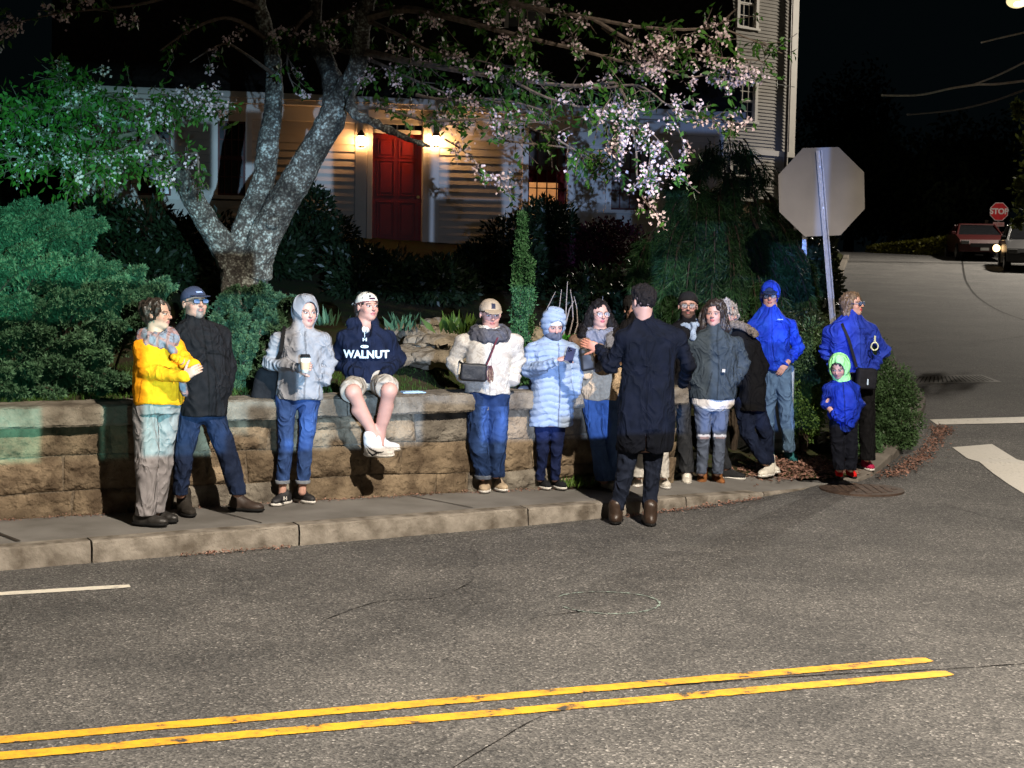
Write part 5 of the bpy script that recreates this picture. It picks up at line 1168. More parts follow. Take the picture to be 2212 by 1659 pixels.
def person7():
    p = Person(C4, (290, 1378), 'p', 'person in round glasses with a tan fleece jacket, grey scarf and flared blue jeans', (.60, .36, .29), hh=.215); setyaw(p, 10)
    p.head(230, 255, .0, 16, 0); p.lip = (.55, .13, .16); p.brow = (.03, .02, .02)
    rows = [(800, 118, 345, .135), (750, 98, 362, .155), (650, 72, 368, .16), (540, 62, 350, .15), (450, 62, 335, .145), (400, 85, 318, .125), (370, 140, 290, .09), (350, 180, 270, .07)]
    A = p.ch((80, 420, .0, .080), (62, 590, .0, .075), (150, 650, -.19, .060)); B = p.ch((322, 420, .04, .080), (355, 590, .08, .07), (330, 690, -.05, .06))
    L1 = p.ch((178, 810, .0, .100), (218, 1090, -.03, .072), (255, 1310, -.02, .088)); L2 = p.ch((295, 810, .02, .098), (310, 1080, .0, .070), (325, 1290, .02, .085))
    p.build_body(p.J(232, 350), p.rows(rows), [A, B], [L1, L2], True)
    m = fab('tan_sherpa_fleece', (.44, .33, .215), (.34, .25, .16), .95, 40); dk = p.J(0, 480)[2]
    p.jacket(m, rows, [A, B], 'fleece_jacket', fold=.007, ff=16, colfn=lambda v: np.where(v[:, 2:3] > p.J(0, 575)[2], V3((.36, .29, .27)), V3((1, 1, 1))))
    p.trousers(denim('blue_flared_jeans', (.055, .105, .24), (.038, .072, .165)), [L1, L2], fold=.004)
    p.scarf(fab('grey_scarf', (.17, .175, .21)), p.J(232, 372), .098, .045, n=2, tail=[p.ch((290, 400, -.14, .055), (300, 520, -.18, .05), (215, 600, -.18, .045))])
    def lk(S):
        for sx, x1, x2 in ((-1, 140, 120), (1, 312, 330)):
            S.cap(p.H(sx*.30, .10, .0), p.J(x1, 350, .02), .05, .052, .03); S.cap(p.J(x1, 350, .02), p.J(x2, 385, -.07), .052, .040, .03)
    S_ = p.hair(HAIR_K, [lk], noise=.014); p.glasses(mat('thin_metal_frame', (.30, .20, .16), .3, metal=.8), M_LENSC, w=.105, h=.095, t=.010)
    s = fab('white_canvas_shoe', (.60, .58, .50), bump=.12); p.shoe(285, 1358, -.05, 25, s, M_SOLEW, .25, top=.07); p.shoe(345, 1350, .05, 30, s, M_SOLEW, .25, top=.07)
    b = p.J(150, 540, -.245)+p.B; root = empty('black_handbag', b); item(root, 'small black bag held against the tan fleece jacket', 'bag')
    S = SDF((-.14, -.1, -.17), (.14, .1, .17), .006); S.box((0, 0, 0), (.062, .035, .105), .025, M=rotm(0, 0, -8)); S.disp(lambda X, Y, Z: .005*nz3(X, Y, Z, 30, 1)); S.obj('bag_body', mat('black_bag_leather', (.012, .012, .014), .55, .3, 30), root)
    q = V3(p.J(158, 470, -.29)+p.B-b); m_ = MB(); m_.tube([q, q+V3((0, -.006, 0))], .010, 10); m_.build('bag_clasp', mat('brass_clasp', (.6, .42, .15), .3, metal=1), root)
def person8():
    p = Person(C4, (430, 1600), 'r', 'person in a long dark overcoat seen from behind, standing at the kerb', (.50, .29, .22), hh=.235); setyaw(p, 0)
    p.head(508, 178, .0, -152, 4)
    rows = [(1132, 325, 700, .16), (1100, 325, 708, .17), (900, 335, 718, .165), (720, 352, 712, .16), (620, 366, 716, .15), (500, 365, 730, .155), (400, 360, 745, .15), (345, 385, 725, .135), (305, 430, 650, .10), (278, 462, 595, .08)]
    A = p.ch((378, 385, .0, .082), (300, 590, .04, .072), (222, 470, .20, .056)); B = p.ch((738, 390, .0, .082), (795, 575, .03, .074), (770, 700, .18, .058))
    L1 = p.ch((415, 1110, .0, .095), (385, 1290, .0, .078), (345, 1500, .0, .064)); L2 = p.ch((575, 1110, .02, .095), (562, 1290, .02, .078), (548, 1480, .02, .064))
    w = V3(A[2][:3]); p.hand(w, (-.95, .1, .28), (.1, .9, .1), .35, 1, .98); p.facecol.append(lambda c, q, v: c*np.where((v[:, 0:1] < p.J(235, 0)[0]), V3((1.2, .9, .75)), V3((1, 1, 1))))  # orange light on the raised hand is tinted into the skin colour
    p.build_body(p.J(515, 280), p.rows(rows), [A, B], [L1, L2])
    m = fab('navy_wool_overcoat', (.0048, .006, .011), (.003, .004, .007), .9, 10)
    k = p.J(545, 0)
    p.jacket(m, rows, [A, B], 'overcoat', fold=.008, ff=11, power=2.3, creas=1.3, collar=(.07, .078), colfn=cf(pock(p, p.J(520, 420), p.J(522, 1130), .004, .6)),
             post=[lambda S: S.disp(lambda X, Y, Z: .010*np.sin((X-k[0])*34+Z*3)*np.clip((1.05-Z)/.5, 0, 1)), lambda S: S.box(p.J(530, 1110, -.2), (.005, .14, .10), .002, 0, 'c')])
    p.trousers(denim('dark_denim', (.013, .018, .034), (.009, .012, .022)), [L1, L2], fold=.005)
    p.hair(mat('short_dark_hair', (.014, .011, .010), .85, .5, 80, .8, 200, bdist=.004), [lambda S: S.ell(p.H(0, -.12, .40), V3((.30, .30, .18))*p.hh, .04, 'u', p.hR)], size=(.365, .44, .395), noise=.012, f=75)
    s = fab('brown_leather_boot', (.040, .024, .016), bump=.12, rough=.45); p.shoe(335, 1580, -.02, 172, s, M_SOLED, .31, 'boot', top=.16); p.shoe(545, 1590, -.02, 184, s, M_SOLED, .31, 'boot', top=.16)
def person9():
    p = Person(C5, (190, 1548), 'p', 'bearded person in a black beanie and glasses behind the overcoat', (.56, .33, .26), hh=.232); setyaw(p, 0)
    p.head(205, 235, .0, -4, -2); p.beard((.05, .03, .022), True)
    rows = [(850, 80, 330, .15), (700, 70, 350, .16), (500, 45, 375, .16), (420, 45, 370, .15), (370, 75, 330, .12), (335, 130, 275, .085)]
    A = p.ch((60, 440, .0, .080), (35, 640, .03, .072), (90, 800, -.04, .06)); B = p.ch((350, 440, .02, .080), (385, 640, .05, .072), (340, 790, .0, .06))
    L1 = p.ch((165, 850, .0, .100), (172, 1150, -.02, .082), (197, 1460, -.02, .072)); L2 = p.ch((290, 850, .08, .100), (400, 1170, .24, .080), (480, 1430, .3, .070))
    p.build_body(p.J(205, 340), p.rows(rows), [A, B], [L1, L2])
    p.jacket(DK, rows, [A, B], 'black_jacket', collar=(.05, .09), fold=.007); p.trousers(fab('charcoal_jeans', (.030, .032, .036), (.018, .02, .024)), [L1, L2], fold=.006)
    p.scarf(fab('pale_blue_scarf', (.30, .38, .50)), p.J(215, 370), .08, .032, n=1, tail=[p.ch((250, 360, -.10, .035), (240, 470, -.16, .035))])
    p.beanie(fab('black_knit', (.014, .013, .013), bump=.12), .13); p.glasses(mat('dark_metal_frame', (.06, .04, .03), .4), M_LENSC, rect=True, w=.10, h=.07)
    s = fab('white_canvas', (.60, .57, .50), bump=.12); p.shoe(195, 1545, -.05, -6, s, M_SOLEW, .28, 'sneaker', top=.08); p.shoe(520, 1505, .05, 72, fab('black_canvas', (.02, .02, .022), bump=.12), M_SOLEW, .29, 'sneaker', top=.08)
    b = MB(); q = p.J(110, 960, -.13)
    rn = random.Random(3)
    for i in range(7): b.tube([q+V3((.004*i-.012, -.005, .05)), q+V3((rn.uniform(-.02, .03), -.01, rn.uniform(-.08, .0)))], .0035, 5)
    b.build('key_ring', mat('keys', (.45, .25, .15), .4, .5, 90, metal=.4), p.root)
def person10():
    p = Person(C5, (370, 1572), 'p', 'dark-haired person in a slate green jacket, ripped jeans and tan boots', (.62, .38, .31), hh=.215); setyaw(p, -4)
    p.head(398, 300, .0, -16, -6); p.lip = (.50, .13, .13)
    rows = [(922, 208, 575, .15), (880, 202, 580, .165), (760, 215, 585, .165), (640, 228, 580, .155), (540, 215, 572, .15), (480, 228, 555, .14), (440, 270, 520, .11), (405, 330, 470, .085)]
    A = p.ch((225, 500, -.0, .080), (180, 660, .02, .078), (255, 790, -.06, .066)); B = p.ch((560, 500, .02, .080), (618, 660, .04, .078), (560, 785, -.04, .068))
    L1 = p.ch((315, 970, .0, .098), (320, 1210, -.03, .068), (305, 1470, -.02, .058)); L2 = p.ch((450, 970, .0, .098), (435, 1210, -.03, .068), (425, 1470, -.01, .058))
    p.build_body(p.J(405, 405), p.rows(rows), [A, B], [L1, L2], True)
    m = fab('slate_green_jacket', (.045, .058, .066), (.032, .042, .048), .75, 12)
    p.jacket(m, rows, [A, B], 'slate_jacket', collar=(.055, .08), fold=.007, ff=13, creas=1.4, colfn=cf(strip(p, rows, 0, .008, .03, dark=.6), pock(p, p.J(370, 720), p.J(330, 880), .006, .5), pock(p, p.J(470, 730), p.J(530, 880), .006, .5)),
             extra=[lambda S: [S.cap(p.J(300+22*i, 420+6*abs(i-5), .07-.05*abs(i-5)*.2), p.J(322+22*i, 420, .07), .05, .05, .03) for i in range(9)]])
    q = p.J(470, 716, -.185); b = MB(); b.box(tuple(q-V3((.014, .008, .014))), tuple(q+V3((.014, .004, .014)))); b.build('pocket_patch', mat('pale_patch', (.55, .5, .42), .8), p.root)
    sh = fab('white_shirt', (.62, .57, .50)); p.garment('shirt_hem', sh, [lambda S: S.loft(p.rows([(1012, 300, 490, .10), (990, 250, 530, .135), (960, 225, 555, .145), (900, 222, 560, .145)]), 0)], [p.J(220, 1010), p.J(560, 900)], .12, .006, .003, 20)
    def rip(v, c):
        for kx in (320, 437):
            q = p.J(kx, 1192); m_ = (np.abs(v[:, 2]-q[2]-.004*np.sin(v[:, 0]*90)) < .011) & (np.abs(v[:, 0]-q[0]) < .06) & (v[:, 1] < -.02); c[m_] = (7, 6, 5)
            m_ = (np.abs(v[:, 2]-q[2]+.018) < .010) & (np.abs(v[:, 0]-q[0]) < .045) & (v[:, 1] < -.03); c[m_] = (3.2, 2, 1.6)
        return c
    p.trousers(denim('washed_ripped_jeans', (.085, .105, .15), (.06, .075, .11)), [L1, L2], fold=.004, colfn=cf(rip))
    s = fab('tan_suede_boot', (.23, .095, .035), c2=(.17, .07, .025), bump=.12); p.shoe(310, 1545, -.06, -12, s, mat('crepe_sole', (.10, .05, .03), .8), .265, 'boot', top=.11); p.shoe(430, 1545, -.05, 8, s, bpy.data.materials['crepe_sole'], .265, 'boot', top=.11)
    p.hair(HAIR_D, [lambda S: [S.cap(p.H(sx*.34, .05, .15), p.H(sx*.42, .12, -.50), .045, .055, .03) for sx in (-1, 1)], lambda S: S.ell(p.H(.05, .2, .35), V3((.40, .35, .25))*p.hh, .04, 'u', p.hR)], size=(.40, .46, .43), noise=.016)
def person11():
    p = Person(C5, (815, 1500), 't', 'person in a black parka with fur at the hood and crossed white shoes', (.55, .34, .27), hh=.22); setyaw(p, 10)
    p.head(497, 300, .25, 40, 0)
    rows = [(1010, 570, 775, .15, .1), (850, 590, 785, .16, .12), (700, 575, 775, .16, .16), (560, 545, 730, .15, .2), (460, 510, 690, .13, .24), (410, 480, 620, .10, .25)]
    A = p.ch((520, 480, .22, .075), (500, 660, .22, .07), (560, 800, .1, .06)); B = p.ch((690, 520, .2, .080), (755, 680, .2, .075), (725, 830, .08, .065))
    L1 = p.ch((620, 1000, .12, .100), (650, 1180, .06, .080), (782, 1390, .0, .066)); L2 = p.ch((715, 1000, .12, .100), (785, 1190, .1, .080), (800, 1390, .1, .066))
    p.build_body(p.J(520, 400, .24), p.rows(rows), [A, B], [L1, L2], True)
    p.jacket(fab('black_parka', (.005, .005, .0055), rough=.9), rows, [A, B], 'parka', fold=.007, extra=[lambda S: S.ell(p.J(600, 440, .25), (.13, .12, .11), .04)])
    fur = mat('grey_brown_fur', (.24, .20, .16), .95, .6, 60, 1.0, 120, bdist=.01)
    p.garment('fur_trim', fur, [lambda S: [S.cap(p.J(525+22*i, 372+.9*(i-1)**2*1.6, .12), p.J(547+22*i, 372+.9*i**2*1.6, .12), .036, .036, .01) for i in range(8)]], [p.J(500, 340, .12), p.J(720, 480, .12)], .1, .006, .010, 60)
    p.trousers(denim('ink_jeans', (.008, .013, .032), (.005, .008, .02)), [L1, L2])
    s = fab('off_white_trainer', (.62, .59, .52), bump=.12); p.shoe(835, 1470, -.08, 12, s, M_SOLEW, .27, 'boot', top=.11, pitch=-8); p.shoe(790, 1490, .05, -40, s, M_SOLEW, .27, top=.09)
    p.hair(HAIR_G, [lambda S: S.ell(p.H(.05, .12, -.05), V3((.46, .50, .50))*p.hh, .03, 'u', p.hR)], noise=.03, f=70, size=(.44, .5, .46))
def person12():
    p = Person(C5, (965, 1400), 't', 'tall person in a bright blue rain jacket, hood up over a cap', (.54, .32, .26), hh=.228); setyaw(p, -6)
    p.head(812, 158, .0, -8, 2)
    rows = [(708, 775, 960, .14), (680, 740, 965, .15), (600, 690, 965, .155), (480, 660, 965, .16), (380, 655, 975, .155), (310, 680, 955, .13), (262, 730, 905, .10), (235, 755, 885, .09)]
    A = p.ch((690, 365, .0, .075), (672, 540, .04, .070), (770, 660, -.05, .058)); B = p.ch((960, 365, .02, .078), (1025, 545, .06, .074), (945, 655, -.08, .058))
    L1 = p.ch((825, 740, .02, .098), (795, 1030, .06, .078), (800, 1300, .10, .066)); L2 = p.ch((905, 740, .0, .098), (935, 1030, -.02, .080), (955, 1290, .0, .070))
    w = V3(B[2][:3]); p.hand(w+V3((-.01, -.01, -.0)), (-.55, -.15, -.7), (.1, .9, -.1), .35, -1, .95)
    p.build_body(p.J(818, 240), p.rows(rows), [A, B], [L1, L2])
    m = fab('bright_blue_rain_shell', (.014, .060, .50), (.008, .028, .34), .7, 9)
    p.jacket(m, rows, [A, B], 'rain_jacket', hood=dict(w=.46, d=.52, t=.56, ow=.31, oh=.36, oz=-.10), fold=.010, ff=12, creas=2.3, collar=(.07, .085), colfn=cf(strip(p, rows, 0, .004, .01, dark=.5), pock(p, p.J(950, 390), p.J(960, 640), .005, .45)))
    q = p.J(890, 335, -.165); b = MB(); b.box(tuple(q-V3((.028, .006, .005))), tuple(q+V3((.028, .0, .005)))); b.build('chest_mark', mat('reflective_mark', (.25, .35, .6), .5), p.root)
    p.cap_hat(fab('dark_blue_cap', (.02, .035, .10), bump=.12), size=(.37, .44, .37)); p.glasses(BLK, M_LENSC, rect=True, h=.065)
    p.trousers(denim('pale_teal_jeans', (.085, .145, .22), (.065, .11, .17)), [L1, L2], fold=.006)
    s = fab('teal_trainer', (.03, .14, .15), bump=.12); p.shoe(968, 1375, -.06, 10, s, fab('teal_sole', (.03, .10, .11), bump=.12, vcol=False), .30, top=.09); p.shoe(805, 1370, .1, -10, s, bpy.data.materials['teal_sole'], .30, top=.09)
def person13():
    p = Person(C6, (600, 1462), 'q', 'blond person in a blue-violet jacket with a crossbody bag, behind the child', (.62, .37, .28), hh=.215); setyaw(p, 18)
    p.head(485, 225, .0, 52, -8); p.lip = (.55, .06, .08)
    rows = [(728, 330, 652, .14), (690, 315, 655, .15), (600, 300, 640, .15), (480, 292, 650, .15), (400, 295, 645, .145), (350, 325, 610, .125), (315, 380, 570, .09), (290, 420, 540, .07)]
    A = p.ch((320, 415, .0, .078), (285, 580, .04, .074), (350, 720, .0, .062)); B = p.ch((625, 410, .04, .078), (715, 565, .08, .074), (640, 690, -.02, .062))
    L1 = p.ch((430, 770, .04, .105), (455, 1080, .06, .095), (450, 1360, .06, .09)); L2 = p.ch((585, 770, .04, .100), (592, 1080, .0, .090), (596, 1360, .0, .085))
    p.build_body(p.J(480, 300), p.rows(rows), [A, B], [L1, L2], True)
    m = fab('blue_violet_shell', (.020, .048, .38), (.013, .028, .25), .7, 9)
    p.jacket(m, rows, [A, B], 'shell_jacket', fold=.010, ff=12, creas=2.3, collar=(.08, .075), colfn=cf(strip(p, rows, 0, .004, .03, dark=.5), pock(p, p.J(515, 400), p.J(570, 398), .004, .5)))
    p.trousers(fab('black_trousers', (.005, .005, .006)), [L1, L2], fold=.004)
    s = fab('magenta_trainer', (.36, .02, .07), bump=.12); p.shoe(595, 1440, -.05, 8, s, M_SOLEW, .265, top=.09); s2 = fab('dark_red_trainer', (.16, .01, .03), bump=.12); p.shoe(425, 1440, .04, -15, s2, M_SOLED, .265, top=.09)
    p.hair(HAIR_B, [lambda S: [S.cap(p.H(sx*.30, .12, .1), p.H(sx*.30, .14, -.38), .045, .04, .03) for sx in (-1, 1)], lambda S: S.ell(p.H(0, .28, -.1), V3((.33, .25, .40))*p.hh, .04, 'u', p.hR)], size=(.40, .48, .43), noise=.012)
    p.glasses(mat('blue_frame', (.05, .08, .2), .4), M_LENS, rect=True, w=.115, h=.075)
    q = V3(p.J(648, 535, -.20))+p.B; root = empty('hanging_ring', q); item(root, 'pale ring clipped to a strap on the blue-violet jacket', 'key ring')
    mb = MB(); mb.tube([(.034*math.cos(a), 0, .038*math.sin(a)) for a in np.linspace(0, 2*math.pi, 25)], .0075, 8, False); mb.build('ring_loop', mat('pale_green_ring', (.60, .66, .50), .6), root, True)
    mb = MB(); mb.box((-.009, -.004, .038), (.009, .004, .105)); mb.build('ring_strap', mat('pale_webbing', (.50, .55, .42), .8), root)
    b = p.J(585, 775, -.17)+p.B; root = empty('crossbody_bag', b); item(root, 'black crossbody bag at the hip of the blue-violet jacket', 'bag')
    S = SDF((-.2, -.12, -.2), (.2, .12, .2), .007); S.box((0, 0, 0), (.105, .045, .105), .03, M=rotm(10, 0, 4)); S.disp(lambda X, Y, Z: .004*nz3(X, Y, Z, 30, 1)); S.obj('bag_body', mat('black_bag_canvas', (.013, .014, .02), .7, .3, 30), root)
    strap('bag_strap', [p.J(x, y, d)+p.B-b for x, y, d in ((515, 690, -.19), (490, 600, -.195), (455, 480, -.19), (415, 390, -.14), (395, 340, -.08))], .028, BLK, root)
    mb = MB(); q = V3(p.J(597, 800, -.225))+p.B-b; mb.box(tuple(q-V3((.007, .003, .028))), tuple(q+V3((.007, .003, .028)))); mb.build('bag_charm', mat('pale_blue_charm', (.45, .6, .8), .5), root)
def person14():
    p = Person(C6, (430, 1530), 'q', 'child in a blue jacket with a lime green hood and red shoes', (.55, .33, .26), hh=.195); setyaw(p, -12)
    p.head(382, 690, -.05, -24, 22)
    rows = [(1160, 395, 480, .10), (1130, 340, 505, .125), (1060, 300, 540, .145), (950, 285, 552, .15), (860, 290, 530, .14), (810, 315, 500, .11), (775, 345, 460, .085)]
    A = p.ch((305, 840, .0, .062), (285, 960, .0, .058), (370, 1070, -.12, .05)); B = p.ch((505, 840, .02, .062), (535, 960, .02, .060), (430, 1070, -.12, .052))
    L1 = p.ch((375, 1140, .0, .089), (375, 1290, -.01, .072), (388, 1440, -.02, .062)); L2 = p.ch((460, 1140, .02, .089), (472, 1290, .0, .072), (472, 1440, .0, .062))
    p.build_body(p.J(400, 780), p.rows(rows), [A, B], [L1, L2], True)
    m = fab('royal_blue_puffer', (.010, .032, .28), (.006, .018, .18), .7, 9)
    p.jacket(m, rows, [A, B], 'blue_jacket', fold=.009, ff=14, creas=1.9, colfn=cf(strip(p, rows, 0, .006, .01, dark=.4), pock(p, p.J(330, 1010), p.J(350, 1100), .005, .45), pock(p, p.J(480, 1000), p.J(455, 1100), .005, .45)))
    hm = fab('lime_green_fleece', (.34, .80, .28), (.28, .68, .22), .8, 20); u = p.hh; c = p.hc
    p.garment('lime_hood', hm, [lambda S: S.ell(p.H(0, .09, .04), V3((.50, .56, .60))*u, 0, 'u', p.hR), lambda S: S.cap(p.H(0, .1, -.3), p.J(405, 775), .07, .085, .03)], [c], .25, .006, .005, 20, post=[lambda S: S.ell(p.H(0, -.52, -.06), V3((.34, .50, .44))*u, .01, 'c', p.hR), lambda S: S.ell(p.H(0, .02, .02), V3((.41, .47, .50))*u, .01, 'c', p.hR)])
    p.hair(HAIR_D, size=(.36, .44, .39), face=(.30, .36, .36, -.14))
    p.trousers(fab('dark_snow_trousers', (.005, .006, .011)), [L1, L2])
    s = fab('red_trainer', (.62, .012, .012), bump=.12); p.shoe(385, 1500, -.05, -8, s, M_SOLED, .20, top=.07); p.shoe(475, 1500, -.03, 8, s, M_SOLED, .20, top=.07)
def person15():
    p = Person(C4, (560, 1375), 'p', 'person in black with pale trousers, almost hidden behind the long overcoat', (.52, .31, .24), hh=.225); setyaw(p, 0)
    p.head(448, 225, .1, 20, 0)
    rows = [(820, 380, 620, .14), (600, 350, 640, .15), (420, 330, 640, .15), (330, 340, 600, .12), (290, 390, 540, .085)]
    A = p.ch((345, 390, .0, .078), (360, 590, .0, .07), (420, 740, .0, .06)); B = p.ch((620, 390, .0, .078), (640, 590, .0, .07), (600, 740, .0, .06))
    L1 = p.ch((490, 830, .0, .095), (480, 1090, .0, .070), (482, 1290, .0, .060)); L2 = p.ch((590, 830, .0, .095), (625, 1090, .0, .070), (636, 1290, .0, .060))
    p.build_body(p.J(460, 320, .05), p.rows(rows), [A, B], [L1, L2])
    p.jacket(DK, rows, [A, B], 'black_jacket', collar=(.05, .08)); p.trousers(fab('cream_trousers', (.52, .50, .46)), [L1, L2])
    p.hair(HAIR_K, size=(.37, .44, .395)); p.beanie(bpy.data.materials['black_knit'], .12)
    s = bpy.data.materials['white_canvas']; p.shoe(475, 1345, -.05, -12, s, M_SOLEW, .27, top=.08); p.shoe(640, 1355, -.05, 10, s, M_SOLEW, .27, top=.08)
for f in (person1, person2, person3, person4, person5, person6, person7, person8, person9, person10, person11, person12, person13, person14, person15): f()
# ------------------------------------------------------------------ plants
rng = np.random.default_rng(11)
def leafmat(name, c, c2, rough=.55, tr=.25, scale=3.0):
    m = bpy.data.materials.new(name); m.use_nodes = True; n = m.node_tree.nodes; l = m.node_tree.links; b = n['Principled BSDF']; out = n['Material Output']
    ge = n.new('ShaderNodeNewGeometry'); tc = n.new('ShaderNodeTexCoord'); nz = n.new('ShaderNodeTexNoise'); nz.inputs['Scale'].default_value = scale; l.new(tc.outputs['Object'], nz.inputs['Vector'])
    ad = n.new('ShaderNodeMath'); ad.operation = 'MULTIPLY_ADD'; l.new(ge.outputs['Random Per Island'], ad.inputs[0]); ad.inputs[1].default_value = .5; l.new(nz.outputs['Fac'], ad.inputs[2])
    r = n.new('ShaderNodeValToRGB'); r.color_ramp.elements[0].position = .45; r.color_ramp.elements[1].position = 1.0; r.color_ramp.elements[0].color = (*c2, 1); r.color_ramp.elements[1].color = (*c, 1); l.new(ad.outputs[0], r.inputs[0])
    l.new(r.outputs[0], b.inputs['Base Color']); b.inputs['Roughness'].default_value = rough; b.inputs['Specular IOR Level'].default_value = .25
    t = n.new('ShaderNodeBsdfTranslucent'); l.new(r.outputs[0], t.inputs[0]); mx = n.new('ShaderNodeMixShader'); mx.inputs[0].default_value = tr
    l.new(b.outputs[0], mx.inputs[1]); l.new(t.outputs[0], mx.inputs[2]); l.new(mx.outputs[0], out.inputs['Surface']); return m
def unit(a): return a/np.maximum(1e-9, np.linalg.norm(a, axis=-1, keepdims=True))
def leafquads(C, D, L, Wd, N=None, curl=.0):    # base points, directions, lengths, widths -> pointed leaf quads
    n = len(C); D = unit(D); r = rng.normal(size=(n, 3)) if N is None else N
    S = unit(np.cross(D, r)); U = np.cross(S, D); L = np.broadcast_to(L, (n,))[:, None]; Wd = np.broadcast_to(Wd, (n,))[:, None]
    V = np.stack([C, C+D*L*.45+S*Wd*.5+U*curl*L, C+D*L, C+D*L*.45-S*Wd*.5+U*curl*L], 1).reshape(-1, 3)
    return V, np.arange(n*4).reshape(-1, 4)
def leafobj(name, C, D, L, Wd, m, parent=None, N=None, curl=0.):
    C = np.asarray(C, float)
    if parent is not None: C = C-np.array(parent.location)
    V, f = leafquads(C, np.asarray(D, float), L, Wd, N, curl); return link_mesh(name, V, f, m, parent)
BARK = bpy.data.materials.new('cherry_bark'); BARK.use_nodes = True
def _bark():
    n = BARK.node_tree.nodes; l = BARK.node_tree.links; b = n['Principled BSDF']; b.inputs['Roughness'].default_value = .9; tc = n.new('ShaderNodeTexCoord')
    n1 = n.new('ShaderNodeTexNoise'); n1.inputs['Scale'].default_value = 14; n1.inputs['Detail'].default_value = 9; n1.inputs['Roughness'].default_value = .75; l.new(tc.outputs['Object'], n1.inputs['Vector'])
    v1 = n.new('ShaderNodeTexVoronoi'); v1.inputs['Scale'].default_value = 38; v1.inputs['Randomness'].default_value = 1; l.new(tc.outputs['Object'], v1.inputs['Vector'])
    a = n.new('ShaderNodeMath'); a.operation = 'MULTIPLY_ADD'; l.new(v1.outputs['Distance'], a.inputs[0]); a.inputs[1].default_value = -.28; l.new(n1.outputs['Fac'], a.inputs[2])
    r = n.new('ShaderNodeValToRGB'); e = r.color_ramp.elements; e[0].position = .26; e[0].color = (.045, .038, .032, 1); e[1].position = .52; e[1].color = (.42, .46, .42, 1); q = e.new(.38); q.color = (.12, .115, .10, 1)
    l.new(a.outputs[0], r.inputs[0])
    n3 = n.new('ShaderNodeTexNoise'); n3.inputs['Scale'].default_value = 2.6; n3.inputs['Detail'].default_value = 5; l.new(tc.outputs['Object'], n3.inputs['Vector']); r3 = n.new('ShaderNodeValToRGB'); r3.color_ramp.elements[0].position = .40; r3.color_ramp.elements[0].color = (.35, .32, .28, 1); r3.color_ramp.elements[1].position = .56; r3.color_ramp.elements[1].color = (1.25, 1.25, 1.2, 1); l.new(n3.outputs['Fac'], r3.inputs[0])
    mm = n.new('ShaderNodeMix'); mm.data_type = 'RGBA'; mm.blend_type = 'MULTIPLY'; mm.inputs[0].default_value = 1; l.new(r.outputs[0], mm.inputs[6]); l.new(r3.outputs[0], mm.inputs[7]); l.new(mm.outputs[2], b.inputs['Base Color']); bp = n.new('ShaderNodeBump'); bp.inputs['Strength'].default_value = 1; bp.inputs['Distance'].default_value = .03; l.new(a.outputs[0], bp.inputs['Height']); l.new(bp.outputs[0], b.inputs['Normal'])
_bark()
def smoothpath(pts, n=5):                       # Catmull-Rom on (x,y,z,r)
    p = np.array(pts, float); out = []
    for i in range(len(p)-1):
        a, b, c, d = p[max(0, i-1)], p[i], p[i+1], p[min(len(p)-1, i+2)]
        for k in range(n): t = k/n; out.append(.5*((2*b)+(-a+c)*t+(2*a-5*b+4*c-d)*t*t+(-a+3*b-3*c+d)*t**3))
    out.append(p[-1]); return np.array(out)
def px_path(rows): return smoothpath([(*P(x, y, Y), r) for x, y, Y, r in rows])
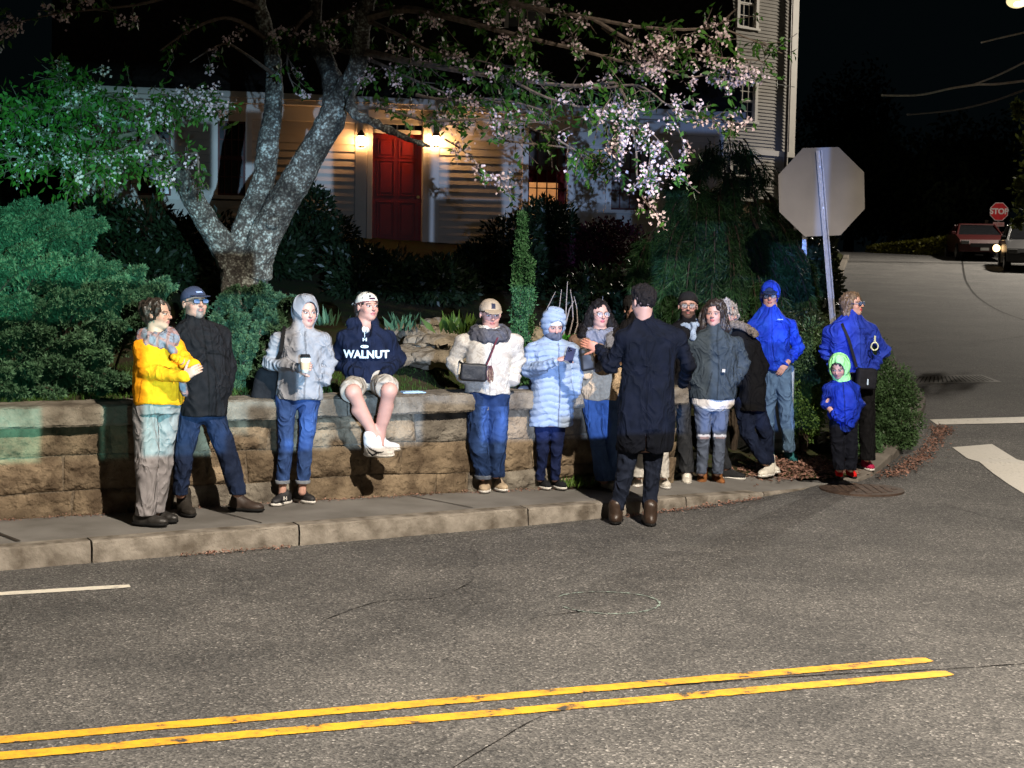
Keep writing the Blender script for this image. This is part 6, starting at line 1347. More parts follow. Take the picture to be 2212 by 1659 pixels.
def cherry():
    base = P(535, 765, 16.0); base.z = terr(base.x, base.y)-.05; root = empty('cherry_tree', base); tag(root, 'big old cherry tree with pink blossom and three lichen-grey limbs on the lawn', 'tree'); o = np.array(base)
    limbs = [[(536, 790, 16, .33), (531, 700, 16, .27), (527, 610, 16, .245), (528, 560, 16, .235)],
        [(505, 570, 15.95, .17), (470, 515, 15.85, .125), (432, 455, 15.7, .115), (400, 398, 15.6, .105), (358, 330, 15.4, .085), (310, 285, 15.2, .062), (250, 262, 15.0, .045), (170, 262, 14.8, .035), (80, 255, 14.6, .025), (0, 250, 14.4, .015)],
        [(522, 575, 16, .20), (530, 500, 16, .155), (552, 440, 16, .135), (572, 380, 16, .118), (580, 310, 16, .110), (590, 230, 16.1, .098), (592, 160, 16.1, .09), (584, 90, 16.2, .08), (566, 20, 16.2, .07), (550, -80, 16.2, .06)],
        [(548, 600, 15.95, .19), (568, 520, 15.9, .175), (602, 455, 15.85, .165), (640, 390, 15.8, .155), (676, 325, 15.75, .15), (712, 262, 15.7, .145), (722, 225, 15.7, .13), (716, 165, 15.8, .105), (690, 95, 15.9, .085), (680, 20, 16, .07), (690, -60, 16, .06)],
        [(722, 235, 15.7, .115), (755, 175, 15.5, .105), (778, 110, 15.3, .095), (785, 40, 15.1, .085), (810, -40, 15, .07)],
        [(752, 180, 15.6, .06), (762, 240, 15.2, .05), (800, 262, 15.0, .042), (850, 285, 14.8, .036), (890, 303, 14.7, .026), (930, 318, 14.6, .012)]]
    mb = MB(); V = []
    for L in limbs:
        q = px_path(L); w = q.copy()
        for i in range(len(w)):
            w[i, :3] += .02*np.array([mnoise.noise(Vector(w[i, :3])*2.2), mnoise.noise(Vector(w[i, :3])*2.2+Vector((9, 0, 0))), 0]); w[i, 3] *= 1+.10*mnoise.noise(Vector(w[i, :3])*3.5)
        mb.tube([Vector(a[:3]-o) for a in w], list(w[:, 3]), 16)
    kx = P(592, 480, 15.72)-base; mb.tube([kx+Vector((0, .05, 0)), kx+Vector((-.01, -.06, 0)), kx+Vector((-.01, -.075, 0))], [.085, .07, .03], 12)
    t = mb.build('trunk', BARK, root, True)
    # displace the trunk a little
    tx = bpy.data.textures.new('bark_lumps', 'CLOUDS'); tx.noise_scale = .12
    sd = t.modifiers.new('s', 'SUBSURF'); sd.levels = 1; sd.render_levels = 2; dm = t.modifiers.new('d', 'DISPLACE'); dm.texture = tx; dm.strength = .045; dm.mid_level = .5
    # branch sprays: (pixel path with depth and radius), twigs per metre, twig length, share of blossom
    Br = [([(358, 330, 15.4, .03), (300, 245, 15, .025), (240, 205, 14.7, .018), (150, 185, 14.4, .01), (125, 165, 14.3, .006)], 46, .32, .06),
        ([(310, 285, 15.2, .03), (220, 300, 14.8, .02), (120, 290, 14.5, .014), (20, 275, 14.2, .008), (-30, 270, 14.2, .005)], 50, .32, .11),
        ([(330, 300, 15.2, .03), (230, 335, 14.6, .02), (130, 350, 14.2, .014), (40, 340, 14, .008), (-20, 330, 14, .005)], 50, .30, .13),
        ([(345, 320, 15.2, .02), (280, 355, 14.7, .016), (200, 370, 14.3, .01), (150, 400, 14.1, .006)], 44, .26, .08),
        ([(250, 262, 15, .02), (190, 235, 14.6, .014), (100, 232, 14.3, .01), (10, 240, 14, .006)], 50, .30, .09),
        ([(310, 285, 15.2, .02), (350, 240, 15, .016), (400, 215, 14.8, .012), (450, 225, 14.7, .008), (475, 245, 14.7, .005)], 46, .24, .2),
        ([(290, 280, 15.1, .02), (330, 225, 15, .014), (360, 205, 14.9, .01), (420, 235, 14.8, .006)], 44, .26, .08),
        ([(380, 365, 15.5, .018), (405, 345, 15.2, .014), (425, 330, 15.1, .01), (430, 380, 15, .008), (440, 405, 15, .01)], 16, .16, .1),
        ([(380, 330, 15.3, .01), (330, 350, 14.9, .008), (380, 395, 14.8, .005)], 30, .2, .2),
        # right side
        ([(785, 40, 15.1, .05), (880, 20, 14.8, .04), (1000, 45, 14.5, .032), (1130, 80, 14.2, .024), (1240, 105, 14, .018), (1370, 140, 13.8, .014)], 18, .42, .22),
        ([(778, 110, 15.3, .045), (870, 130, 15, .036), (980, 150, 14.7, .03), (1100, 170, 14.4, .022), (1230, 185, 14.2, .018), (1330, 178, 14, .014)], 20, .44, .10),
        ([(810, -40, 15, .05), (960, -30, 14.6, .04), (1120, 10, 14.2, .03), (1280, 40, 13.9, .02), (1400, 60, 13.7, .016), (1530, 60, 13.6, .012), (1590, 20, 13.5, .006)], 18, .40, .25),
        ([(1280, 40, 13.9, .02), (1380, 95, 13.7, .016), (1470, 105, 13.6, .012), (1560, 125, 13.5, .009), (1640, 130, 13.4, .005)], 26, .26, .5),
        ([(1560, 60, 13.6, .010), (1620, 85, 13.5, .007), (1690, 115, 13.5, .004)], 26, .18, .1),
        ([(1230, 185, 14.2, .018), (1300, 190, 14, .014), (1380, 185, 13.8, .010), (1440, 225, 13.7, .008), (1500, 250, 13.6, .006), (1560, 258, 13.6, .004), (1600, 268, 13.5, .003)], 26, .20, .3),
        ([(1330, 178, 14, .016), (1352, 215, 13.8, .013), (1362, 262, 13.7, .011), (1374, 320, 13.6, .010), (1376, 380, 13.6, .008), (1388, 425, 13.5, .007), (1415, 462, 13.5, .006), (1435, 497, 13.5, .004)], 7, .07, .55),
        ([(1360, 240, 13.7, .008), (1345, 262, 13.6, .006), (1335, 290, 13.6, .005), (1325, 312, 13.6, .004)], 60, .11, .95),
        ([(1374, 275, 13.6, .007), (1398, 292, 13.5, .006), (1404, 330, 13.5, .005), (1400, 372, 13.5, .004), (1398, 400, 13.5, .003)], 46, .12, .85),
        ([(1390, 270, 13.6, .007), (1420, 300, 13.5, .005), (1450, 335, 13.5, .004), (1465, 372, 13.5, .004), (1490, 400, 13.5, .003), (1512, 418, 13.5, .003)], 30, .10, .5),
        ([(1440, 240, 13.7, .006), (1470, 290, 13.6, .005), (1478, 330, 13.6, .004), (1475, 355, 13.6, .003)], 26, .10, .45),
        ([(1340, 190, 14, .008), (1310, 225, 13.9, .006), (1295, 260, 13.8, .005), (1285, 300, 13.8, .003)], 22, .10, .6),
        ([(1300, 60, 13.9, .01), (1400, 130, 13.7, .01), (1480, 165, 13.6, .008), (1540, 160, 13.6, .006), (1620, 160, 13.5, .004)], 26, .2, .6),
        ([(1100, 170, 14.4, .016), (1180, 210, 14.2, .012), (1280, 235, 14.1, .010), (1380, 232, 13.9, .006)], 26, .3, .12),
        # low boughs across the house front
        ([(945, 262, 14.5, .012), (1040, 258, 14.4, .010), (1120, 265, 14.3, .007), (1190, 262, 14.2, .004)], 30, .22, .2),
        ([(755, 235, 15.3, .02), (830, 235, 15, .014), (920, 262, 14.8, .010), (1000, 270, 14.6, .007)], 24, .22, .15),
        ([(900, 205, 15, .02), (960, 215, 14.8, .016), (1080, 215, 14.5, .012), (1180, 240, 14.3, .008)], 24, .34, .10),
        ([(960, 300, 14.5, .010), (1000, 325, 14.5, .008), (1040, 365, 14.5, .006), (1075, 395, 14.4, .004), (1100, 410, 14.4, .003)], 26, .12, .45),
        ([(1060, 300, 14.5, .012), (1140, 310, 14.4, .010), (1230, 320, 14.3, .007), (1330, 345, 14.2, .004)], 24, .26, .08),
        ([(1130, 270, 14.4, .012), (1200, 300, 14.3, .010), (1270, 340, 14.2, .007), (1320, 370, 14.1, .004)], 24, .24, .05),
        # top, left and middle, thin
        ([(584, 90, 16.2, .03), (500, 40, 15.8, .02), (420, 60, 15.4, .014), (345, 110, 15.1, .008)], 7, .3, .6),
        ([(590, 160, 16, .02), (520, 110, 15.6, .014), (480, 95, 15.4, .010), (410, 135, 15.2, .006)], 6, .2, .7),
        ([(566, 20, 16.2, .03), (440, -20, 15.6, .02), (300, 10, 15.2, .014), (120, 30, 14.8, .008), (0, 60, 14.6, .005)], 9, .4, .35),
        ([(690, 60, 16, .03), (760, 20, 15.6, .02), (830, 10, 15.3, .012)], 20, .4, .3), ([(690, 95, 16, .03), (800, 130, 15.4, .02), (900, 175, 15.1, .012), (960, 200, 15, .008)], 26, .36, .25),
        ([(785, 40, 15.1, .03), (850, 70, 14.9, .02), (930, 110, 14.8, .012), (1030, 130, 14.6, .008), (1120, 150, 14.4, .006)], 28, .42, .08),
        ([(680, 20, 16, .03), (640, 60, 15.7, .02), (620, 140, 15.5, .01), (640, 200, 15.4, .006)], 12, .3, .15)]
    wood = MB(); LC = []; LD = []; BC = []; rn = np.random.default_rng(4)
    for rows, dens, tl, bs in Br:
        q = px_path(rows); wood.tube([Vector(a[:3]-o) for a in q], list(np.maximum(q[:, 3], .003)), 6)
        seg = np.linalg.norm(np.diff(q[:, :3], axis=0), axis=1); tot = seg.sum(); n = int(tot*dens*(1.05 if rows[0][0] < 500 else .68 if bs < .8 else 1)); cum = np.concatenate([[0], np.cumsum(seg)])
        for _ in range(n):
            t = rn.uniform(.08, 1)**.8*tot; i = min(len(seg)-1, np.searchsorted(cum, t)-1); f = (t-cum[i])/seg[i]; p = q[i, :3]*(1-f)+q[i+1, :3]*f; d0 = unit(q[i+1, :3]-q[i, :3])
            d = unit(d0*.7+rn.normal(size=3)*.75+np.array([0, 0, -.12])); L = tl*rn.uniform(.35, 1.15); e = p+d*L+np.array([0, 0, -.18*L*L/.3*.3]); m = (p+e)/2+rn.normal(size=3)*.02
            if L > .12: wood.tube([Vector(a-o) for a in (p, m, e)], [.0045, .0035, .002], 4, False)
            k = 1+int(L/.10)
            for j in range(k):
                c = p+(e-p)*(j+1)/k+rn.normal(size=3)*.018
                if rn.random() < bs*.75: BC.append(c)
                nl = rn.integers(2, 5)
                for _2 in range(nl if rn.random() > bs*.55 else 1): LC.append(c+rn.normal(size=3)*.015); LD.append(d*.4+rn.normal(size=3)*.6+np.array([0, 0, -.45]))
    wood.build('branches', mat('cherry_twig_bark', (.16, .125, .10), .9, .5, 20), root)
    LC = np.array(LC); BC = np.array(BC)
    leafobj('leaves', LC, np.array(LD), rn.uniform(.055, .10, len(LC)), rn.uniform(.026, .042, len(LC)), leafmat('cherry_leaf', (.060, .170, .022), (.018, .050, .009), .5, .3), root, curl=.10)
    k = 20; C = np.repeat(BC, k, 0)+rn.normal(size=(len(BC)*k, 3))*.033
    leafobj('blossom', C, rn.normal(size=C.shape), rn.uniform(.026, .042, len(C)), rn.uniform(.024, .036, len(C)), leafmat('pale_pink_blossom', (.74, .62, .62), (.58, .43, .44), .7, .3, 8), root)
    return root
cherry()
def spray_shrub(root, plumes, m, mstem, needle=.045, w=.012, dens=170, fan=.16, droop=.15, name='foliage', seed=1, stems=True, up=.0):
    rn = np.random.default_rng(seed); C = []; D = []; mb = MB(); o = np.array(root.location)
    for (a, b, sp) in plumes:                   # from a to tip b, width of the feathery plume
        a, b = np.array(a), np.array(b); L = np.linalg.norm(b-a); mid = (a+b)/2+np.array([0, 0, .12*L]); n = max(8, int(L*dens))
        q = smoothpath([(*a, .012), (*mid, .009), (*b, .003)], 4)
        if stems: mb.tube([Vector(x[:3]-o) for x in q], list(q[:, 3]), 5)
        t = rn.uniform(.12, 1, n)**.75; i = np.clip((t*(len(q)-1)).astype(int), 0, len(q)-2); f = (t*(len(q)-1)-i)[:, None]; p = q[i, :3]*(1-f)+q[i+1, :3]*f; d0 = unit(q[i+1, :3]-q[i, :3])
        sd = rn.normal(size=(n, 3)); sd = unit(sd-d0*(sd*d0).sum(1, keepdims=True)); rr = sp*(1.15-t)[:, None]*rn.uniform(.25, 1, (n, 1)); tip = p+sd*rr+d0*rr*.9+np.array([0, 0, -1])*rr*droop
        # each spray: a short frond of needles
        k = 9; tt = rn.uniform(0.1, 1, (n, k, 1)); base = p[:, None]*(1-tt)+tip[:, None]*tt; fd = unit(tip-p)[:, None]+.0; nd = fd+rn.normal(size=(n, k, 3))*.55+np.array([0, 0, up])
        C.append(base.reshape(-1, 3)); D.append(nd.reshape(-1, 3))
    C = np.concatenate(C); D = np.concatenate(D)
    if stems: mb.build('stems', mstem, root)
    return leafobj(name, C, D, rn.uniform(.6, 1.25, len(C))*needle, rn.uniform(.7, 1.3, len(C))*w, m, root)
STEM = mat('dark_stem', (.06, .045, .032), .9, .4, 20)
JUN = leafmat('juniper_needles', (.085, .17, .085), (.020, .050, .022), .6, .15, 2.0); JUN2 = leafmat('juniper_needles_dark', (.06, .12, .045), (.022, .05, .018), .6, .15)
def T0(x, y): return np.array([x, y, terr(x, y)])
def juniper_big():
    c = P(60, 800, 13.6); r = empty('spreading_juniper', (c.x-.4, c.y+.3, terr(c.x, c.y+.3))); tag(r, 'large spreading blue-green juniper at the left edge above the wall', 'shrub'); rn = random.Random(2); pl = []
    tips = [(0, 440, 14.2), (60, 432, 14.0), (120, 450, 13.8), (180, 465, 13.8), (225, 488, 13.7), (150, 500, 13.4), (90, 470, 13.4), (20, 480, 13.2), (235, 560, 13.4), (290, 590, 13.3), (345, 612, 13.2), (370, 620, 13.1), (300, 640, 12.9), (250, 610, 12.8), (190, 560, 13.0), (130, 560, 12.9), (60, 540, 12.9), (10, 560, 12.8), (200, 640, 12.6), (130, 640, 12.6), (60, 640, 12.5), (0, 650, 12.5), (250, 690, 12.5), (310, 690, 12.7), (180, 720, 12.3), (100, 720, 12.3), (30, 720, 12.2), (240, 760, 12.4), (150, 790, 12.1), (70, 800, 12.0), (0, 800, 12.0), (210, 830, 12.2), (270, 830, 12.5), (120, 850, 12.1), (40, 860, 11.9), (-40, 600, 12.6), (-60, 700, 12.3), (-60, 820, 12)]
    for (x, y, Y) in tips:
        for _ in range(5):
            jx, jy = rn.uniform(-22, 22), rn.uniform(-12, 16); b = P(x+jx, y+jy, Y+rn.uniform(-.15, .3)); a = np.array(b)+np.array([-.55+rn.uniform(-.2, .2), .30+rn.uniform(0, .3), -.42-rn.uniform(0, .15)])
            a[2] = max(a[2], terr(a[0], a[1])); pl.append((a, b, rn.uniform(.075, .14)))
    spray_shrub(r, pl, JUN, STEM, .045, .013, 150, droop=.25, seed=5, up=.1)
juniper_big()
def juniper_small():
    c = P(520, 800, 14.0); r = empty('feathery_juniper', (c.x, c.y+.2, terr(c.x, c.y+.2))); tag(r, 'feathery green juniper under the cherry trunk, behind the dark coat', 'shrub'); rn = random.Random(3); pl = []
    for (x, y, Y) in [(430, 660, 14.4), (480, 640, 14.6), (520, 628, 14.5), (560, 622, 14.3), (600, 640, 14.1), (622, 650, 14), (580, 665, 13.7), (530, 670, 13.7), (480, 690, 13.7), (590, 700, 13.6), (540, 710, 13.5), (500, 740, 13.4), (560, 750, 13.3), (600, 760, 13.5), (520, 790, 13.2), (570, 800, 13.2), (500, 830, 13.1), (550, 850, 13.1), (460, 760, 13.6), (450, 720, 13.9)]:
        for _ in range(5):
            b = P(x+rn.uniform(-22, 22), y+rn.uniform(-10, 18), Y+rn.uniform(-.1, .25)); a = np.array(b)+np.array([-.12+rn.uniform(-.2, .2), .25+rn.uniform(0, .2), -.38]); a[2] = max(a[2], terr(a[0], a[1])); pl.append((a, b, rn.uniform(.07, .12)))
    spray_shrub(r, pl, JUN, STEM, .042, .012, 150, droop=.2, seed=6, up=.1)
juniper_small()
def column(name, label, x, y0, y1, Y, r_, seed, n=1500):
    a = P(x[0], y1, Y); a.z = terr(a.x, a.y); b = P(x[1], y0, Y); rt = empty(name, a); tag(rt, label, 'shrub', 'slim arborvitae shoots'); rn = np.random.default_rng(seed); t = rn.uniform(0, 1, n)**.9
    th = rn.uniform(0, 2*np.pi, n); lump = 1+.35*np.sin(t*38+3*np.sin(th+seed))+.25*np.sin(t*19+th*2); rad = r_*(1-t*.75)*np.sqrt(rn.uniform(.25, 1, n))*lump; C = np.array(a)+(np.array(b)-np.array(a))*t[:, None]; C[:, 0] += rad*np.cos(th); C[:, 1] += rad*np.sin(th)
    k = 6; C = np.repeat(C, k, 0)+rn.normal(size=(n*k, 3))*.012; D = rn.normal(size=(n*k, 3))*.6; D[:, 2] += .7
    leafobj('foliage', C, D, .035, .014, leafmat('arborvitae_green', (.06, .17, .06), (.03, .09, .03)), rt); mb = MB(); mb.tube([(0, 0, 0), tuple(b-a)], [.02, .004], 6); mb.build('trunk', STEM, rt)
column('arborvitae', 'tall slim arborvitae column standing on the lawn before the lit window', (1122, 1128), 462, 742, 15.2, .15, 3)
column('arborvitae', 'short arborvitae shoot beside the tall slim column', (1140, 1146), 558, 740, 15.1, .09, 8, 700)
def blob_shrub(name, label, cx, cy, Y, rx, ry, rd, n, m, leaf=.07, lw=.03, cat='bush', seed=1, lumps=16, group=None, zflat=None, col2=None):
    c = P(cx, cy, Y); s = Y/F; rt = empty(name, (c.x, c.y, terr(c.x, c.y))); tag(rt, label, cat, group); rn = np.random.default_rng(seed)
    L = rn.normal(size=(lumps, 3)); L = unit(L)*rn.uniform(.35, .8, (lumps, 1)); L[:, 2] = np.where(L[:, 2] < -.5, -L[:, 2], L[:, 2]); i = rn.integers(0, lumps, n); d = unit(rn.normal(size=(n, 3))); p = L[i]+d*rn.uniform(.30, .52, (n, 1))
    C = np.array(c)+p*np.array([rx*s, rd, ry*s]); keep = C[:, 2] > rt.location.z+.02; C = C[keep]; d = d[keep]; D = d+rn.normal(size=d.shape)*.5+np.array([0, 0, .1])
    o = leafobj('foliage', C, D, rn.uniform(.7, 1.2, len(C))*leaf, lw, m, rt, curl=.08)
    mb = MB(); g = np.array([0, 0, 0]); 
    for l in L[:8]: mb.tube([(0, 0, -.1), tuple(np.array([l[0]*rx*s*.5, l[1]*rd*.5, (c.z-rt.location.z)*.5])), tuple(np.array([l[0]*rx*s, l[1]*rd, c.z-rt.location.z+l[2]*ry*s]))], [.025, .018, .008], 5)
    mb.build('stems', STEM, rt); return rt
RH = leafmat('rhododendron_leaf', (.016, .030, .011), (.007, .014, .006), .4, .1); AZ = leafmat('magenta_azalea', (.10, .014, .04), (.016, .02, .008), .6, .2)
for i, (cx, cy, Y, rx, ry, lb) in enumerate([(690, 520, 24, 85, 100, 'dark rhododendron left of the red front door'), (600, 560, 22, 90, 90, 'dark leafy bush behind the cherry trunk'), (360, 560, 20, 160, 115, 'dark leafy bush between the big juniper and the cherry trunk'), (800, 610, 21, 110, 75, 'low dark bush in front of the door steps'), (930, 620, 21, 90, 62, 'low dark bush right of the door steps'), (1080, 590, 22.5, 105, 105, 'dark rhododendron under the lit window, its left half'), (1180, 545, 24, 80, 95, 'dark rhododendron directly below the lit window'), (200, 520, 24, 90, 90, 'dark bush at the left corner of the house')]):
    blob_shrub('dark_bush', lb, cx, cy, Y, rx, ry, .9, 5200, RH, .11, .042, seed=20+i, group='dark bushes along the house front')
blob_shrub('azalea_bush', 'dim magenta flowering azalea below the right-hand window', 1300, 560, 23.5, 105, 85, .8, 7000, AZ, .06, .04, seed=31)
blob_shrub('dark_bush', 'dark leafy thicket under the weeping conifer', 1330, 660, 19.5, 130, 85, .8, 5000, RH, .09, .035, seed=32, group='dark bushes along the house front')
IVY = leafmat('dark_ivy_leaf', (.05, .065, .028), (.02, .03, .012), .35, .1)
blob_shrub('leafy_thicket', 'dark glossy thicket beside the second signpost behind the big octagon', 1745, 620, 22, 62, 130, .8, 7000, IVY, .075, .05, seed=33)
blob_shrub('leafy_thicket', 'tall dark leafy thicket below the tall neighbour house', 1690, 540, 28, 95, 90, 1.2, 7000, IVY, .10, .07, seed=34)
def conifer():
    c = P(1560, 700, 18.5); r = empty('weeping_conifer', (c.x, c.y, terr(c.x, c.y))); tag(r, 'broad dark weeping conifer with feathery blue-green tips right of the house', 'tree'); rn = random.Random(8); pl = []
    top = P(1575, 345, 19.2)
    for (x, y, Y) in [(1460, 420, 18.6), (1500, 390, 18.9), (1540, 350, 19.2), (1600, 345, 19.4), (1640, 400, 19.4), (1500, 470, 18.0), (1450, 520, 17.9), (1420, 590, 17.5), (1405, 640, 17.3), (1440, 640, 17.2), (1395, 690, 17.2), (1450, 690, 17.1), (1490, 560, 17.6), (1530, 520, 17.8), (1525, 600, 17.3), (1570, 640, 17.2), (1600, 590, 17.6), (1580, 470, 18.3), (1640, 500, 18.6), (1680, 470, 19.3), (1660, 560, 18.1), (1640, 640, 17.4), (1700, 610, 18.2), (1720, 560, 19), (1690, 680, 17.6), (1540, 680, 17.0), (1600, 700, 17.0), (1740, 680, 18), (1750, 620, 18.6), (1590, 410, 18.9), (1490, 650, 17.1), (1560, 560, 17.7), (1650, 700, 17.2), (1380, 610, 17.6), (1475, 620, 17.3)]:
        for _ in range(5):
            b = P(x+rn.uniform(-24, 24), y+rn.uniform(-16, 26), Y+rn.uniform(-.2, .3)); v = np.array(top)-np.array(b); a = np.array(b)+v*.22*rn.uniform(.7, 1.2)+np.array([0, .35, .25]); pl.append((a, b, rn.uniform(.16, .26)))
    spray_shrub(r, pl, leafmat('white_pine_needles', (.030, .080, .024), (.005, .014, .005), .55, .15, 1.5), STEM, .13, .009, 60, droop=.7, seed=9, up=-.5)
    mb = MB(); mb.tube([(0, .6, -.2), (.05, .7, 1.2), tuple(np.array(top)-np.array(r.location)+np.array([0, .3, -.2]))], [.14, .10, .03], 8); mb.build('trunk', STEM, r)
    o = blob_foliage_fill(r, top)
def blob_foliage_fill(r, top):
    rn = np.random.default_rng(5); n = 9000; t = rn.uniform(0, 1, n); o = np.array(r.location); ax = np.array([0, .7, -.3])+(np.array(top)-o)*t[:, None]; th = rn.uniform(0, 6.283, n); rad = (1.0*(1-t)**.6+.12)*np.sqrt(rn.uniform(.1, 1, n))
    C = o+ax; C[:, 0] += rad*np.cos(th)*1.0; C[:, 1] += rad*np.sin(th)*.7+.2; D = rn.normal(size=(n, 3))*.5+np.array([0, 0, -.8])
    return leafobj('inner_foliage', C, D, .16, .012, bpy.data.materials['white_pine_needles'], r)
conifer()
# corner bed shrubs and ground cover
COT = leafmat('cotoneaster_leaf', (.070, .13, .050), (.028, .055, .020), .45, .2, 3); YG = leafmat('yellow_green_leaf', (.10, .17, .03), (.04, .08, .015), .5, .25)
for i, (cx, cy, Y, rx, ry, rd, m, lb, nn) in enumerate([(1900, 850, 17.6, 95, 60, .45, COT, 'low spreading shrub at the point of the corner bed', 12000), (1930, 935, 16.9, 62, 50, .35, COT, 'small leafed shrub trailing to the curved kerb', 9000), (1760, 800, 16.6, 70, 95, .4, COT, 'upright leafy shrub between the two blue jackets', 9000), (1735, 900, 16.2, 60, 70, .3, YG, 'yellow-green leafy shrub behind the child', 6000), (1850, 960, 16.3, 60, 42, .3, JUN2, 'dark low shrub right of the black trousers', 6000),
        (1700, 720, 17.6, 90, 60, .5, IVY, 'dark shrub behind the bright blue rain jacket', 5000), (1590, 790, 16.4, 90, 100, .3, IVY, 'dark shrub behind the black parka', 5000), (1860, 770, 18.6, 70, 40, .4, JUN2, 'dark low shrub near the side street edge', 5000)]):
    blob_shrub('bed_shrub', lb, cx, cy, Y, rx, ry, rd, nn, m, .038, .019, 'shrub', 50+i, 22, 'shrubs in the corner bed')
def tufts(name, label, cx, cy, z, n, L, w, m, spread, seed, cat='plant', group=None, upw=1.2, zz=None):
    c = P(*cx) if len(cx) == 3 else G(cx[0], cx[1], z); zt = zz if zz is not None else terr(c.x, c.y); c.z = zt; rt = empty(name, c); tag(rt, label, cat, group); rn = np.random.default_rng(seed)
    C = np.array(c)+rn.normal(size=(n, 3))*np.array([spread, spread*.6, 0]); D = rn.normal(size=(n, 3))*.6; D[:, 2] = np.abs(D[:, 2])+upw; 
    leafobj('leaves', C, D, rn.uniform(.6, 1.1, n)*L, w, m, rt, curl=.06); return rt
BLADE = leafmat('tulip_blade', (.10, .22, .12), (.05, .12, .07), .5, .3)
for i, (x, y, Y, lb) in enumerate([(692, 700, 16.5, 'pale tulip leaves left of the seated hoodie'), (712, 700, 16.6, 'second clump of tulip leaves by the seated hoodie'), (857, 712, 16.5, 'pale tulip leaves right of the seated hoodie'), (875, 712, 16.7, 'small tulip leaves beside the garden rocks')]):
    tufts('tulip_leaves', lb, (x, y, Y), 0, 0, 14, .22, .035, BLADE, .06, 60+i, group='tulip leaf clumps on the lawn', zz=P(x, y, Y).z-.02)
tufts('hosta', 'yellow-green broad-leaved plant left of the tan cap', (992, 722, 15.4), 0, 0, 42, .26, .06, YG, .09, 66, zz=P(992, 722, 15.4).z, upw=.7)
tufts('wall_weed', 'fern-like weed growing at the foot of the wall behind black sneakers', (1236, 1050), 0, .15, 120, .10, .018, YG, .10, 67, cat='weed', zz=.15); tufts('wall_weed', 'small weed at the wall foot left of the tan sneakers', (1012, 1055), 0, .15, 40, .10, .02, YG, .05, 68, cat='weed', zz=.155)
tufts('bright_sprig', 'bright green sprig beside the pale blue hood', (1236, 735, 15.0), 0, 0, 90, .07, .035, leafmat('bright_green', (.10, .40, .05), (.06, .26, .03)), .07, 69, zz=P(1236, 735, 15).z, upw=.6)
def bare_twigs():
    c = P(1215, 760, 15.2); c.z = terr(c.x, c.y); r = empty('bare_shrub', c); tag(r, 'bare pale twiggy shrub behind the quilted coat', 'shrub'); mb = MB()
    for row in ([(1190, 740), (1165, 700), (1185, 660), (1200, 630)], [(1215, 740), (1222, 690), (1224, 640), (1226, 608)], [(1225, 740), (1238, 690), (1236, 650), (1232, 625)], [(1218, 740), (1205, 690), (1210, 650), (1213, 625)], [(1235, 740), (1248, 700), (1246, 665), (1240, 640)], [(1222, 700), (1230, 668), (1240, 650)], [(1300, 720), (1301, 680), (1302, 640)]):
        q = [P(x, y, 15.2)-c for x, y in row]; mb.tube(q, list(np.linspace(.008, .003, len(q))), 5)
    mb.build('twigs', mat('pale_twig', (.30, .26, .24), .8), r)
bare_twigs()
# rocks on the lawn edge
def rock(i, x, y, Y, sx, sz, lb, c=(.26, .22, .17)):
    p = P(x, y, Y); p.z -= sz*.25; s = .02; S = SDF((-sx*1.5, -sx, -sz*1.5), (sx*1.5, sx, sz*1.5), max(.012, sx/14)); S.ell((0, 0, 0), (sx, sx*.7, sz)); S.disp(lambda X, Y, Z: sx*.10*nz3(X+i, Y, Z, 5/sx, i)+sx*.05*nz3(X, Y, Z, 11/sx, i))
    o = S.obj('garden_rock', M_ROCK, None); o.location = p; tag(o, lb, 'rock', 'rocks round the lawn')
M_ROCK = stone_mat('garden_rock_stone', (.27, .23, .17), (.13, .105, .075), 4)
for i, a in enumerate([(885, 712, 17.2, .30, .10, 'flat long rock behind the seated hoodie, upper one'), (925, 718, 17.0, .34, .11, 'broad flat rock at the middle of the rock edge'), (895, 735, 16.4, .12, .08, 'round pale stone in front of the flat rocks'), (918, 733, 16.3, .10, .07, 'second round pale stone, right of the first'), (945, 742, 16.3, .26, .13, 'brown rock near the cream camouflage sleeve'), (880, 765, 15.7, .5, .09, 'long low brown ledge rock above the grass'), (955, 770, 15.5, .35, .08, 'low ledge rock behind the cream camouflage jacket'), (940, 700, 17.6, .2, .09, 'small rock farthest back in the row'), (1157, 720, 15.2, .12, .09, 'pale stone left of the pale blue hood'), (905, 752, 16.0, .3, .07, 'narrow ledge rock below the round stones'), (640, 722, 16.6, .35, .08, 'flat rock behind the grey hood')]): rock(i, *a)
def grass():
    rn = np.random.default_rng(9); n = 16000; s = rn.uniform(WLEN-9, WLEN-.3, n); d = rn.uniform(.34, 3.4, n)**1.0
    C = np.stack([WL0.x+WD.x*s+WN.x*d, WL0.y+WD.y*s+WN.y*d, 0*s], 1); C[:, 2] = [terr(x, y)-.005 for x, y in C[:, :2]]; D = rn.normal(size=(n, 3))*.4; D[:, 2] = 1
    o = leafobj('grass', C, D, rn.uniform(.03, .07, n), .008, leafmat('lawn_grass', (.06, .13, .02), (.03, .06, .012), .7, .3, 1.5)); o['kind'] = 'stuff'
grass()
